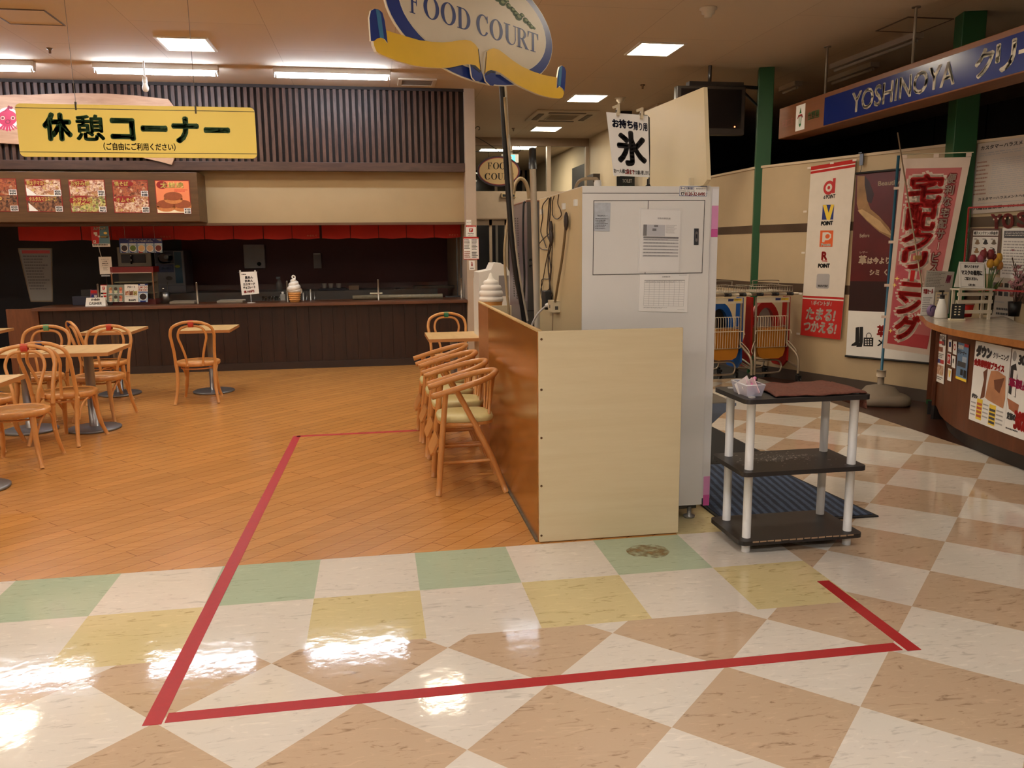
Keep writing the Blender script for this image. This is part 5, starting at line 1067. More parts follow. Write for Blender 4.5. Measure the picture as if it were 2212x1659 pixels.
b = MB(); b.tube(smooth([PY(x,y,6.75) for x, y in ((213,532),(216,545),(219,555))],4), .003, WHTPL, n=6); props(build('white_string', b), 'thin white string between the red and blue poster and the notice', 'string')
def drinks(P):
    P.rect(0,0,1,.32,M('drink_navy',(28,40,110),.5,var=.03)); P.text('お好きなドリンクをお選びください。',.24,.13,.78,.25,WHITE,.001); P.text('・・・・・・・・',.18,.05,.82,.08,WHITE); P.text('PEPSI',.88,.05,.98,.12,WHITE,.002); P.text('cola',.92,.13,.98,.18,WHITE,.002)
    for i, c in enumerate(((44,20,28),(92,126,40),(220,186,130),(206,178,150),(112,30,20))):
        u = .02+.198*i; P.rect(u,.34,u+.185,1,M('drink_sky',(150,180,206),.5,var=.04)); P.rect(u+.015,.36,u+.17,.42,WHITE,2); P.ell(u+.095,.70,.082,.25,WHITE,2); P.ell(u+.095,.68,.07,.205,M('drink_%d' % i,c,.4,var=.08,scale=30),3); P.poly([(u+.02,.86),(u+.08,.95),(u+.13,.95),(u+.12,1),(u+.03,1)],BLUE if i != 2 else RED,2)
card('drink_menu', 'hanging blue drink menu with five cups above the showcase', 'menu', PYq(6.9,(257,515),(350,515),(258.5,546)), drinks, BLUE)
b = MB()
for x in (270,334): p = PY(x,515,6.905); b.cyl(p, p+V3((0,0,.25)), .0015, WHTPL, n=5)
props(build('hanging_string', b), 'pair of thin strings holding the blue drink menu', 'string')
# machines behind
t = thing('drink_dispenser', 'steel drink tap machine behind the glass showcase', 'dispenser', (PY(290,570,8.1).x,8.2,.9)); a_, c_ = PY(255,575,8.1), PY(326,549,8.1); DSP = M('dispenser_grey',(150,142,128),.4,.3,var=.06)
b = MB(); b.box(a_.x,c_.x,8.1,8.5,.9,c_.z+.1,DSP); build('body', b, t, bevel=.01); b = MB(); b.box(a_.x+.05,c_.x-.07,8.09,8.1,PY(290,568,8.1).z,c_.z,M('recess_dark',(66,60,66),.4,var=.04)); build('tap_panel', b, t, bevel=.01); b = MB(); p = PY(284,562,8.07); b.cyl((p.x,8.06,p.z-.05),(p.x,8.06,p.z+.05),.012,CHROME); b.ellipsoid((p.x,8.06,p.z+.06),.015,.015,.02,CHROME); build('tap', b, t)
t = thing('soda_machine', 'blue-panelled soda machine in the dark kitchen beside the showcase', 'soda machine', (PY(370,600,8.1).x,8.3,.9)); a_, c_ = PY(338,616,8.1), PY(396,541,8.1); b = MB(); b.box(a_.x,c_.x,8.1,8.6,.9,c_.z,M('soda_body',(96,96,110),.4,var=.05)); build('body', b, t, bevel=.006)
b = MB(); P = Panel(b, V3((a_.x+.01,8.098,c_.z-.01)), V3((c_.x-.01,8.098,c_.z-.01)), V3((a_.x+.01,8.098,max(.92,a_.z))), th=.002, mat=M('soda_grey',(120,120,128),.4,var=.03)); P.rect(.0,.0,.66,.36,M('soda_navy',(34,44,70),.4,var=.1)); P.ell(.36,.2,.27,.18,M('soda_pale',(130,140,150),.4,var=.2)); P.ell(.30,.19,.17,.12,M('soda_brown',(70,50,50),.4,var=.3,scale=20),2); P.ell(.40,.17,.09,.06,MATS['soda_pale'],3); P.rect(.02,.38,.64,.62,M('soda_blue',(36,50,96),.4,var=.05)); P.text('pepsi',.2,.44,.56,.56,M('soda_text',(110,130,170),.4,var=0),.006); P.rect(.68,.02,.94,.95,M('soda_teal',(24,70,100),.4,var=.06)); P.ell(.78,.45,.1,.04,M('soda_lime',(140,150,50),.4,var=0),2); P.ell(.45,.8,.12,.06,INK,1)
build('front_print', b, t)
t = thing('water_heater', 'grey wall-mounted water heater on the dark red kitchen wall', 'water heater', (PY(550,555,9.25).x,9.25,PY(550,580,9.25).z)); a_, c_ = PY(528,580,9.2), PY(570,528,9.2); b = MB(); b.box(a_.x,c_.x,9.2,9.3,a_.z,c_.z,M('heater_grey',(188,186,190),.4,var=.03)); build('body', b, t, bevel=.008); b = MB(); p = PY(560,570,9.2); b.cyl((p.x,9.18,p.z),(p.x,9.2,p.z),.03,BLKPL,n=20); build('dial', b, t)
a_, c_ = PY(678,580,9.22), PY(693,548,9.22); b = MB(); b.box(a_.x,c_.x,9.22,9.3,a_.z,c_.z,M('towelbox_grey',(150,144,146),.4,var=.03)); b.box(a_.x+.005,c_.x-.005,9.19,9.24,c_.z-.01,c_.z+.01,WHITE); props(build('towel_dispenser', b), 'small grey paper towel dispenser on the kitchen wall above the soft-serve cone', 'dispenser')
# sign, cone, trays and small things
t = thing('flavour_sign', 'white sign on a thin stand listing flavours for 100 yen', 'sign', (on(541,652,6.74).x,6.74,CZ)); q = PYq(6.72,(517,587.5),(554.5,586.5),(522.5,638),(560,634))
b = MB(); P = Panel(b, q[0], q[1], q[2], q[3], th=.002, mat=WHITE); P.text('太鼓焼',.10,.09,.36,.13,INK,.004)
for i, (s_, u0, u1) in enumerate((('黒あん',.24,.74),('白あん',.24,.74),('カスタード',.14,.86),('チョコレート',.14,.88))): P.text(s_,u0-.02*i+.05,.2+.145*i,u1-.02*i,.305+.145*i,INK,.010)
P.text('各100円',.14,.81,.72,.92,RED,.010); build('sheet', b, t); b = MB(); p = (q[2]+q[3])/2; b.cyl((p.x,6.735,CZ),(p.x,6.735,q[0].z),.003,WHTPL,n=6); b.lathe([(.05,0),(.05,.004),(.001,.006)],(p.x,6.735,CZ),WHTPL,n=16); build('stand', b, t); b = MB(); b.cyl((q[0].x-.02,6.73,q[0].z-.005),(q[1].x+.02,6.73,q[1].z-.005),.003,CHROME,n=6)
for x in (q[0].x+.01,q[1].x-.02): b.box(x-.008,x+.008,6.71,6.735,q[0].z-.015,q[0].z+.02,WHTPL)
build('clip_bar', b, t)
p = on(637,652,6.70); t = thing('soft_serve_cone', 'tall soft-serve cone display standing on the counter', 'display', (p.x,6.70,CZ)); zt = PY(634,593,6.70).z-CZ; k = zt/.36
b = MB(); b.lathe([(.055,0),(.06,.02),(.062,.03),(.068,.07),(.07,.08),(.075,.12),(.077,.13)], (p.x,6.70,CZ), M('cone_orange',(210,150,84),.5,var=.1,scale=30), n=24)
for z in (.03,.055,.08,.105): b.lathe([(.064+z*.1,z),(.068+z*.1,z+.006),(.064+z*.1,z+.012)], (p.x,6.70,CZ), MATS['cone_orange'], n=24)
for i in range(len(b.v)): x,y,z = b.v[i]; b.v[i] = (x,y,CZ+(z-CZ)*k)
build('cone', b, t)
b = MB(); sp = [(.0+(.05*(1-f)**.6)*math.cos(2*PI*f*3.2), (.05*(1-f)**.6)*math.sin(2*PI*f*3.2), .145+.165*f) for f in [i/60 for i in range(61)]]
b.tube([V3((p.x+x,6.70+y,CZ+z*k)) for x,y,z in sp], [.042*(1-i/60)**.55+.006 for i in range(61)], SWH, n=14); b.lathe([(.075,.125),(.078,.15),(.06,.2),(.035,.25),(.012,.29),(.001,.3)],(p.x,6.70,CZ),SWH,n=20)
b.tube(smooth([(p.x,6.70,CZ+.30*k),(p.x-.018,6.70,CZ+.325*k),(p.x-.006,6.70,CZ+.345*k),(p.x+.014,6.70,CZ+.335*k),(p.x+.016,6.70,CZ+.31*k)],5),.009,SWH,n=10); build('swirl', b, t)
TRY = M('tray_white', (200,192,178), .4, var=.04)
for x0, x1, y0, lab in ((368,422,652,'white tray on the counter left of the flavour sign, beside a steel post'), (470,526,651,'white tray on the counter right under the flavour sign')): a_, c_ = on(x0,y0,6.9), on(x1,y0,6.9); b = MB(); b.box(a_.x,c_.x,6.84,7.1,CZ,CZ+.028,TRY); props(build('tray', b, bevel=.006), lab, 'tray')
a_, c_ = on(762,648,6.95), on(956,648,6.95); b = MB(); b.cyl((a_.x,6.93,CZ+.03),(c_.x,6.93,CZ+.03),.03,M('wrap_roll',(150,140,116),.25,var=.15,scale=30),n=14); props(build('wrap_roll', b), 'long pale roll lying on the counter at the right', 'roll')
# pail with ladle, plate stand, cups, boxes and bottles beyond the guard
p = on(358,650,7.0); t = thing('steel_pail', 'small steel pail with a ladle beside the showcase', 'pail', (p.x,7.0,CZ)); b = MB(); b.lathe([(.05,0),(.058,.14),(.055,.14),(.048,.006),(.001,.006)],(p.x,7.0,CZ),STEEL,n=20); build('body', b, t); b = MB(); b.cyl((p.x+.01,7.0,CZ+.02),(p.x+.04,7.0,CZ+.26),.005,CHROME,n=8); b.ellipsoid((p.x-.02,7.0,CZ+.18),.022,.022,.022,CHROME); build('ladle', b, t)
p = PY(812,640,7.1); t = thing('plate_stand', 'small wooden stand with a white plate on the counter', 'stand', (p.x,7.0,CZ)); b = MB(); b.box(p.x-.06,p.x+.07,6.98,7.08,CZ,CZ+.07,FOODD); build('box', b, t); b = MB(); b.box(p.x-.075,p.x+.085,6.97,7.1,CZ+.07,CZ+.082,CREAM); build('plate', b, t)
KB = 8.0
def kb(x, y): return PY(x, y, 8.2)
for x, lab in ((701,'left white paper cup stack on the kitchen basket'),(715,'middle white paper cup stack on the kitchen basket'),(732,'right white paper cup stack on the kitchen basket')): p = kb(x,622); b = MB(); b.lathe([(.025,-.045),(.034,.045),(.001,.046)],(p.x,8.2,p.z+.02),M('cup_paper',(150,140,134),.5,var=.05),n=14); props(build('paper_cup', b), lab, 'cup', 'paper cups in the kitchen')
a_, c_ = kb(690,645), kb(748,621); b = MB(); b.box(a_.x,c_.x,8.1,8.4,.9,c_.z-.005,M('basket_navy',(26,30,54),.5,var=.06)); props(build('basket', b, bevel=.01), 'dark navy basket under the paper cups in the kitchen', 'basket')
for x0,x1,y0,y1,c,lab in ((752,774,641,627,(110,98,84),'lower cardboard box in the dark kitchen'),(754,775,626,617,(150,120,92),'upper cardboard box stacked in the dark kitchen')): a_, c_ = kb(x0,y0), kb(x1,y1); b = MB(); b.box(a_.x,c_.x,8.15,8.35,a_.z if y0 < 630 else .9,c_.z,M('carton_%d' % c[0],c,.7,var=.1)); props(build('carton', b), lab, 'box')
p = kb(603,612); t = thing('spray_bottle', 'clear spray bottle in the dark kitchen left of the soft-serve cone', 'bottle', (p.x,8.2,.9)); b = MB(); b.lathe([(.04,0),(.042,.1),(.02,.16),(.012,.17)],(p.x,8.2,.9),M('bottle_grey',(120,116,120),.3,var=.05),n=14); build('body', b, t); b = MB(); b.box(p.x-.035,p.x+.02,8.18,8.22,1.07,1.10,DKSTEEL); build('nozzle', b, t)
p = on(611,640,7.05); b = MB(); b.box(p.x-.03,p.x+.03,7.02,7.08,CZ,CZ+.085,M('jar_grey',(150,146,140),.4,var=.05)); b.box(p.x-.015,p.x+.015,7.035,7.065,CZ+.085,CZ+.115,WHTPL); props(build('jar', b, bevel=.008), 'small square white jar beside the soft-serve cone', 'jar')
for k in range(8): p = on(568+k*6.2,636,7.08); b = MB(); b.lathe([(.012,0),(.016,.06),(.015,.06),(.011,.004)],(p.x,7.08,CZ),GLASS('cup_glass',(.9,.92,.93),.1),n=10); props(build('small_glass', b), 'small clear glass in the row behind the flavour sign', 'glass', 'row of small glasses behind the flavour sign')
for k, x in enumerate((655,662,671,679)): p = on(x,640,7.06); b = MB(); b.cyl((p.x,7.06,CZ),(p.x+.01*(k%2),7.07,CZ+.10+.02*(k%3)),.008,STEEL if k % 2 else WHTPL,n=8); props(build('utensil', b), 'slim utensil standing right of the soft-serve cone', 'utensil', 'utensils right of the soft-serve cone')
rp_ = random.Random(12)
for k, (x, y, lab) in enumerate(((848,632,'steel bowl at the left of the bowls behind the wrap roll'),(862,628,'second steel bowl behind the wrap roll'),(877,631,'steel bowl at the right of the bowls behind the wrap roll'))): p = PY(x,y,7.9+.05*k); b = MB(); b.lathe([(.02,-.03),(.05,-.01),(.062,.025),(.058,.025),(.045,-.008),(.001,-.02)],(p.x,8.1,p.z),CHROME,n=18); b.cyl((p.x,8.1,.9),(p.x,8.1,p.z-.03),.02,DKSTEEL); props(build('steel_bowl', b), lab, 'bowl')
a_, c_ = PY(895,640,8.3), PY(985,616,8.3); b = MB(); b.box(a_.x,c_.x,8.2,8.5,.9,c_.z,M('griddle_brown',(80,66,54),.5,.2,var=.06)); props(build('griddle_box', b), 'dim brown equipment box at the right end of the kitchen', 'equipment')
# dim leaning menu and hanging paper at the far left
DIMP = M('dim_paper', (150,146,156), .6, var=.03)
t = thing('menu_easel', 'large dim menu leaning at the far left of the kitchen', 'menu', (PY(80,600,7.1).x,7.1,.8)); b = MB(); q = [PY(38,536,7.1),PY(112,536,7.1),PY(66,652,7.0),PY(114,652,7.0)]; P = Panel(b, *q, th=.02, mat=M('easel_grey',(100,98,96),.5,var=.05)); P.frame(0,0,1,1,.04,M('easel_wood',(92,78,60),.5,var=.05)); P.rect(.1,.04,.94,.1,MAROON,2); P.lines(.1,.14,.9,.8,12,INK,2); build('sheet', b, t)
card('hanging_paper', 'dim sheet of paper hanging at the far left of the kitchen', 'notice', [PY(48,557,7.6),PY(88,561,7.6),PY(61,585,7.6),PY(92,586,7.6)], lambda P: P.lines(.1,.2,.9,.7,4,INK), DIMP)
# notices on the counter end wall
EY = 6.518
card('wall_sticker', 'small white sticker at the top of the notices on the counter end wall', 'sticker', PYq(EY,(1007,475),(1018,475),(1007,486)), lambda P: P.text('HACCP',.1,.4,.9,.6,INK), WHITE, .001)
def pp2(P): P.rect(0,0,1,.14,RED); P.text('バーコード決済',.1,.03,.9,.11,WHITE); P.rrect(.32,.26,.7,.58,.06,RED); P.text('P',.43,.32,.6,.52,WHITE,.02); P.text('PayPay',.2,.68,.8,.8,INK,.004); P.text('使えます',.25,.86,.75,.96,INK)
card('payment_sticker', 'white payment sticker with a red letter P on the counter end wall', 'sticker', PYq(EY,(1006.5,487),(1028,487),(1006.5,511)), pp2, WHITE, .001)
def lst(P): P.rect(0,0,1,.07,RED); P.rect(0,.97,1,1,RED); P.rect(0,0,.02,1,RED); P.rect(.98,0,1,1,RED); P.lines(.06,.1,.48,.55,7,INK,1,.5,2); P.lines(.54,.1,.94,.6,8,INK,1,.5,3); P.lines(.06,.62,.46,.95,4,M('list_brown',(150,90,70),.6,var=0),1,.6,4); P.lines(.54,.66,.94,.95,4,INK,1,.6,5)
card('menu_sheet', 'red-bordered printed menu sheet on the counter end wall', 'notice', PYq(EY-.004,(1000.5,512),(1034,512),(1001.5,560.5)), lst, WHITE, .002)
card('small_notice', 'narrow white notice with red writing under the menu sheet on the end wall', 'notice', PYq(EY,(1012.5,563),(1025.5,563),(1013.5,583)), lambda P: (P.vtext('注意',.35,.1,.65,.6,RED,.01), P.lines(.2,.78,.8,.9,1,INK,1,.8)), WHITE, .001)
# bracket sign on the end wall
BY = 7.3; c0_ = PY(1077.5,370,BY); rx_ = (PY(1124,370,BY).x-PY(1031,370,BY).x)/2; ry_ = (PY(1078,337,BY).z-PY(1078,403,BY).z)/2
t = thing('bracket_sign', 'small oval cream food court sign hanging from a scrolled iron bracket', 'sign', (c0_.x,BY,c0_.z))
b = MB(); Qb = Plane2(b, (0,BY,0), (1,0,0)); Qb.slab(ell2(c0_.x,c0_.z,rx_,ry_), 0, .025, M('oval_navy',(52,40,60),.4,var=.03)); Qb.slab(ell2(c0_.x,c0_.z,rx_*.935,ry_*.91), .0015, .0015, M('oval_red',(150,44,48),.4,var=.03)); Qb.slab(ell2(c0_.x,c0_.z,rx_*.90,ry_*.86), .003, .0015, M('oval_cream',(216,190,140),.45,var=.03)); build('board', b, t)
b = MB(); P = Panel(b, *PYq(BY-.004,(1031,337),(1124,337),(1031,403)))
for s_, xs_, y0, y1 in (('FOOD',((1053,1063),(1065,1078),(1079,1092),(1093,1104)),351,365.5),('COURT',((1047,1059),(1061,1074),(1075,1087),(1088,1099),(1100,1109)),374,388)):
    for ch, (x0, x1) in zip(s_, xs_): serif(P, ch, P.uv(x0,y0)[0], P.uv(x0,y0)[1], P.uv(x1,y1)[0], P.uv(x0,y1)[1], BLACK, 1)
build('lettering', b, t)
b = MB(); IRON = M('iron_black', (40,34,32), .45, .3, var=.05); zb_ = PY(1080,328,BY).z
b.cyl((xp1,BY,zb_),(PY(1120,328,BY).x,BY,zb_),.006,IRON,n=8)
def spiral(cx, cz, r, a0, dirn): return [V3((cx+r*(1-.6*i/24)*math.cos(a0+dirn*i/24*4.8),BY,cz+r*(1-.6*i/24)*math.sin(a0+dirn*i/24*4.8))) for i in range(25)]
e_ = PY(1119,328,BY); b.tube(spiral(e_.x,e_.z+.045,.045,-PI/2,1),.005,IRON,n=6); p = PY(1033,278,BY); b.tube(spiral(p.x,p.z,.035,PI,-1),.005,IRON,n=6); b.tube(smooth([V3((xp1,BY,PY(1028,288,BY).z)),PY(1045,305,BY),PY(1068,320,BY),PY(1078,328,BY)],5),.005,IRON,n=6)
for x in (1055,1100): p = PY(x,328,BY); b.cyl(p,(p.x,BY,PY(x,341,BY).z),.003,IRON,n=6)
b.box(xp1,xp1+.012,BY-.02,BY+.02,zb_-.05,zb_+.3,IRON); build('iron_bracket', b, t)
# exit sign before the glass
q = PYq(10.5,(1084,333),(1120,333),(1084,351)); b = MB(); b.box(q[0].x,q[1].x,10.5,10.56,q[2].z,q[0].z,WHTPL); P = Panel(b, *[v+V3((0,-.002,0)) for v in q]); P.rect(.42,.1,.8,.9,EM('exit_teal',(.12,.75,.62),1.2)); P.rect(.5,.25,.62,.75,WHITE,2); b.cyl(((q[0].x+q[1].x)/2,10.53,q[0].z),((q[0].x+q[1].x)/2,10.53,H),.01,WHTPL); props(build('exit_sign', b), 'small lit green exit sign behind the bracket sign at the entrance', 'exit sign')
# corridor side
CXW = 4.198
p0, p1 = PX(1239,364,CXW), PX(1267,353,CXW); b = MB(); b.box(CXW-.03,CXW+.0,min(p0.y,p1.y),max(p0.y,p1.y),0,(p0.z+p1.z)/2,M('door_dark',(46,44,46),.5,var=.05)); b.box(CXW-.05,CXW-.03,min(p0.y,p1.y)+.06,min(p0.y,p1.y)+.1,.95,1.1,CHROME); struct('door_2', b)
def toilet(P): P.text('TOILET',.3,.16,.84,.36,WHITE,.003); P.ell(.36,.82,.1,.14,GREEN); P.ell(.78,.82,.1,.14,GREEN); P.ell(.36,.6,.04,.06,GREEN); P.ell(.78,.6,.04,.06,GREEN)
TY = 7.9; q = PYq(TY,(1333,381),(1371,381),(1333,418)); b = MB(); P = Panel(b, *q, th=.03, mat=M('toilet_black',(24,28,30),.35,var=.03)); toilet(P); b.box(q[0].x+.05,q[1].x-.05,TY+.01,TY+.02,q[0].z,H,BLKPL); props(build('toilet_sign', b), 'black hanging toilet sign seen under the ice poster', 'sign')
p0, p1 = PX(1296,375,CXW), PX(1282,405,CXW); b = MB(); b.box(CXW-.12,CXW,min(p0.y,p1.y),max(p0.y,p1.y),p0.z-.30,p0.z,M('box_brown',(60,50,44),.5,var=.05)); props(build('wall_box', b), 'dark box on the corridor wall behind the ice machine hose', 'wall box')
# ================================================================ RIGHT SIDE: WALL HANGINGS
# blue shop sign box hanging along the right
SXF = 4.66; ya_, yb_ = 4.665, -.6; sz0, sz1 = 2.60, 2.915; yd = PX(1781,240,SXF).y
SBR = WOOD('signbox_brown', (110,64,34), (132,80,44), .45, (4,.7,4), nscale=2); SBL = M('signbox_blue', (24,40,108), .2, var=.03, spec=.35); SLT = M('signbox_letter', (206,196,178), .4, var=.02)
t = thing('shop_sign', 'long blue and brown hanging cleaning shop sign with large pale letters', 'shop sign', (SXF+.12,(ya_+yb_)/2,sz0))
b = MB(); b.box(SXF,SXF+.26,yb_,ya_,sz0,sz1,SBR); build('box', b, t, bevel=.006)
bz0, bz1 = sz0+.012, sz1-.045
b = MB(); P = Panel(b, V3((SXF-.004,yd,bz1)), V3((SXF-.004,yb_+.03,bz1)), V3((SXF-.004,yd,bz0)), th=.004, mat=SBL); build('blue_panel', b, t)
b = MB(); P = Panel(b, V3((SXF-.006,yd,bz1)), V3((SXF-.006,yb_+.03,bz1)), V3((SXF-.006,yd,bz0)))
u0 = P.uv(1841,218)[0]; u1 = P.uv(2063,152)[0]; vt = P.uv(2050,134)[1]; vb = P.uv(2050,184)[1]
P.text('YOSHINOYA', u0, vt, u1, vb, SLT, .0012, 1)
x_ = P.uv(2106,130)[0]; w_ = P.uv(2150,110)[0]-x_
for k, ch in enumerate('クリーニング'): 
    a = x_+k*w_*1.02
    if ch == 'ー': P.rect(a+w_*.08, (vt+vb)/2-.05, a+w_*.92, (vt+vb)/2+.05, SLT, 1)
    else: P.text(ch, a+w_*.06, vt-.03, a+w_*.94, vb+.03, SLT, .002, 1)
build('lettering', b, t)
b = MB(); P = Panel(b, V3((SXF-.002,ya_,sz1)), V3((SXF-.002,yd,sz1)), V3((SXF-.002,ya_,sz0)))
P.text('米造工房', .08, .42, .34, .66, M('sign_rust',(150,84,64),.5,var=0), 0, 1); P.text('吉野屋', .66, .42, .90, .66, M('sign_leaf',(84,120,70),.5,var=0), .002, 1)
Pe = Panel(b, P.p(.40,.10,.5), P.p(.60,.10,.5), P.p(.40,.90,.5), th=.001, mat=WHITE); Pe.poly([(.5,.1),(.62,.34),(.38,.34)],GREEN,1); Pe.poly([(.34,.40),(.66,.40),(.62,.8),(.5,.88),(.38,.8)],GREEN,1); Pe.poly([(.42,.44),(.58,.44),(.55,.74),(.45,.74)],WHITE,2); Pe.poly([(.2,.5),(.3,.38),(.7,.38),(.8,.5),(.74,.54),(.66,.46),(.34,.46),(.26,.54)],MAROON,3)
build('emblem_print', b, t)
ROD = M('rod_grey', (150,140,128), .4, .4, var=.03)
for px_ in ((1784,100),(1974,14)): c = FL(*px_, H); b = MB(); b.cyl((SXF+.13,c.y,sz1),(SXF+.13,c.y,H),.012,ROD); b.cyl((SXF+.13,c.y,H-.01),(SXF+.13,c.y,H),.035,ROD); build('hanging_rod', b, t)
# television
TVY = 4.88; q = PYq(TVY,(1462,184),(1612,187),(1458,290),(1609,291)); a_, c_ = V3((q[0].x,0,q[2].z)), V3((q[1].x,0,q[0].z))
t = thing('television', 'black wall television hanging by the green post near the ceiling', 'television', ((a_.x+c_.x)/2,TVY,a_.z)); b = MB(); b.box(a_.x,c_.x,TVY,TVY+.09,a_.z,c_.z,M('tv_body',(52,46,42),.35,var=.05)); build('body', b, t, bevel=.012)
b = MB(); b.box(a_.x+.05,c_.x-.05,TVY-.003,TVY,a_.z+.07,c_.z-.03,M('tv_screen',(22,18,18),.12,var=0)); build('screen', b, t)
p = PY(1587,274,TVY-.004); b = MB(); b.cyl((p.x,TVY-.006,p.z),(p.x,TVY-.002,p.z),.008,EM('tv_led',(1.0,.15,.05),4.0),n=10); build('power_light', b, t)
b = MB(); pw = c_.x; b.box(a_.x+.15,c_.x-.02,TVY+.02,TVY+.12,c_.z,c_.z+.05,DKSTEEL); pc = FL(1666,150,H); b.bar((c_.x-.1,TVY+.08,c_.z+.02),(pc.x-.05,pc.y,c_.z+.02),.03,.03,DKSTEEL); b.bar((c_.x-.05,TVY+.08,c_.z+.01),(pc.x-.05,pc.y,c_.z-.25),.02,.02,DKSTEEL); b.cyl((a_.x+.4,TVY+.07,c_.z),(a_.x+.4,TVY+.07,H),.02,DKSTEEL); build('bracket', b, t)
# points banner
BN = M('banner_white', (226,216,204), .8, var=.03); BRD = M('banner_red', (188,32,26), .8, var=.04)
q = PWq(.03,(1752,360),(1849,343.5),(1729,723.5),(1815,734)); t = thing('points_banner', 'tall white hanging banner of point-card logos with a red foot', 'banner', (q[2].x,q[2].y,q[2].z))
b = MB(); P = Panel(b, *q, th=.003, mat=BN); 
def B(x0,y0,x1,y1,m_,l=1): P.rpx(x0,y0,x1,y1,m_,l)
P.rect(.0,.0,1,.042,BRD); P.rect(.0,.022,1,.028,BN,2); v0 = P.uv(1776,638)[1]; P.rect(0,v0,1,1,BRD); P.rect(0,v0+.012,1,v0+.02,BN,2)
P.epx(1791,405,12,15,RED); P.epx(1791,405,7,8.5,BN,2); P.epx(1791,405,3,3.8,RED,3); P.ppx([(1800,385),(1806,384),(1804,416),(1798,417)],RED,2)
P.tpx('d POINT',1780,420,1805,428,BLACK,.003); P.ppx([(1778,442),(1803,441),(1801,473),(1776,474)],BLUE); P.ppx([(1778,442),(1786,442),(1791,459),(1796,441),(1803,441),(1794,474),(1787,474)],YEL,2); P.tpx('POINT',1775,477,1800,485,BLACK,.007)
P.ppx([(1773,497),(1802,496),(1800,531),(1771,532)],ORANGE); P.ppx([(1778,501),(1790,500),(1797,504),(1797,512),(1791,517),(1783,518),(1782,522),(1777,522)],BN,2); P.epx(1789,509,5,5,ORANGE,3); P.tpx('Ponta',1775,524,1796,530,BN,.006)
P.tpx('R',1777,543,1788,559,RED,.012); P.rpx(1777,561,1789,563,RED); P.tpx('POINT',1769,568,1794,576,BLACK,.007)
u_, v_ = P.uv(1766,590); u2_, v2_ = P.uv(1793,621); P.rrect(u_,v_,u2_,v2_,.04,M('banner_grey',(176,172,174),.7,var=.03)); P.tpx('WAON POINT',1768,613,1791,618,INK,.002)
P.tpx('\\ ポイントが /',1754,648,1800,657,BN,.004); P.tpx('たまる!',1743,664,1808,689,BN,.010,2,.12); P.tpx('つかえる!',1737,693,1811,715,BN,.010,2,.12); build('cloth', b, t)
for x, y in ((1748,363),(1797,352),(1846,346),(1739,457),(1735,546),(1729,634),(1724,721)): b = MB(); p = PW(x,y,.034); b.obox(p, WDIR*.022, V3((0,0,.010)), WN*.001, BN); build('tape_tab', b, t)
# leather care poster
q = PWq(.022,(1850,375),(2022,359),(1827,769),(2008,785)); t = thing('leather_poster', 'dark red hanging poster of a leather shoe with a white foot', 'poster', (q[2].x,q[2].y,q[2].z)); LR = M('poster_maroon',(86,20,22),.35,var=.25,scale=3); LRD = M('poster_dark',(44,18,20),.35,var=.1,scale=3); GLD = M('shoe_gold',(150,112,70),.4,var=.25,scale=8); GLL = M('shoe_light',(196,160,112),.4,var=.15,scale=8); PTXT = M('poster_text',(226,206,180),.5,var=0)
b = MB(); P = Panel(b, *q, th=.003, mat=WHITE); vS = P.uv(1836,671)[1]; P.rect(0,0,1,vS,LR,1); P.rect(0,vS*.78,1,vS,LRD,1.3)
P.ppx([(1852,380),(1868,380),(1872,430),(1880,452),(1898,468),(1918,492),(1932,520),(1922,517),(1898,502),(1872,478),(1856,460),(1851,440)],GLD,2); P.ppx([(1853,455),(1862,452),(1878,462),(1900,478),(1926,512),(1900,500),(1872,476)],GLL,3); P.ppx([(1868,380),(1878,392),(1888,420),(1882,440),(1874,436),(1868,400)],LRD,3)
P.tpx('Beautify',1897,390,1943,403,PTXT,.002); P.tpx('Before',1857,505,1877,513,PTXT,.001); P.tpx('レザー',1857,543,1873,548,PTXT); P.tpx('革',1855,553,1870,571,PTXT,.006); P.tpx('は今より',1873,557,1918,571,PTXT,.004); P.tpx('きれいに',1922,559,1962,573,PTXT,.004); P.tpx('シミ',1877,584,1896,595,PTXT,.004); P.tpx('くすみ',1907,584,1934,596,PTXT,.004)
P.ppx([(1847,708),(1854,707),(1854,738),(1852,747),(1838,748),(1839,744),(1846,739)],BLACK); P.ppx([(1855,707),(1862,707),(1861,740),(1859,750),(1848,750),(1849,746),(1854,741)],BLACK,2)
P.ppx([(1863,730),(1882,731),(1881,750),(1862,749)],BLACK); [P.epx(1867+5*i,735+5*j,1.6,1.6,WHITE,2) for i in range(3) for j in range(3)]; P.ring(P.uv(1873,727)[0],P.uv(1873,727)[1],.035,.018,.008,BLACK,1); P.tpx('革の',1890,706,1922,730,RED,.006); P.tpx('メンテナンス',1890,738,1990,755,BLACK,.004); build('print', b, t)
for a, c in (((1849,375),(2023,358)),((1826,769),(2010,785.5))): b = MB(); b.cyl(PW(*a,.03), PW(*c,.03), .011, BLKPL, n=10); build('roll_bar', b, t)
p = PW(1861,345,.03); t = thing('wall_hook', 'grey metal hook over the wall top beside the points banner', 'hook', (p.x,p.y,p.z)); b = MB(); b.obox(p, WDIR*.02, V3((0,0,.055)), WN*.004, DKSTEEL); b.obox(V3((p.x,p.y,ZT+.026))-WN*.05, WDIR*.02, V3((0,0,.004)), WN*.08, DKSTEEL); build('strap', b, t); b = MB(); b.tube(smooth([p+V3((0,0,-.05)),p+V3((.005,0,-.085)),p+V3((-.004,0,-.11)),p+V3((.004,0,-.135))],4), .003, DKSTEEL, n=6); build('chain', b, t)
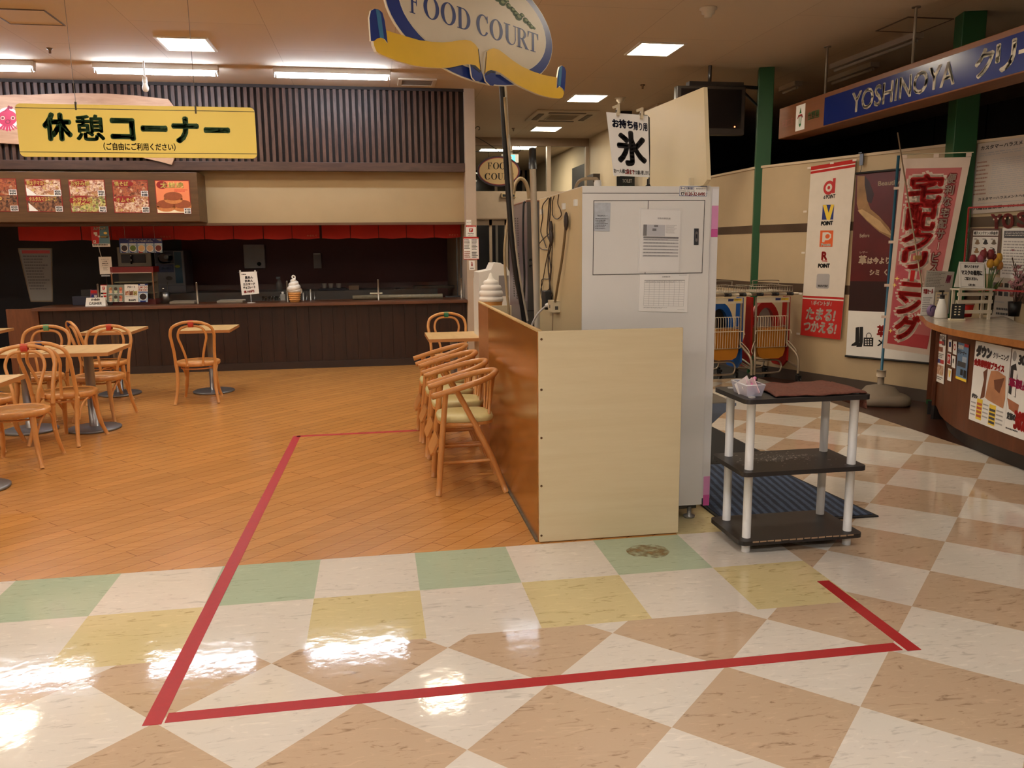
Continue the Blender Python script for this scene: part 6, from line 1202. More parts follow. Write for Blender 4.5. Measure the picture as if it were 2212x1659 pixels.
# nobori flag on a weighted stand
NP, ND = V3((4.93,2.93,0)), V3((.83,-.56,0)).normalized()
fc = FL(1897,862); fb = V3((4.955,3.03,0)); t = thing('banner_flag', 'tall pink and white banner flag with red lettering on a teal pole', 'banner', (fb.x,fb.y,0))
GB = M('stand_grey', (140,126,110), .6, var=.06)
b = MB(); n_ = 40; rg = [(.255,0.0,.22),(.27,.02,.2),(.265,.07,.18),(.20,.085,.06),(.17,.10,.0),(.13,.15,.0),(.06,.17,0),(.03,.175,0)]; vs = []; fs = []
for r, z, w in rg:
    for j in range(n_): a = 2*PI*j/n_; r2 = r*(1+w*.35*math.cos(4*a)); vs.append((fb.x+r2*math.cos(a+.4),fb.y+r2*math.sin(a+.4),z))
for i in range(len(rg)-1):
    for j in range(n_): fs.append((i*n_+j,i*n_+(j+1)%n_,(i+1)*n_+(j+1)%n_,(i+1)*n_+j))
fs.append(tuple(range((len(rg)-1)*n_,len(rg)*n_))); fs.append(tuple(reversed(range(n_)))); b.add(vs,fs,GB,True); build('weighted_base', b, t)
b = MB(); b.cyl((fb.x,fb.y,.17),(fb.x,fb.y,.30),.03,GB); b.cyl((fb.x,fb.y,.25),(fb.x,fb.y,.31),.042,M('collar_beige',(196,182,160),.4,var=.03)); build('collar', b, t)
pt = PP(1941,336,NP,ND); b = MB(); b.cyl((fb.x,fb.y,.25),pt,.0125,M('pole_teal',(30,92,122),.4,var=.05),n=12); build('pole', b, t)
q = [PP(x,y,NP,ND) for x, y in ((1948,343),(2098,339),(1907,752),(2011,768))]; NWH = M('flag_white',(224,204,190),.8,var=.03); NPK = M('flag_pink',(198,112,112),.8,var=.12,scale=3); NRD = M('flag_red',(196,26,26),.7,var=.04)
b = MB(); P = Panel(b, *q, th=.002, mat=NWH); P.rect(.08,.05,.90,.97,NPK,1); P.rect(.1,.55,.55,.93,M('flag_rose',(196,92,104),.8,var=.1),1.3); P.rect(.08,.90,.90,.97,M('flag_rose2',(190,70,76),.8,var=.05),1.5)
KM = '宅配クリーニング'; kv = [(.085,.225),(.23,.36),(.365,.47),(.475,.56),(.565,.635),(.64,.70),(.705,.80),(.81,.935)]; ku = [(.20,.63),(.20,.60),(.18,.60),(.22,.56),(.36,.44),(.23,.58),(.23,.58),(.24,.62)]
for ch, (a, c), (u0, u1) in zip(KM, kv, ku):
    if ch == 'ー': P.rect(u0-.035,a-.006,u1+.035,c+.006,NWH,2); P.rect(u0,a+.006,u1,c-.006,NRD,3)
    else: P.text(ch,u0-.03,a,u1+.03,c,NWH,.075,2); P.text(ch,u0-.03,a,u1+.03,c,NRD,.024,3)
for i, ch in enumerate('便利な宅配サービス!'):
    a = .08+.056*i; u0 = .72-.004*i
    if ch == 'ー': P.rect(u0+.045,a,u0+.08,a+.045,MAROON,2); P.rect(u0+.055,a+.004,u0+.07,a+.042,NWH,3)
    else: w_ = .12 if ch != '!' else .03; P.text(ch,u0+.06-w_/2,a,u0+.06+w_/2,a+.046,MAROON,.022,2); P.text(ch,u0+.06-w_/2,a,u0+.06+w_/2,a+.046,NWH,.004,3)
for u, v in ((.13,.62),(.12,.9),(.1,.655)): P.poly([(u,v-.014),(u+.012,v-.003),(u+.05,v),(u+.012,v+.003),(u,v+.014),(u-.012,v+.003),(u-.05,v),(u-.012,v-.003)],GOLD,3)
P.poly([(.55,.50),(.72,.50),(.78,.66),(.75,.72),(.55,.70)],M('flag_figure',(206,176,160),.8,var=.08),1.6); build('cloth', b, t)
b = MB()
for u in (.04,.5,.96): p = P.p(u,-.012,0); b.obox(p, ND*.02, V3((0,0,.018)), WN*.002, NWH)
for v in (.15,.43,.66,.83): p = P.p(-.03,v,0); b.obox(p, ND*.025, V3((0,0,.012)), WN*.002, NWH)
build('loop', b, t); b = MB(); b.cyl(P.p(-.03,-.022,0), P.p(1.02,-.022,0), .004, M('crossbar_white',(206,196,170),.4,var=0), n=8); build('crossbar', b, t)

# ================================================================ SERVICE DESK (curved)
DZ = .875
topc = smooth([(5.32,2.46,0),(5.17,2.63,0),(5.02,2.63,0),(4.77,2.24,0),(4.55,1.89,0),(4.365,1.47,0),(4.28,1.085,0),(4.225,.555,0),(4.2,0,0),(4.2,-.6,0)],6)
def off_poly(pts, d):
    o = []
    for i, p in enumerate(pts):
        a = pts[max(0,i-1)]; c = pts[min(len(pts)-1,i+1)]; tt = (c-a).normalized(); n = V3((-tt.y, tt.x, 0)); 
        if n.dot(V3((5.25,1.6,0))-p) < 0: n = -n
        o.append(p+n*d)
    return o
front = topc[6:]; back = []
for p, q in zip(front, off_poly(front, .62)):
    k_ = 1.0
    while k_ > .05 and (p.lerp(q, k_)-WA).dot(WN) < .02: k_ -= .02
    back.append(p.lerp(q, k_))
DTOP = M('desk_top_stone', (186,174,158), .18, var=.12, scale=14); DEDGE = WOOD('desk_edge', (150,92,46), (178,116,64), .3, (4,4,4)); DBODY = WOOD('desk_body', (86,44,20), (106,56,28), .4, (5,5,.8), nscale=2); DKICK = M('desk_kick', (44,38,36), .4, var=.08)
t = thing('service_desk', 'curved brown service desk with a pale top at the right', 'desk', (4.8,1.4,0))
def strip(poly_f, poly_b, z, th, mt, side):
    b = MB(); pf = [(p.x,p.y) for p in poly_f]+[(p.x,p.y) for p in reversed(poly_b)]
    ar = sum(pf[i-1][0]*pf[i][1]-pf[i][0]*pf[i-1][1] for i in range(len(pf)))
    if ar < 0: pf = pf[::-1]
    b.prism(pf, (0,0,z), (1,0,0), (0,1,0), th, mt, side); return b
build('top', strip(front, back, DZ, .045, DTOP, DEDGE), t)
bodyf = off_poly(front, .15); bodyb = [p.lerp(q, .8) for p, q in zip(front, back)]; bodyb[0:6] = [bodyf[i].lerp(back[i], .6) for i in range(6)]; build('body', strip(bodyf, bodyb, DZ-.045, DZ-.045-.12, DBODY, DBODY), t)
kf = off_poly(front, .22); build('kick_plate', strip(kf, bodyb, .12, .12, DKICK, DKICK), t)
def DS(x, y, o=.006):               # point on the desk front
    for i in range(len(bodyf)-1):
        a, c = bodyf[i], bodyf[i+1]; d = (c-a); d.z = 0; L = d.length; d.normalize(); p = PP(x, y, a, d); s = (p-a); s.z = 0
        if -.002 <= s.dot(d) <= L+.002:
            n = V3((-d.y,d.x,0)); n = -n if n.x > 0 else n; return p+n*o
    return p
def dcard(lab, cs, dr, mat=WHITE, grp=None): return card('flyer', lab, 'flyer', [DS(*c) for c in cs], dr, mat, .001, grp)
dcard('narrow white flyer at the left end of the service desk front', ((2029,721),(2046,724),(2021,822),(2040,830)), lambda P: (P.text('ニャイーン',.08,.03,.92,.10,INK,.02), P.rect(.1,.14,.75,.2,RED), P.rect(.55,.1,.95,.22,INK,1), P.rect(.06,.26,.7,.36,FOODA), P.lines(.1,.4,.9,.5,3,INK), P.rect(.08,.52,.5,.6,BLUE), P.rect(.5,.52,.9,.6,RED), P.rect(.1,.64,.9,.84,FOODC), P.lines(.1,.88,.9,.96,2,INK)))
for cs, lab, fn in ((((2051,733),(2058,734),(2050,759),(2057,761)),'upper left small logo card on the service desk front',lambda P: P.rect(.2,.2,.8,.6,BLUE)), (((2061,737),(2069,738),(2060,764),(2068,767)),'upper right small logo card on the service desk front',lambda P: P.ring(.5,.45,.3,.25,.1,RED)), (((2048.5,763),(2056,765),(2047.5,786),(2055,789)),'middle left small red logo card on the service desk front',lambda P: (P.rect(.08,.08,.92,.92,RED), P.text('P',.3,.3,.7,.7,WHITE,.02))), (((2058.5,768),(2066,770),(2057.5,793),(2065,796)),'middle right small letter card on the service desk front',lambda P: P.text('R',.3,.25,.7,.6,BLACK,.02)), (((2050,795),(2058,798),(2048,821),(2056,824)),'lowest small yellow and navy logo card on the service desk front',lambda P: P.poly([(.15,.15),(.4,.15),(.5,.5),(.6,.15),(.85,.15),(.6,.7),(.4,.7)],YEL))): dcard(lab, cs, fn, WHITE)
dcard('blue flyer with photographs on the service desk front', ((2072,739),(2095,745),(2066,817),(2089,826)), lambda P: (P.text('洗濯機',.05,.06,.55,.16,WHITE,.01), P.text('クリーナー',.05,.2,.85,.3,INK,.01), P.rect(.6,.0,1,.08,RED), P.rect(.5,.35,.9,.5,M('flyer_pale',(170,186,206),.5,var=.1)), P.rect(.08,.5,.85,.64,INK), P.rect(.4,.7,.65,.86,BLACK), P.rect(.7,.7,.95,.9,BLACK), P.rect(0,.93,1,1,YEL)), M('flyer_blue',(104,136,172),.5,var=.05))
def down(P):
    P.text('ダウン',.06,.05,.48,.18,INK,.02); P.text('クリーニング',.54,.09,.96,.16,INK,.004); P.text('会員様特別プライス',.02,.22,.86,.30,RED,.010)
    CO, CO2 = M('coat_tan',(196,136,96),.6,var=.2,scale=6), M('coat_brown',(120,70,46),.6,var=.15,scale=6)
    P.poly([(.30,.36),(.42,.30),(.40,.66),(.28,.70),(.34,.45)],CO2); P.poly([(.52,.32),(.70,.30),(.92,.34),(.96,.6),(.93,.72),(.5,.68),(.42,.66),(.47,.45)],CO,2); P.poly([(.62,.42),(.9,.36),(.8,.56),(.66,.52)],CO2,3)
    P.text('ダウン',.04,.66,.2,.71,INK,.01); P.rect(.2,.70,.36,.96,YEL); P.rect(.56,.72,.74,.97,YEL)
    for k in range(4): P.rect(.21,.75+k*.05,.35,.78+k*.05,M('price_red',(190,90,60),.6,var=0),2); P.rect(.57,.77+k*.05,.73,.8+k*.05,INK,2); P.lines(.38,.74+k*.05,.54,.78+k*.05,1,PALE); P.lines(.76,.76+k*.05,.95,.8+k*.05,1,PALE); P.lines(.03,.76+k*.05,.18,.8+k*.05,1,PALE)
dcard('large white poster of a tan padded coat on the service desk front', ((2110,736),(2187,752),(2094,905),(2170,935)), down)
def leath(P):
    P.text('30%',.30,.06,.7,.16,INK,.02); P.poly([(.02,.2),(.2,.16),(.3,.3),(.3,.55),(.02,.52)],M('jacket_black',(40,38,40),.5,var=.1)); P.rect(.14,.24,.28,.54,WHITE,2); P.text('革製品',.02,.34,.75,.44,M('title_magenta',(190,30,90),.5,var=0),.016,3); P.text('定価の',.06,.74,.36,.82,INK,.012); P.text('30%OFF',.34,.70,1.2,.90,RED,.03); P.poly([(.0,.58),(.45,.62),(.42,.74),(.1,.7)],M('leather_tan',(176,110,76),.6,var=.2)); P.lines(.05,.92,.5,.96,1,INK); P.ell(.12,.08,.08,.06,PALE)
dcard('white poster of a leather jacket cut off at the right edge of the desk front', ((2189,753),(2245,764),(2170,935),(2232,958)), leath)
# things on the desk
def dk(x, y):                       # a spot on the desk top, kept clear of the wall behind
    p = FL(x, y, DZ); q = PW(x, y, .20); q.z = DZ
    return p if (p-CAM).xy.length < (q-CAM).xy.length else q
def stand_card(name, lab, cat, x0, x1, yb, yt, dr, mat=WHITE, yaw=0.0, tent=False):
    a, c = dk(x0,yb), dk(x1,yb); dd = CR.copy(); dd.z = 0; dd.normalize(); L = (c-a).dot(dd); c = a+dd*L; d = ray((x0+x1)/2,yt); tt = ((a+c)/2-CAM); s = math.hypot(tt.x,tt.y)/math.hypot(d.x,d.y); zt_ = (CAM+d*s).z; up = V3((0,0,zt_-DZ)); b = MB(); P = Panel(b, a+up, c+up, a+V3((0,0,.001)), th=.002, mat=mat); dr(P); bk_ = V3((-dd.y,dd.x,0))
    if tent: f_ = bk_*.09; b.add([a+up,c+up,c+f_,a+f_],[(0,1,2,3)],mat); b.add([c,c+f_,c+up],[(0,1,2)],mat)
    else: b.obox((a+c)/2+bk_*.03+V3((0,0,.004)), dd*(L/2), bk_*.03, V3((0,0,.003)), WHTPL)
    return props(build(name, b), lab, cat)
stand_card('leaflet_holder', 'white leaflets with a red heading at the left end of the service desk', 'leaflets', 1988, 2016, 682, 620, lambda P: (P.text('半額セール',.1,.06,.9,.24,RED,.012), P.lines(.1,.36,.9,.9,7,PALE)))
stand_card('price_card', 'pale folder with a yellow note behind the sanitizer bottle', 'card', 2014, 2052, 678, 592, lambda P: (P.lines(.08,.12,.9,.3,3,INK), P.rect(.55,.2,.75,.36,YEL), P.rect(.1,.45,.9,.9,CREAM), P.lines(.2,.5,.8,.8,4,PALE,2)), M('folder_grey',(180,176,168),.5,var=.04))
b = MB(); a = dk(2010,682); dd = CR.copy(); dd.z = 0; dd.normalize(); P = Panel(b, PP(2002,584,a+V3((.04,.03,0)),dd), PP(2062,587,a+V3((.04,.03,0)),dd), PP(1996,625,a+V3((.04,.03,0)),dd), th=.003, mat=M('paper_greyish',(176,170,160),.6,var=.04)); P.lines(.05,.1,.7,.9,10,INK,1,.25); P.text('AW',.74,.2,.9,.6,M('aw_pink',(170,70,100),.5,var=0),.01); build('x', b) if False else props(build('newsletter', b), 'printed newsletter standing behind the leaflets on the service desk', 'newsletter')
p = dk(2032,687); t = thing('sanitizer_bottle', 'white pump bottle of sanitizer on the service desk', 'bottle', (p.x,p.y,DZ)); b = MB(); b.lathe([(.048,0),(.05,.01),(.044,.06),(.03,.12),(.022,.15),(.02,.155),(.001,.156)],p,WHTPL,n=20); Pb = Panel(b, p+V3((-.047,-.03,.11)), p+V3((-.02,-.047,.11)), p+V3((-.047,-.03,.06))); build('body', b, t); b = MB(); b.cyl(p+V3((0,0,.155)),p+V3((0,0,.185)),.018,BLKPL); b.cyl(p+V3((0,0,.185)),p+V3((0,0,.215)),.006,BLKPL); b.box(p.x-.03,p.x+.01,p.y-.008,p.y+.008,p.z+.21,p.z+.225,BLKPL); build('pump', b, t)
p = dk(2012,684); b = MB(); b.ellipsoid(p+V3((0,0,.05)),.045,.03,.05,M('pouch_purple',(120,96,136),.5,var=.12,scale=20),14,8); b.tube([p+V3((.03*math.cos(a),-.02,.06+.03*math.sin(a))) for a in [2*PI*i/16 for i in range(16)]],.004,NAVY,closed=True,n=6); props(build('purple_ornament', b), 'small purple ornament beside the sanitizer bottle', 'ornament')
p = dk(2085,684); t = thing('red_pot', 'small red pot on the service desk', 'pot', (p.x,p.y,DZ)); b = MB(); b.lathe([(.045,0),(.06,.11),(.055,.11),(.042,.006),(.001,.006)],p,M('pot_red',(196,36,28),.4,var=.04),n=24); build('pot', b, t); b = MB(); b.lathe([(.062,.10),(.064,.13),(.06,.135),(.05,.125)],p,M('pot_wrap',(206,150,130),.5,var=.1),n=24); build('wrapper', b, t)
p = dk(2062,692); t = thing('phone_easel', 'small dark card on a wooden easel at the desk edge', 'easel', (p.x,p.y,DZ)); b = MB(); P = Panel(b, p+V3((-.03,0,.13)), p+V3((.06,-.03,.13)), p+V3((-.04,-.01,.015)), th=.006, mat=BLKPL); [P.rect(.2+.3*(k%2),.15+.18*(k//2),.35+.3*(k%2),.22+.18*(k//2),CREAM) for k in range(8)]; build('card', b, t); b = MB(); b.obox(p+V3((.01,-.01,.008)),(.055,-.018,0),(.008,.02,0),(0,0,.007),CREAM); b.cyl(p+V3((-.03,-.01,.01)),p+V3((.0,0,.16)),.004,CREAM,n=6); build('easel', b, t)
# white slatted rack with tent sign, red edged clear shield
p = dk(2094,690); dd = CR.copy(); dd.z = 0; dd.normalize(); bk_ = V3((-dd.y,dd.x,0)); rb = p
t = thing('slatted_rack', 'small white slatted rack carrying the mask notice on the desk', 'rack', (rb.x,rb.y,DZ)); PWR = M('rack_offwhite',(206,196,176),.5,var=.05)
for s_ in (-1,1):
    for dpt in (0,.10): b = MB(); c = rb+dd*(.03+s_*.12)+bk_*dpt; b.obox(c+V3((0,0,.12)),dd*.01,bk_*.008,V3((0,0,.12)),PWR); build('leg', b, t)
for z in (.06,.14,.20): b = MB(); b.obox(rb+dd*.03+V3((0,0,z)),dd*.14,bk_*.006,V3((0,0,.013)),PWR); build('slat', b, t)
b = MB(); b.obox(rb+dd*.03+bk_*.05+V3((0,0,.237)),dd*.14,bk_*.07,V3((0,0,.005)),PWR); build('shelf', b, t)
b = MB(); qn = [PP(*c, rb, dd) for c in ((2076,569),(2131,571),(2073,625),(2127,627))]; zs_ = rb.z+.243-min(qn[2].z,qn[3].z); qn = [v+V3((0,0,zs_)) for v in qn]; a = qn[2]; P = Panel(b, qn[0]+bk_*.03, qn[1]+bk_*.03, qn[2], qn[3], th=.003, mat=WHITE); P.frame(.05,.05,.95,.95,.007,INK); P.text('恐れ入りますが',.2,.12,.76,.22,INK,.006); P.text('マスクの着用に',.08,.32,.90,.50,INK,.010); P.text('ご協力ください。',.2,.58,.72,.70,INK,.006); P.text('店主',.34,.84,.62,.92,INK,.004); q_ = [qn[0]+bk_*.03, qn[1]+bk_*.03, qn[3]+bk_*.09, qn[2]+bk_*.09]; b.add(q_,[(0,1,2,3)],WHITE)
props(build('mask_notice', b), 'white folded notice asking for masks, on the slatted rack', 'tent sign')
# flowers
FLR, FLY, FLP, STM = M('tulip_red',(130,24,36),.5,var=.12), M('tulip_yellow',(222,166,36),.5,var=.1), M('blossom_pink',(186,130,136),.6,var=.15,scale=30), M('stem_green',(70,110,50),.5,var=.1)
vb_ = dk(2130,668); t = thing('tulip_vase', 'clear vase of red and yellow tulips on the service desk', 'flowers', (vb_.x,vb_.y,DZ)); b = MB(); b.lathe([(.05,0),(.055,.05),(.06,.2),(.056,.2),(.05,.01),(.001,.01)],vb_,GLASS('vase_glass',(.85,.88,.84),.12),n=20); build('vase', b, t)
vp = lambda x, y: PP(x, y, vb_, dd)
for x, y, m_, s_ in ((2102,560,FLR,1.1),(2118,560,M('tulip_rose',(176,80,104),.5,var=.1),1.1),(2124,551,FLR,1.2),(2140,550,FLR,1.2),(2147,556,FLR,.9),(2139,569,FLY,1.1),(2151,565,FLY,1.2),(2158,557,FLY,1.1),(2160,574,M('tulip_orange',(206,130,40),.5,var=.1),1.0)):
    c = vp(x, y); b = MB(); b.lathe([(.001,-.035),(.018,-.03),(.026,-.005),(.022,.02),(.012,.036),(.001,.034)],c,m_,n=12)
    for i in range(len(b.v)): X_,Y_,Z_ = b.v[i]; b.v[i] = (c.x+(X_-c.x)*s_,c.y+(Y_-c.y)*s_,c.z+(Z_-c.z)*s_)
    f = build('tulip', b, t); b = MB(); b.tube(smooth([c+V3((0,0,-.03)),(c+vb_+V3((0,0,.2)))/2,vb_+V3((0,0,.06))],5),.004,STM,n=6); build('stem', b, f)
b = MB()
for k in range(9): a = 2*PI*k/9; e = vb_+V3((.12*math.cos(a),.1*math.sin(a),.26+.03*(k%3))); m_ = vb_+V3((.03*math.cos(a),.03*math.sin(a),.12)); w_ = V3((-math.sin(a),math.cos(a),0))*.014; b.add([m_-w_,m_+w_,(m_+e)/2+w_*1.4+V3((0,0,.03)),e,(m_+e)/2-w_*1.4+V3((0,0,.03))],[(0,1,2,3,4)],STM)
build('leaves', b, t)
bp_ = dk(2190,676); t = thing('blossom_branch', 'spray of pale pink blossom branches at the right edge of the desk', 'flowers', (bp_.x,bp_.y,DZ)); rd = random.Random(4); b = MB(); tips = []
for k in range(9):
    e = bp_+V3((rd.uniform(-.16,.10),rd.uniform(-.16,.0),rd.uniform(.25,.50))); m_ = (bp_+e)/2+V3((rd.uniform(-.04,.04),0,.05)); pts = smooth([bp_+V3((0,0,.02)),m_,e],6); b.tube(pts,.004,M('branch_brown',(84,60,48),.7,var=.1),n=6); tips += pts[5:]
build('branch', b, t); b = MB()
for k in range(150):
    c = rd.choice(tips)+V3((rd.gauss(0,.03),rd.gauss(0,.025),rd.gauss(0,.025))); r = rd.uniform(.01,.02); n = V3((rd.uniform(-1,1),rd.uniform(-1,.2),rd.uniform(-.4,1))).normalized(); u_ = n.orthogonal().normalized(); v_ = n.cross(u_)
    vs = [c+n*.004]+[c+(u_*math.cos(2*PI*i/10)+v_*math.sin(2*PI*i/10))*r*(1 if i % 2 else .6)+n*.006*(i % 2) for i in range(10)]; b.add(vs,[(0,1+i,1+(i+1) % 10) for i in range(10)],FLP)
props(build('blossoms', b, t), kind='stuff'); b = MB(); b.lathe([(.04,0),(.05,.12),(.046,.12),(.038,.006),(.001,.006)],bp_,BLKPL,n=18); build('pot', b, t)
# red-edged clear shield
s0_ = PW(2073,690,.34); SDR = WDIR; RE = M('shield_red',(150,30,28),.45,var=.05)
t = thing('clear_shield', 'clear hanging plastic shield with thin red edges over the service desk', 'shield', (s0_.x,s0_.y,DZ+.15)); z0_, z1_ = PP(2072,624,s0_,SDR).z, PP(2087,449,s0_,SDR).z; e_ = s0_+SDR*1.9
b = MB(); 
for z in (z0_,z1_): b.bar((s0_.x,s0_.y,z),(e_.x,e_.y,z),.012,.014,RE)
b.bar((s0_.x,s0_.y,z0_),(s0_.x,s0_.y,z1_),.010,.010,RE); build('red_edge', b, t)
b = MB(); n_ = V3((-SDR.y,SDR.x,0)); c = (s0_+e_)/2; b.obox((c.x,c.y,(z0_+z1_)/2), SDR*.94, n_*.0015, V3((0,0,(z1_-z0_)/2-.006)), ACRY); build('pane', b, t)
for f in (.3,.8): b = MB(); p = s0_.lerp(e_, f); b.cyl((p.x,p.y,z1_),(p.x,p.y,H),.0015,WHTPL,n=5); build('hanging_wire', b, t)
# papers on the wall behind the desk
def wcard(name, lab, cat, cs, dr, mat=WHITE, o=.016): return card(name, lab, cat, PWq(o,*cs), dr, mat, .003)
def basic(P):
    P.text('カスタマーハラスメントに対する基本方針',.06,.04,1.5,.10,INK,.002)
    P.lines(.05,.14,.95,.2,2,PALE)
    for k in range(9): P.lines(.03,.26+k*.056,.24,.30+k*.056,1,M('poster_rust',(150,110,96),.6,var=0),1,.5,k); P.lines(.28,.25+k*.056,.98,.30+k*.056,2,PALE,1,.4,k+30)
    P.rect(.26,.24,.263,.74,PALE); P.text('カスタマーハラスメントへの対応',.12,.775,.95,.815,INK,.002); P.rect(0,.855,1,.865,PALE); P.text('八幡西警察署：093-645-0110',.06,.90,.99,.945,INK,.003)
wcard('policy_poster', 'large white poster of small print with a police phone number on the wall', 'poster', ((2113,311),(2248,290),(2093,463),(2240,452)), basic, M('poster_paper',(190,178,168),.6,var=.03))
wcard('green_notice', 'narrow white and green notice on the wall beside the flag', 'notice', ((2076,416.5),(2094,416),(2066,507),(2085,507)), lambda P: (P.rect(.0,.08,.75,.30,GREEN), P.rect(.0,.36,.75,.42,GREEN), P.rect(.0,.64,.75,.86,GREEN), P.lines(.05,.46,.7,.6,3,INK)))
wcard('gradient_poster', 'small poster shading from violet to red on the wall behind the flag', 'poster', ((2058,508),(2074,508),(2049,572),(2069,571)), lambda P: (P.rect(.05,.05,.9,.3,M('violet_block',(70,50,130),.5,var=.1)), P.rect(.05,.3,.9,.55,M('rust_block',(170,70,50),.5,var=.1)), P.rect(.05,.55,.9,.9,M('red_block',(180,40,40),.5,var=.1)), P.rect(.1,.66,.7,.86,WHITE,2)))
def hats(P):
    P.rect(0,0,1,1,M('hat_frame',(96,66,56),.6,var=.3,scale=30),1); P.rect(.09,.05,.92,.16,WHITE,2); P.text('帽子メンテナンス料金表',.12,.07,.90,.14,INK,.004,3); P.rect(.09,.19,.92,1,WHITE,2); rd = random.Random(3)
    for j in range(4):
        for i in range(3): u, v = .26+.27*i, .30+.19*j; c = [(150,120,90),(40,40,44),(110,96,80),(170,130,90),(150,70,36),(50,44,44),(96,90,92),(70,64,84),(60,60,66),(140,60,50),(60,40,40),(90,70,60)][j*3+i]; m_ = M('hat_%d' % (j*3+i),c,.6,var=.1); P.ell(u,v+.03,.085,.028,m_,3); P.ell(u,v-.005,.05,.05,m_,3.5); P.lines(u-.11,v-.07,u,v-.05,1,INK,3,.8,j*3+i)
wcard('hat_price_poster', 'price poster with rows of hats on the wall behind the tulips', 'poster', ((2098,493),(2163,493),(2088,590),(2156,592)), hats)
wcard('text_sheet', 'white sheet of small print with a dark heading on the wall behind the blossoms', 'notice', ((2166,492),(2235,492),(2160,600),(2232,604)), lambda P: (P.rect(.06,.06,1,.2,M('head_slate',(70,74,84),.6,var=.03)), P.lines(.1,.08,.9,.18,3,WHITE,2,.3), P.lines(.06,.26,.95,.95,12,PALE)))
wcard('photo_sheet', 'pale sheet with rows of dark product photos behind the blossoms', 'notice', ((2140,598),(2196,602),(2134,690),(2190,696)), lambda P: ([P.rect(.12+.22*i,.12+.2*j,.28+.22*i,.22+.2*j,[INK,FOODD,BLACK][(i+j) % 3]) for i in range(4) for j in range(2)], P.lines(.1,.55,.6,.62,1,PALE), P.lines(.3,.7,.9,.92,2,INK)), M('sheet_beige',(196,186,172),.6,var=.03))
# red wooden letters on the wall
RL = M('letter_red', (150,30,34), .5, var=.06); q = PWq(.012,(2142,463),(2163,462),(2142,494)); ltr = (('Y',2142,2165,463,494,'red wooden letter Y on the wall above the hat poster'),('O',2166,2191,461,493,'red wooden letter O on the wall above the hat poster'),('S',2198,2224,458,491,'red wooden letter S at the right edge above the text sheet'))
for ch, x0, x1, y0, y1, lab in ltr:
    b = MB(); P = Panel(b, *PWq(.014,(x0,y0),(x1,y0),(x0,y1))); 
    vs, fs, (gx0_, gx1_, gy0_, gy1_) = glyph(ch)
    for k in range(6): P.text(ch,.06,.02,.94,.98,RL,.05,1+k*4)
    for u, v in ((.3,.35),(.7,.3)): P.ell(u,v,.07,.06,PTXT,23)
    props(build('wooden_letter', b), lab, 'letter', 'red wooden letters on the wall')
# thin pole leaning at the desk
pa, pb_ = PP(1939,286,V3((4.98,2.75,0)),dd), PP(1991,614,V3((4.98,2.75,0)),dd); t = thing('reaching_pole', 'thin grey telescopic pole leaning in front of the pink flag', 'pole', (pb_.x,pb_.y,DZ)); b = MB(); b.cyl(pb_,pa,.0075,M('pole_tan',(150,128,104),.35,.3,var=.04),.0055,n=10); b.cyl(pb_,(pb_.x+.02,pb_.y,DZ),.006,MATS['pole_tan'],n=8); build('tube', b, t); b = MB(); p = pb_.lerp(pa,.18); b.obox(p,(.035,0,0),(0,.012,0),(0,0,.018),M('clamp_tan',(190,150,96),.5,var=.04)); build('clamp', b, t)

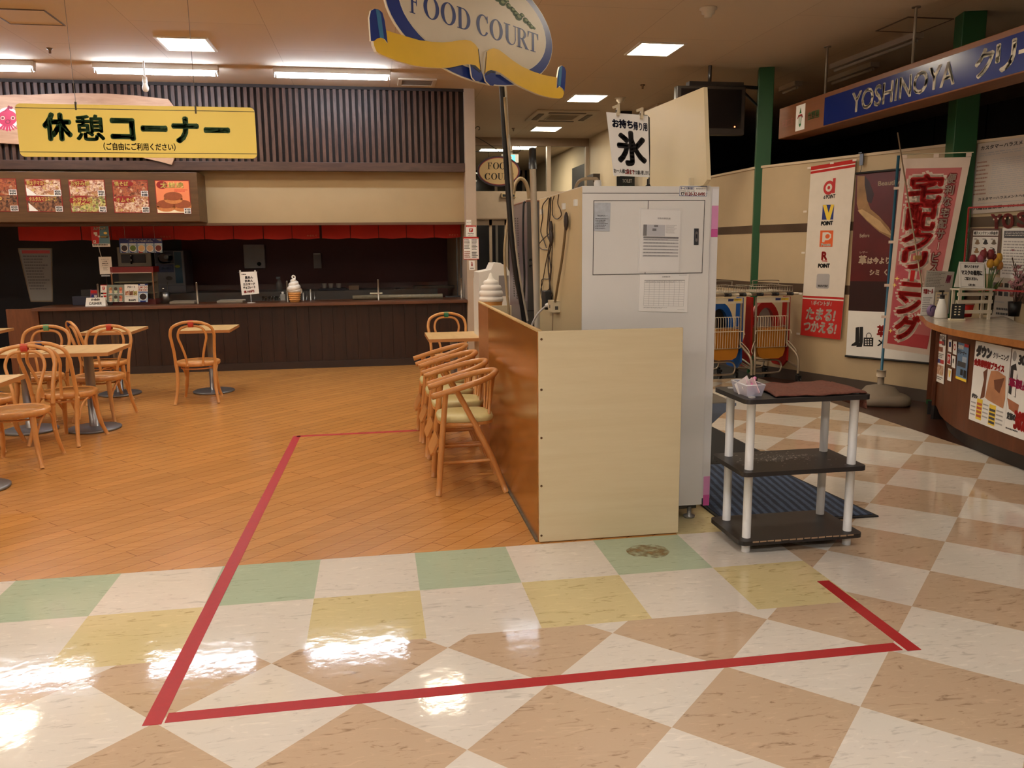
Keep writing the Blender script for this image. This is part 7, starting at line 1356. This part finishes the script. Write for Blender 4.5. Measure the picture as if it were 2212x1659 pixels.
# ================================================================ CHILD-SEAT SHOPPING CARTS
CSTEEL = M('cart_steel', (176,164,146), .35, .7, var=.04); CYEL = M('cart_yellow', (186,120,30), .4, var=.05); CRED = M('cart_red', (170,28,24), .35, var=.04); CBLU = M('cart_blue', (26,92,176), .35, var=.04); CGRY = M('cart_grey', (170,158,148), .5, var=.05); CWHT = M('cart_panel', (222,210,186), .4, var=.03)
def make_cart(lab, shell, loc, rz_):
    t = thing('shopping_cart', lab, 'shopping cart', loc, 'child-seat shopping carts by the wall', rz_); kw = dict(local=True)
    b = MB()
    for s in (-1,1):
        b.tube(smooth([(s*.285,-.12,.10),(s*.285,-.12,.24),(s*.27,-.09,.33),(s*.215,.02,.43),(s*.21,.03,.50),(s*.21,.03,.93)],5), .0145, CSTEEL, n=10)
        b.tube(smooth([(s*.285,-.12,.19),(s*.26,.2,.24),(s*.2,.5,.24)],5), .013, CSTEEL, n=10)
        b.tube(smooth([(s*.285,-.06,.34),(s*.285,-.04,.38),(s*.22,.02,.46),(s*.212,.03,.44)],4), .006, CWHT, n=6)
    b.tube(smooth([(-.2,.5,.24),(-.19,.52,.12),(-.1,.52,.10),(.1,.52,.10),(.19,.52,.12),(.2,.5,.24)],5), .012, CSTEEL, n=8)
    b.tube(smooth([(-.24,.3,.24),(-.1,.1,.245),(.12,.1,.245),(.19,.1,.2),(.17,.08,.13),(.1,.08,.11),(-.24,.08,.11)],5), .011, CSTEEL, n=8)
    build('frame', b, t, **kw)
    b = MB(); b.cyl((-.30,-.02,.965),(.30,-.02,.965),.0145,CSTEEL,n=12)
    for x in (-.20,.0,.19): b.cyl((x-.045,-.02,.965),(x+.045,-.02,.965),.018,BLKPL,n=12)
    build('handle_bar', b, t, **kw)
    b = MB(); b.box(-.21,.21,.0,.035,.875,.93,CWHT); P = Panel(b, V3((-.2,-.001,.925)), V3((.2,-.001,.925)), V3((-.2,-.001,.895))); P.rect(.55,.1,.72,.9,BLUE); P.rect(.74,.1,.98,.9,YEL); P.lines(.56,.2,.97,.8,2,INK,2,.4); build('sign_bar', b, t, **kw)
    b = MB()
    def wire(p, q): b.cyl(p, q, .0032, CSTEEL, n=5)
    for z in (.985,1.045): b.tube([(-.25,.02,z),(.25,.02,z),(.24,.48,z),(-.24,.48,z)], .0045, CSTEEL, n=6, closed=True)
    for i in range(17): x = -.25+.5*i/16; wire((x,.02,.985),(x,.02,1.045)); wire((x,.48,.985),(x,.48,1.045)); wire((x,.02,.985),(x,.48,.985))
    for i in range(9): y = .02+.46*i/8; wire((-.25,y,.985),(-.25,y,1.045)); wire((.25,y,.985),(.25,y,1.045))
    b.tube(smooth([(-.17,.2,1.045),(-.17,.2,1.08),(-.15,.2,1.10),(.15,.2,1.10),(.17,.2,1.08),(.17,.2,1.045)],4), .005, CSTEEL, n=6); build('top_basket', b, t, **kw)
    b = MB()
    def arch(w, h, n=16): return [(w*math.cos(PI*i/n), h*math.sin(PI*i/n)) for i in range(n+1)]
    o = [(x, z+.62) for x, z in arch(.185,.26)]; o = [(.185,.30)]+o+[(-.185,.30)]; i_ = [(x, z+.60) for x, z in arch(.12,.21)]; i_ = [(.12,.34)]+i_+[(-.12,.34)]
    vs = [(x,.16,z) for x,z in o]+[(x,.16,z) for x,z in i_]+[(x,.24,z) for x,z in o]+[(x,.24,z) for x,z in i_]; k = len(o)
    fs = [];
    for j in range(k-1): fs += [(j,j+1,k+j+1,k+j),(2*k+j+1,2*k+j,3*k+j,3*k+j+1),(j+1,j,2*k+j,2*k+j+1),(k+j,k+j+1,3*k+j+1,3*k+j)]
    b.add(vs,fs,shell); build('seat_arch', b, t, **kw)
    b = MB(); b.prism([(x*.98, z) for x, z in i_], (0,.235,0), (1,0,0), (0,0,1), -.01, CGRY)
    build('seat_back', b, t, **kw)
    for s in (-1,1):
        b = MB(); b.prism([(.05,.24),(.14,.17),(.36,.17),(.44,.22),(.42,.32),(.28,.38),(.20,.5),(.19,.93),(.06,.93),(.05,.6)], (s*.243-.012,0,0), (0,1,0), (0,0,1), -.024, shell); build('side_shell', b, t, **kw)
    b = MB(); 
    for z in (.40,.62): b.tube([(-.195,.0,z),(.195,.0,z),(.195,.26,z),(-.195,.26,z)], .004, CSTEEL, n=6, closed=True)
    for i in range(13): x = -.195+.39*i/12; b.tube(smooth([(x,-.002,.40),(x,-.002,.70),(x,.03,.725),(x,.10,.725)],3), .0034, CWHT, n=5)
    b.tube(smooth([(-.235,-.03,.545),(-.225,-.02,.575),(-.19,-.015,.58),(.19,-.015,.58),(.225,-.02,.575),(.235,-.03,.545)],4), .005, CWHT, n=6); build('front_basket', b, t, **kw)
    b = MB(); pr = [(-.185,.60),(.185,.60),(.18,.36),(.155,.30),(.10,.275),(-.10,.275),(-.155,.30),(-.18,.36)][::-1]; b.prism(pr, (0,.012,0), (1,0,0), (0,0,1), .22, CYEL)
    for i in range(16): x = -.165+.33*i/15; b.box(x-.003,x+.003,.008,.012,.42,.59,CYEL)
    build('yellow_bin', b, t, bevel=.012, **kw)
    for x, y in ((-.285,-.12),(.285,-.12),(-.2,.5),(.2,.5)):
        b = MB(); b.cyl((x-.014,y-.02,.042),(x+.014,y-.02,.042),.042,BLKPL,n=18); b.box(x-.02,x+.02,y-.045,y+.02,.06,.105,BLKPL); b.cyl((x,y,.1),(x,y,.125),.016,BLKPL); build('caster', b, t, **kw)
    return t
ca = make_cart('shopping cart with a red child seat, nearest the points banner', CRED, (4.47,4.24,0), rz(0)); ca.scale = (.87,1,1)
cb_ = dup(ca, (3.93,4.22,0), rz(1), 'shopping cart with a blue child seat half hidden by the ice machine')
for c in cb_.children:
    if c.name.startswith(('seat_arch','side_shell')): c.data = c.data.copy(); c.data.materials.clear(); c.data.materials.append(CBLU)
    if c.name.startswith('seat_back'): c.data = c.data.copy(); c.data.materials.clear(); c.data.materials.append(BLKPL)
# small fittings belong to the part that carries them
for th_, ch_, pa_ in (('oval_sign','lettering','board'),('oval_sign','leaf_print','board'),('hanging_sign','lettering','board'),('bracket_sign','lettering','board'),('shop_sign','lettering','blue_panel'),('shop_sign','emblem_print','box'),('ice_machine','latch','access_panel'),('ice_machine','hose_cap','cabinet'),('ice_machine','drip_tray','dispensing_shelf'),('steel_freezer','vent_slots','cabinet'),('steel_freezer','door_fittings','cabinet'),('steel_freezer','hinge','cabinet'),('television','power_light','body'),('television','screen','body'),('soda_machine','front_print','body'),('water_heater','dial','body'),('drink_dispenser','tap','tap_panel'),('wooden_board','octopus_print','plank'),('plywood_screen','screw','front_panel'),('heated_showcase','shelf','base'),('points_banner','tape_tab','cloth'),('banner_flag','collar','weighted_base'),('banner_flag','loop','cloth'),('air_conditioner','louver','panel'),('plastic_tub','rim','body')):
    for r_ in [o for o in COL.objects if o.parent is None and o.name.split('.')[0] == th_]:
        host = [c for c in r_.children if c.name.split('.')[0] == pa_][0]
        for c in [c for c in r_.children if c.name.split('.')[0] == ch_]: c.parent = host
EXPOSURE = 1.2
# ================================================================ CAMERA, WORLD, VIEW
cd = bpy.data.cameras.new('camera'); co = bpy.data.objects.new('camera', cd); COL.objects.link(co)
cd.sensor_fit = 'HORIZONTAL'; cd.sensor_width = 36.0; cd.lens = 36.0*F_PX/2212.0
R_ = Matrix((CR, CU, -CF)).transposed(); co.matrix_world = Matrix.Translation(CAM) @ R_.to_4x4()
cd.clip_start = .05; cd.clip_end = 100; SC.camera = co
w = bpy.data.worlds.new('night'); w.use_nodes = True; w.node_tree.nodes['Background'].inputs[0].default_value = (.02,.022,.03,1); w.node_tree.nodes['Background'].inputs[1].default_value = .1; SC.world = w
vs_ = SC.view_settings; vs_.view_transform = 'Standard'; vs_.look = 'None'; vs_.gamma = 1.0; vs_.exposure = EXPOSURE; vs_.use_curve_mapping = False
SC.cycles.max_bounces = 8; SC.cycles.diffuse_bounces = 4; SC.cycles.glossy_bounces = 4; SC.cycles.transparent_max_bounces = 12; SC.cycles.transmission_bounces = 6
SC.cycles.use_denoising = True; SC.cycles.sample_clamp_indirect = 6.0; SC.cycles.caustics_reflective = False; SC.cycles.caustics_refractive = False
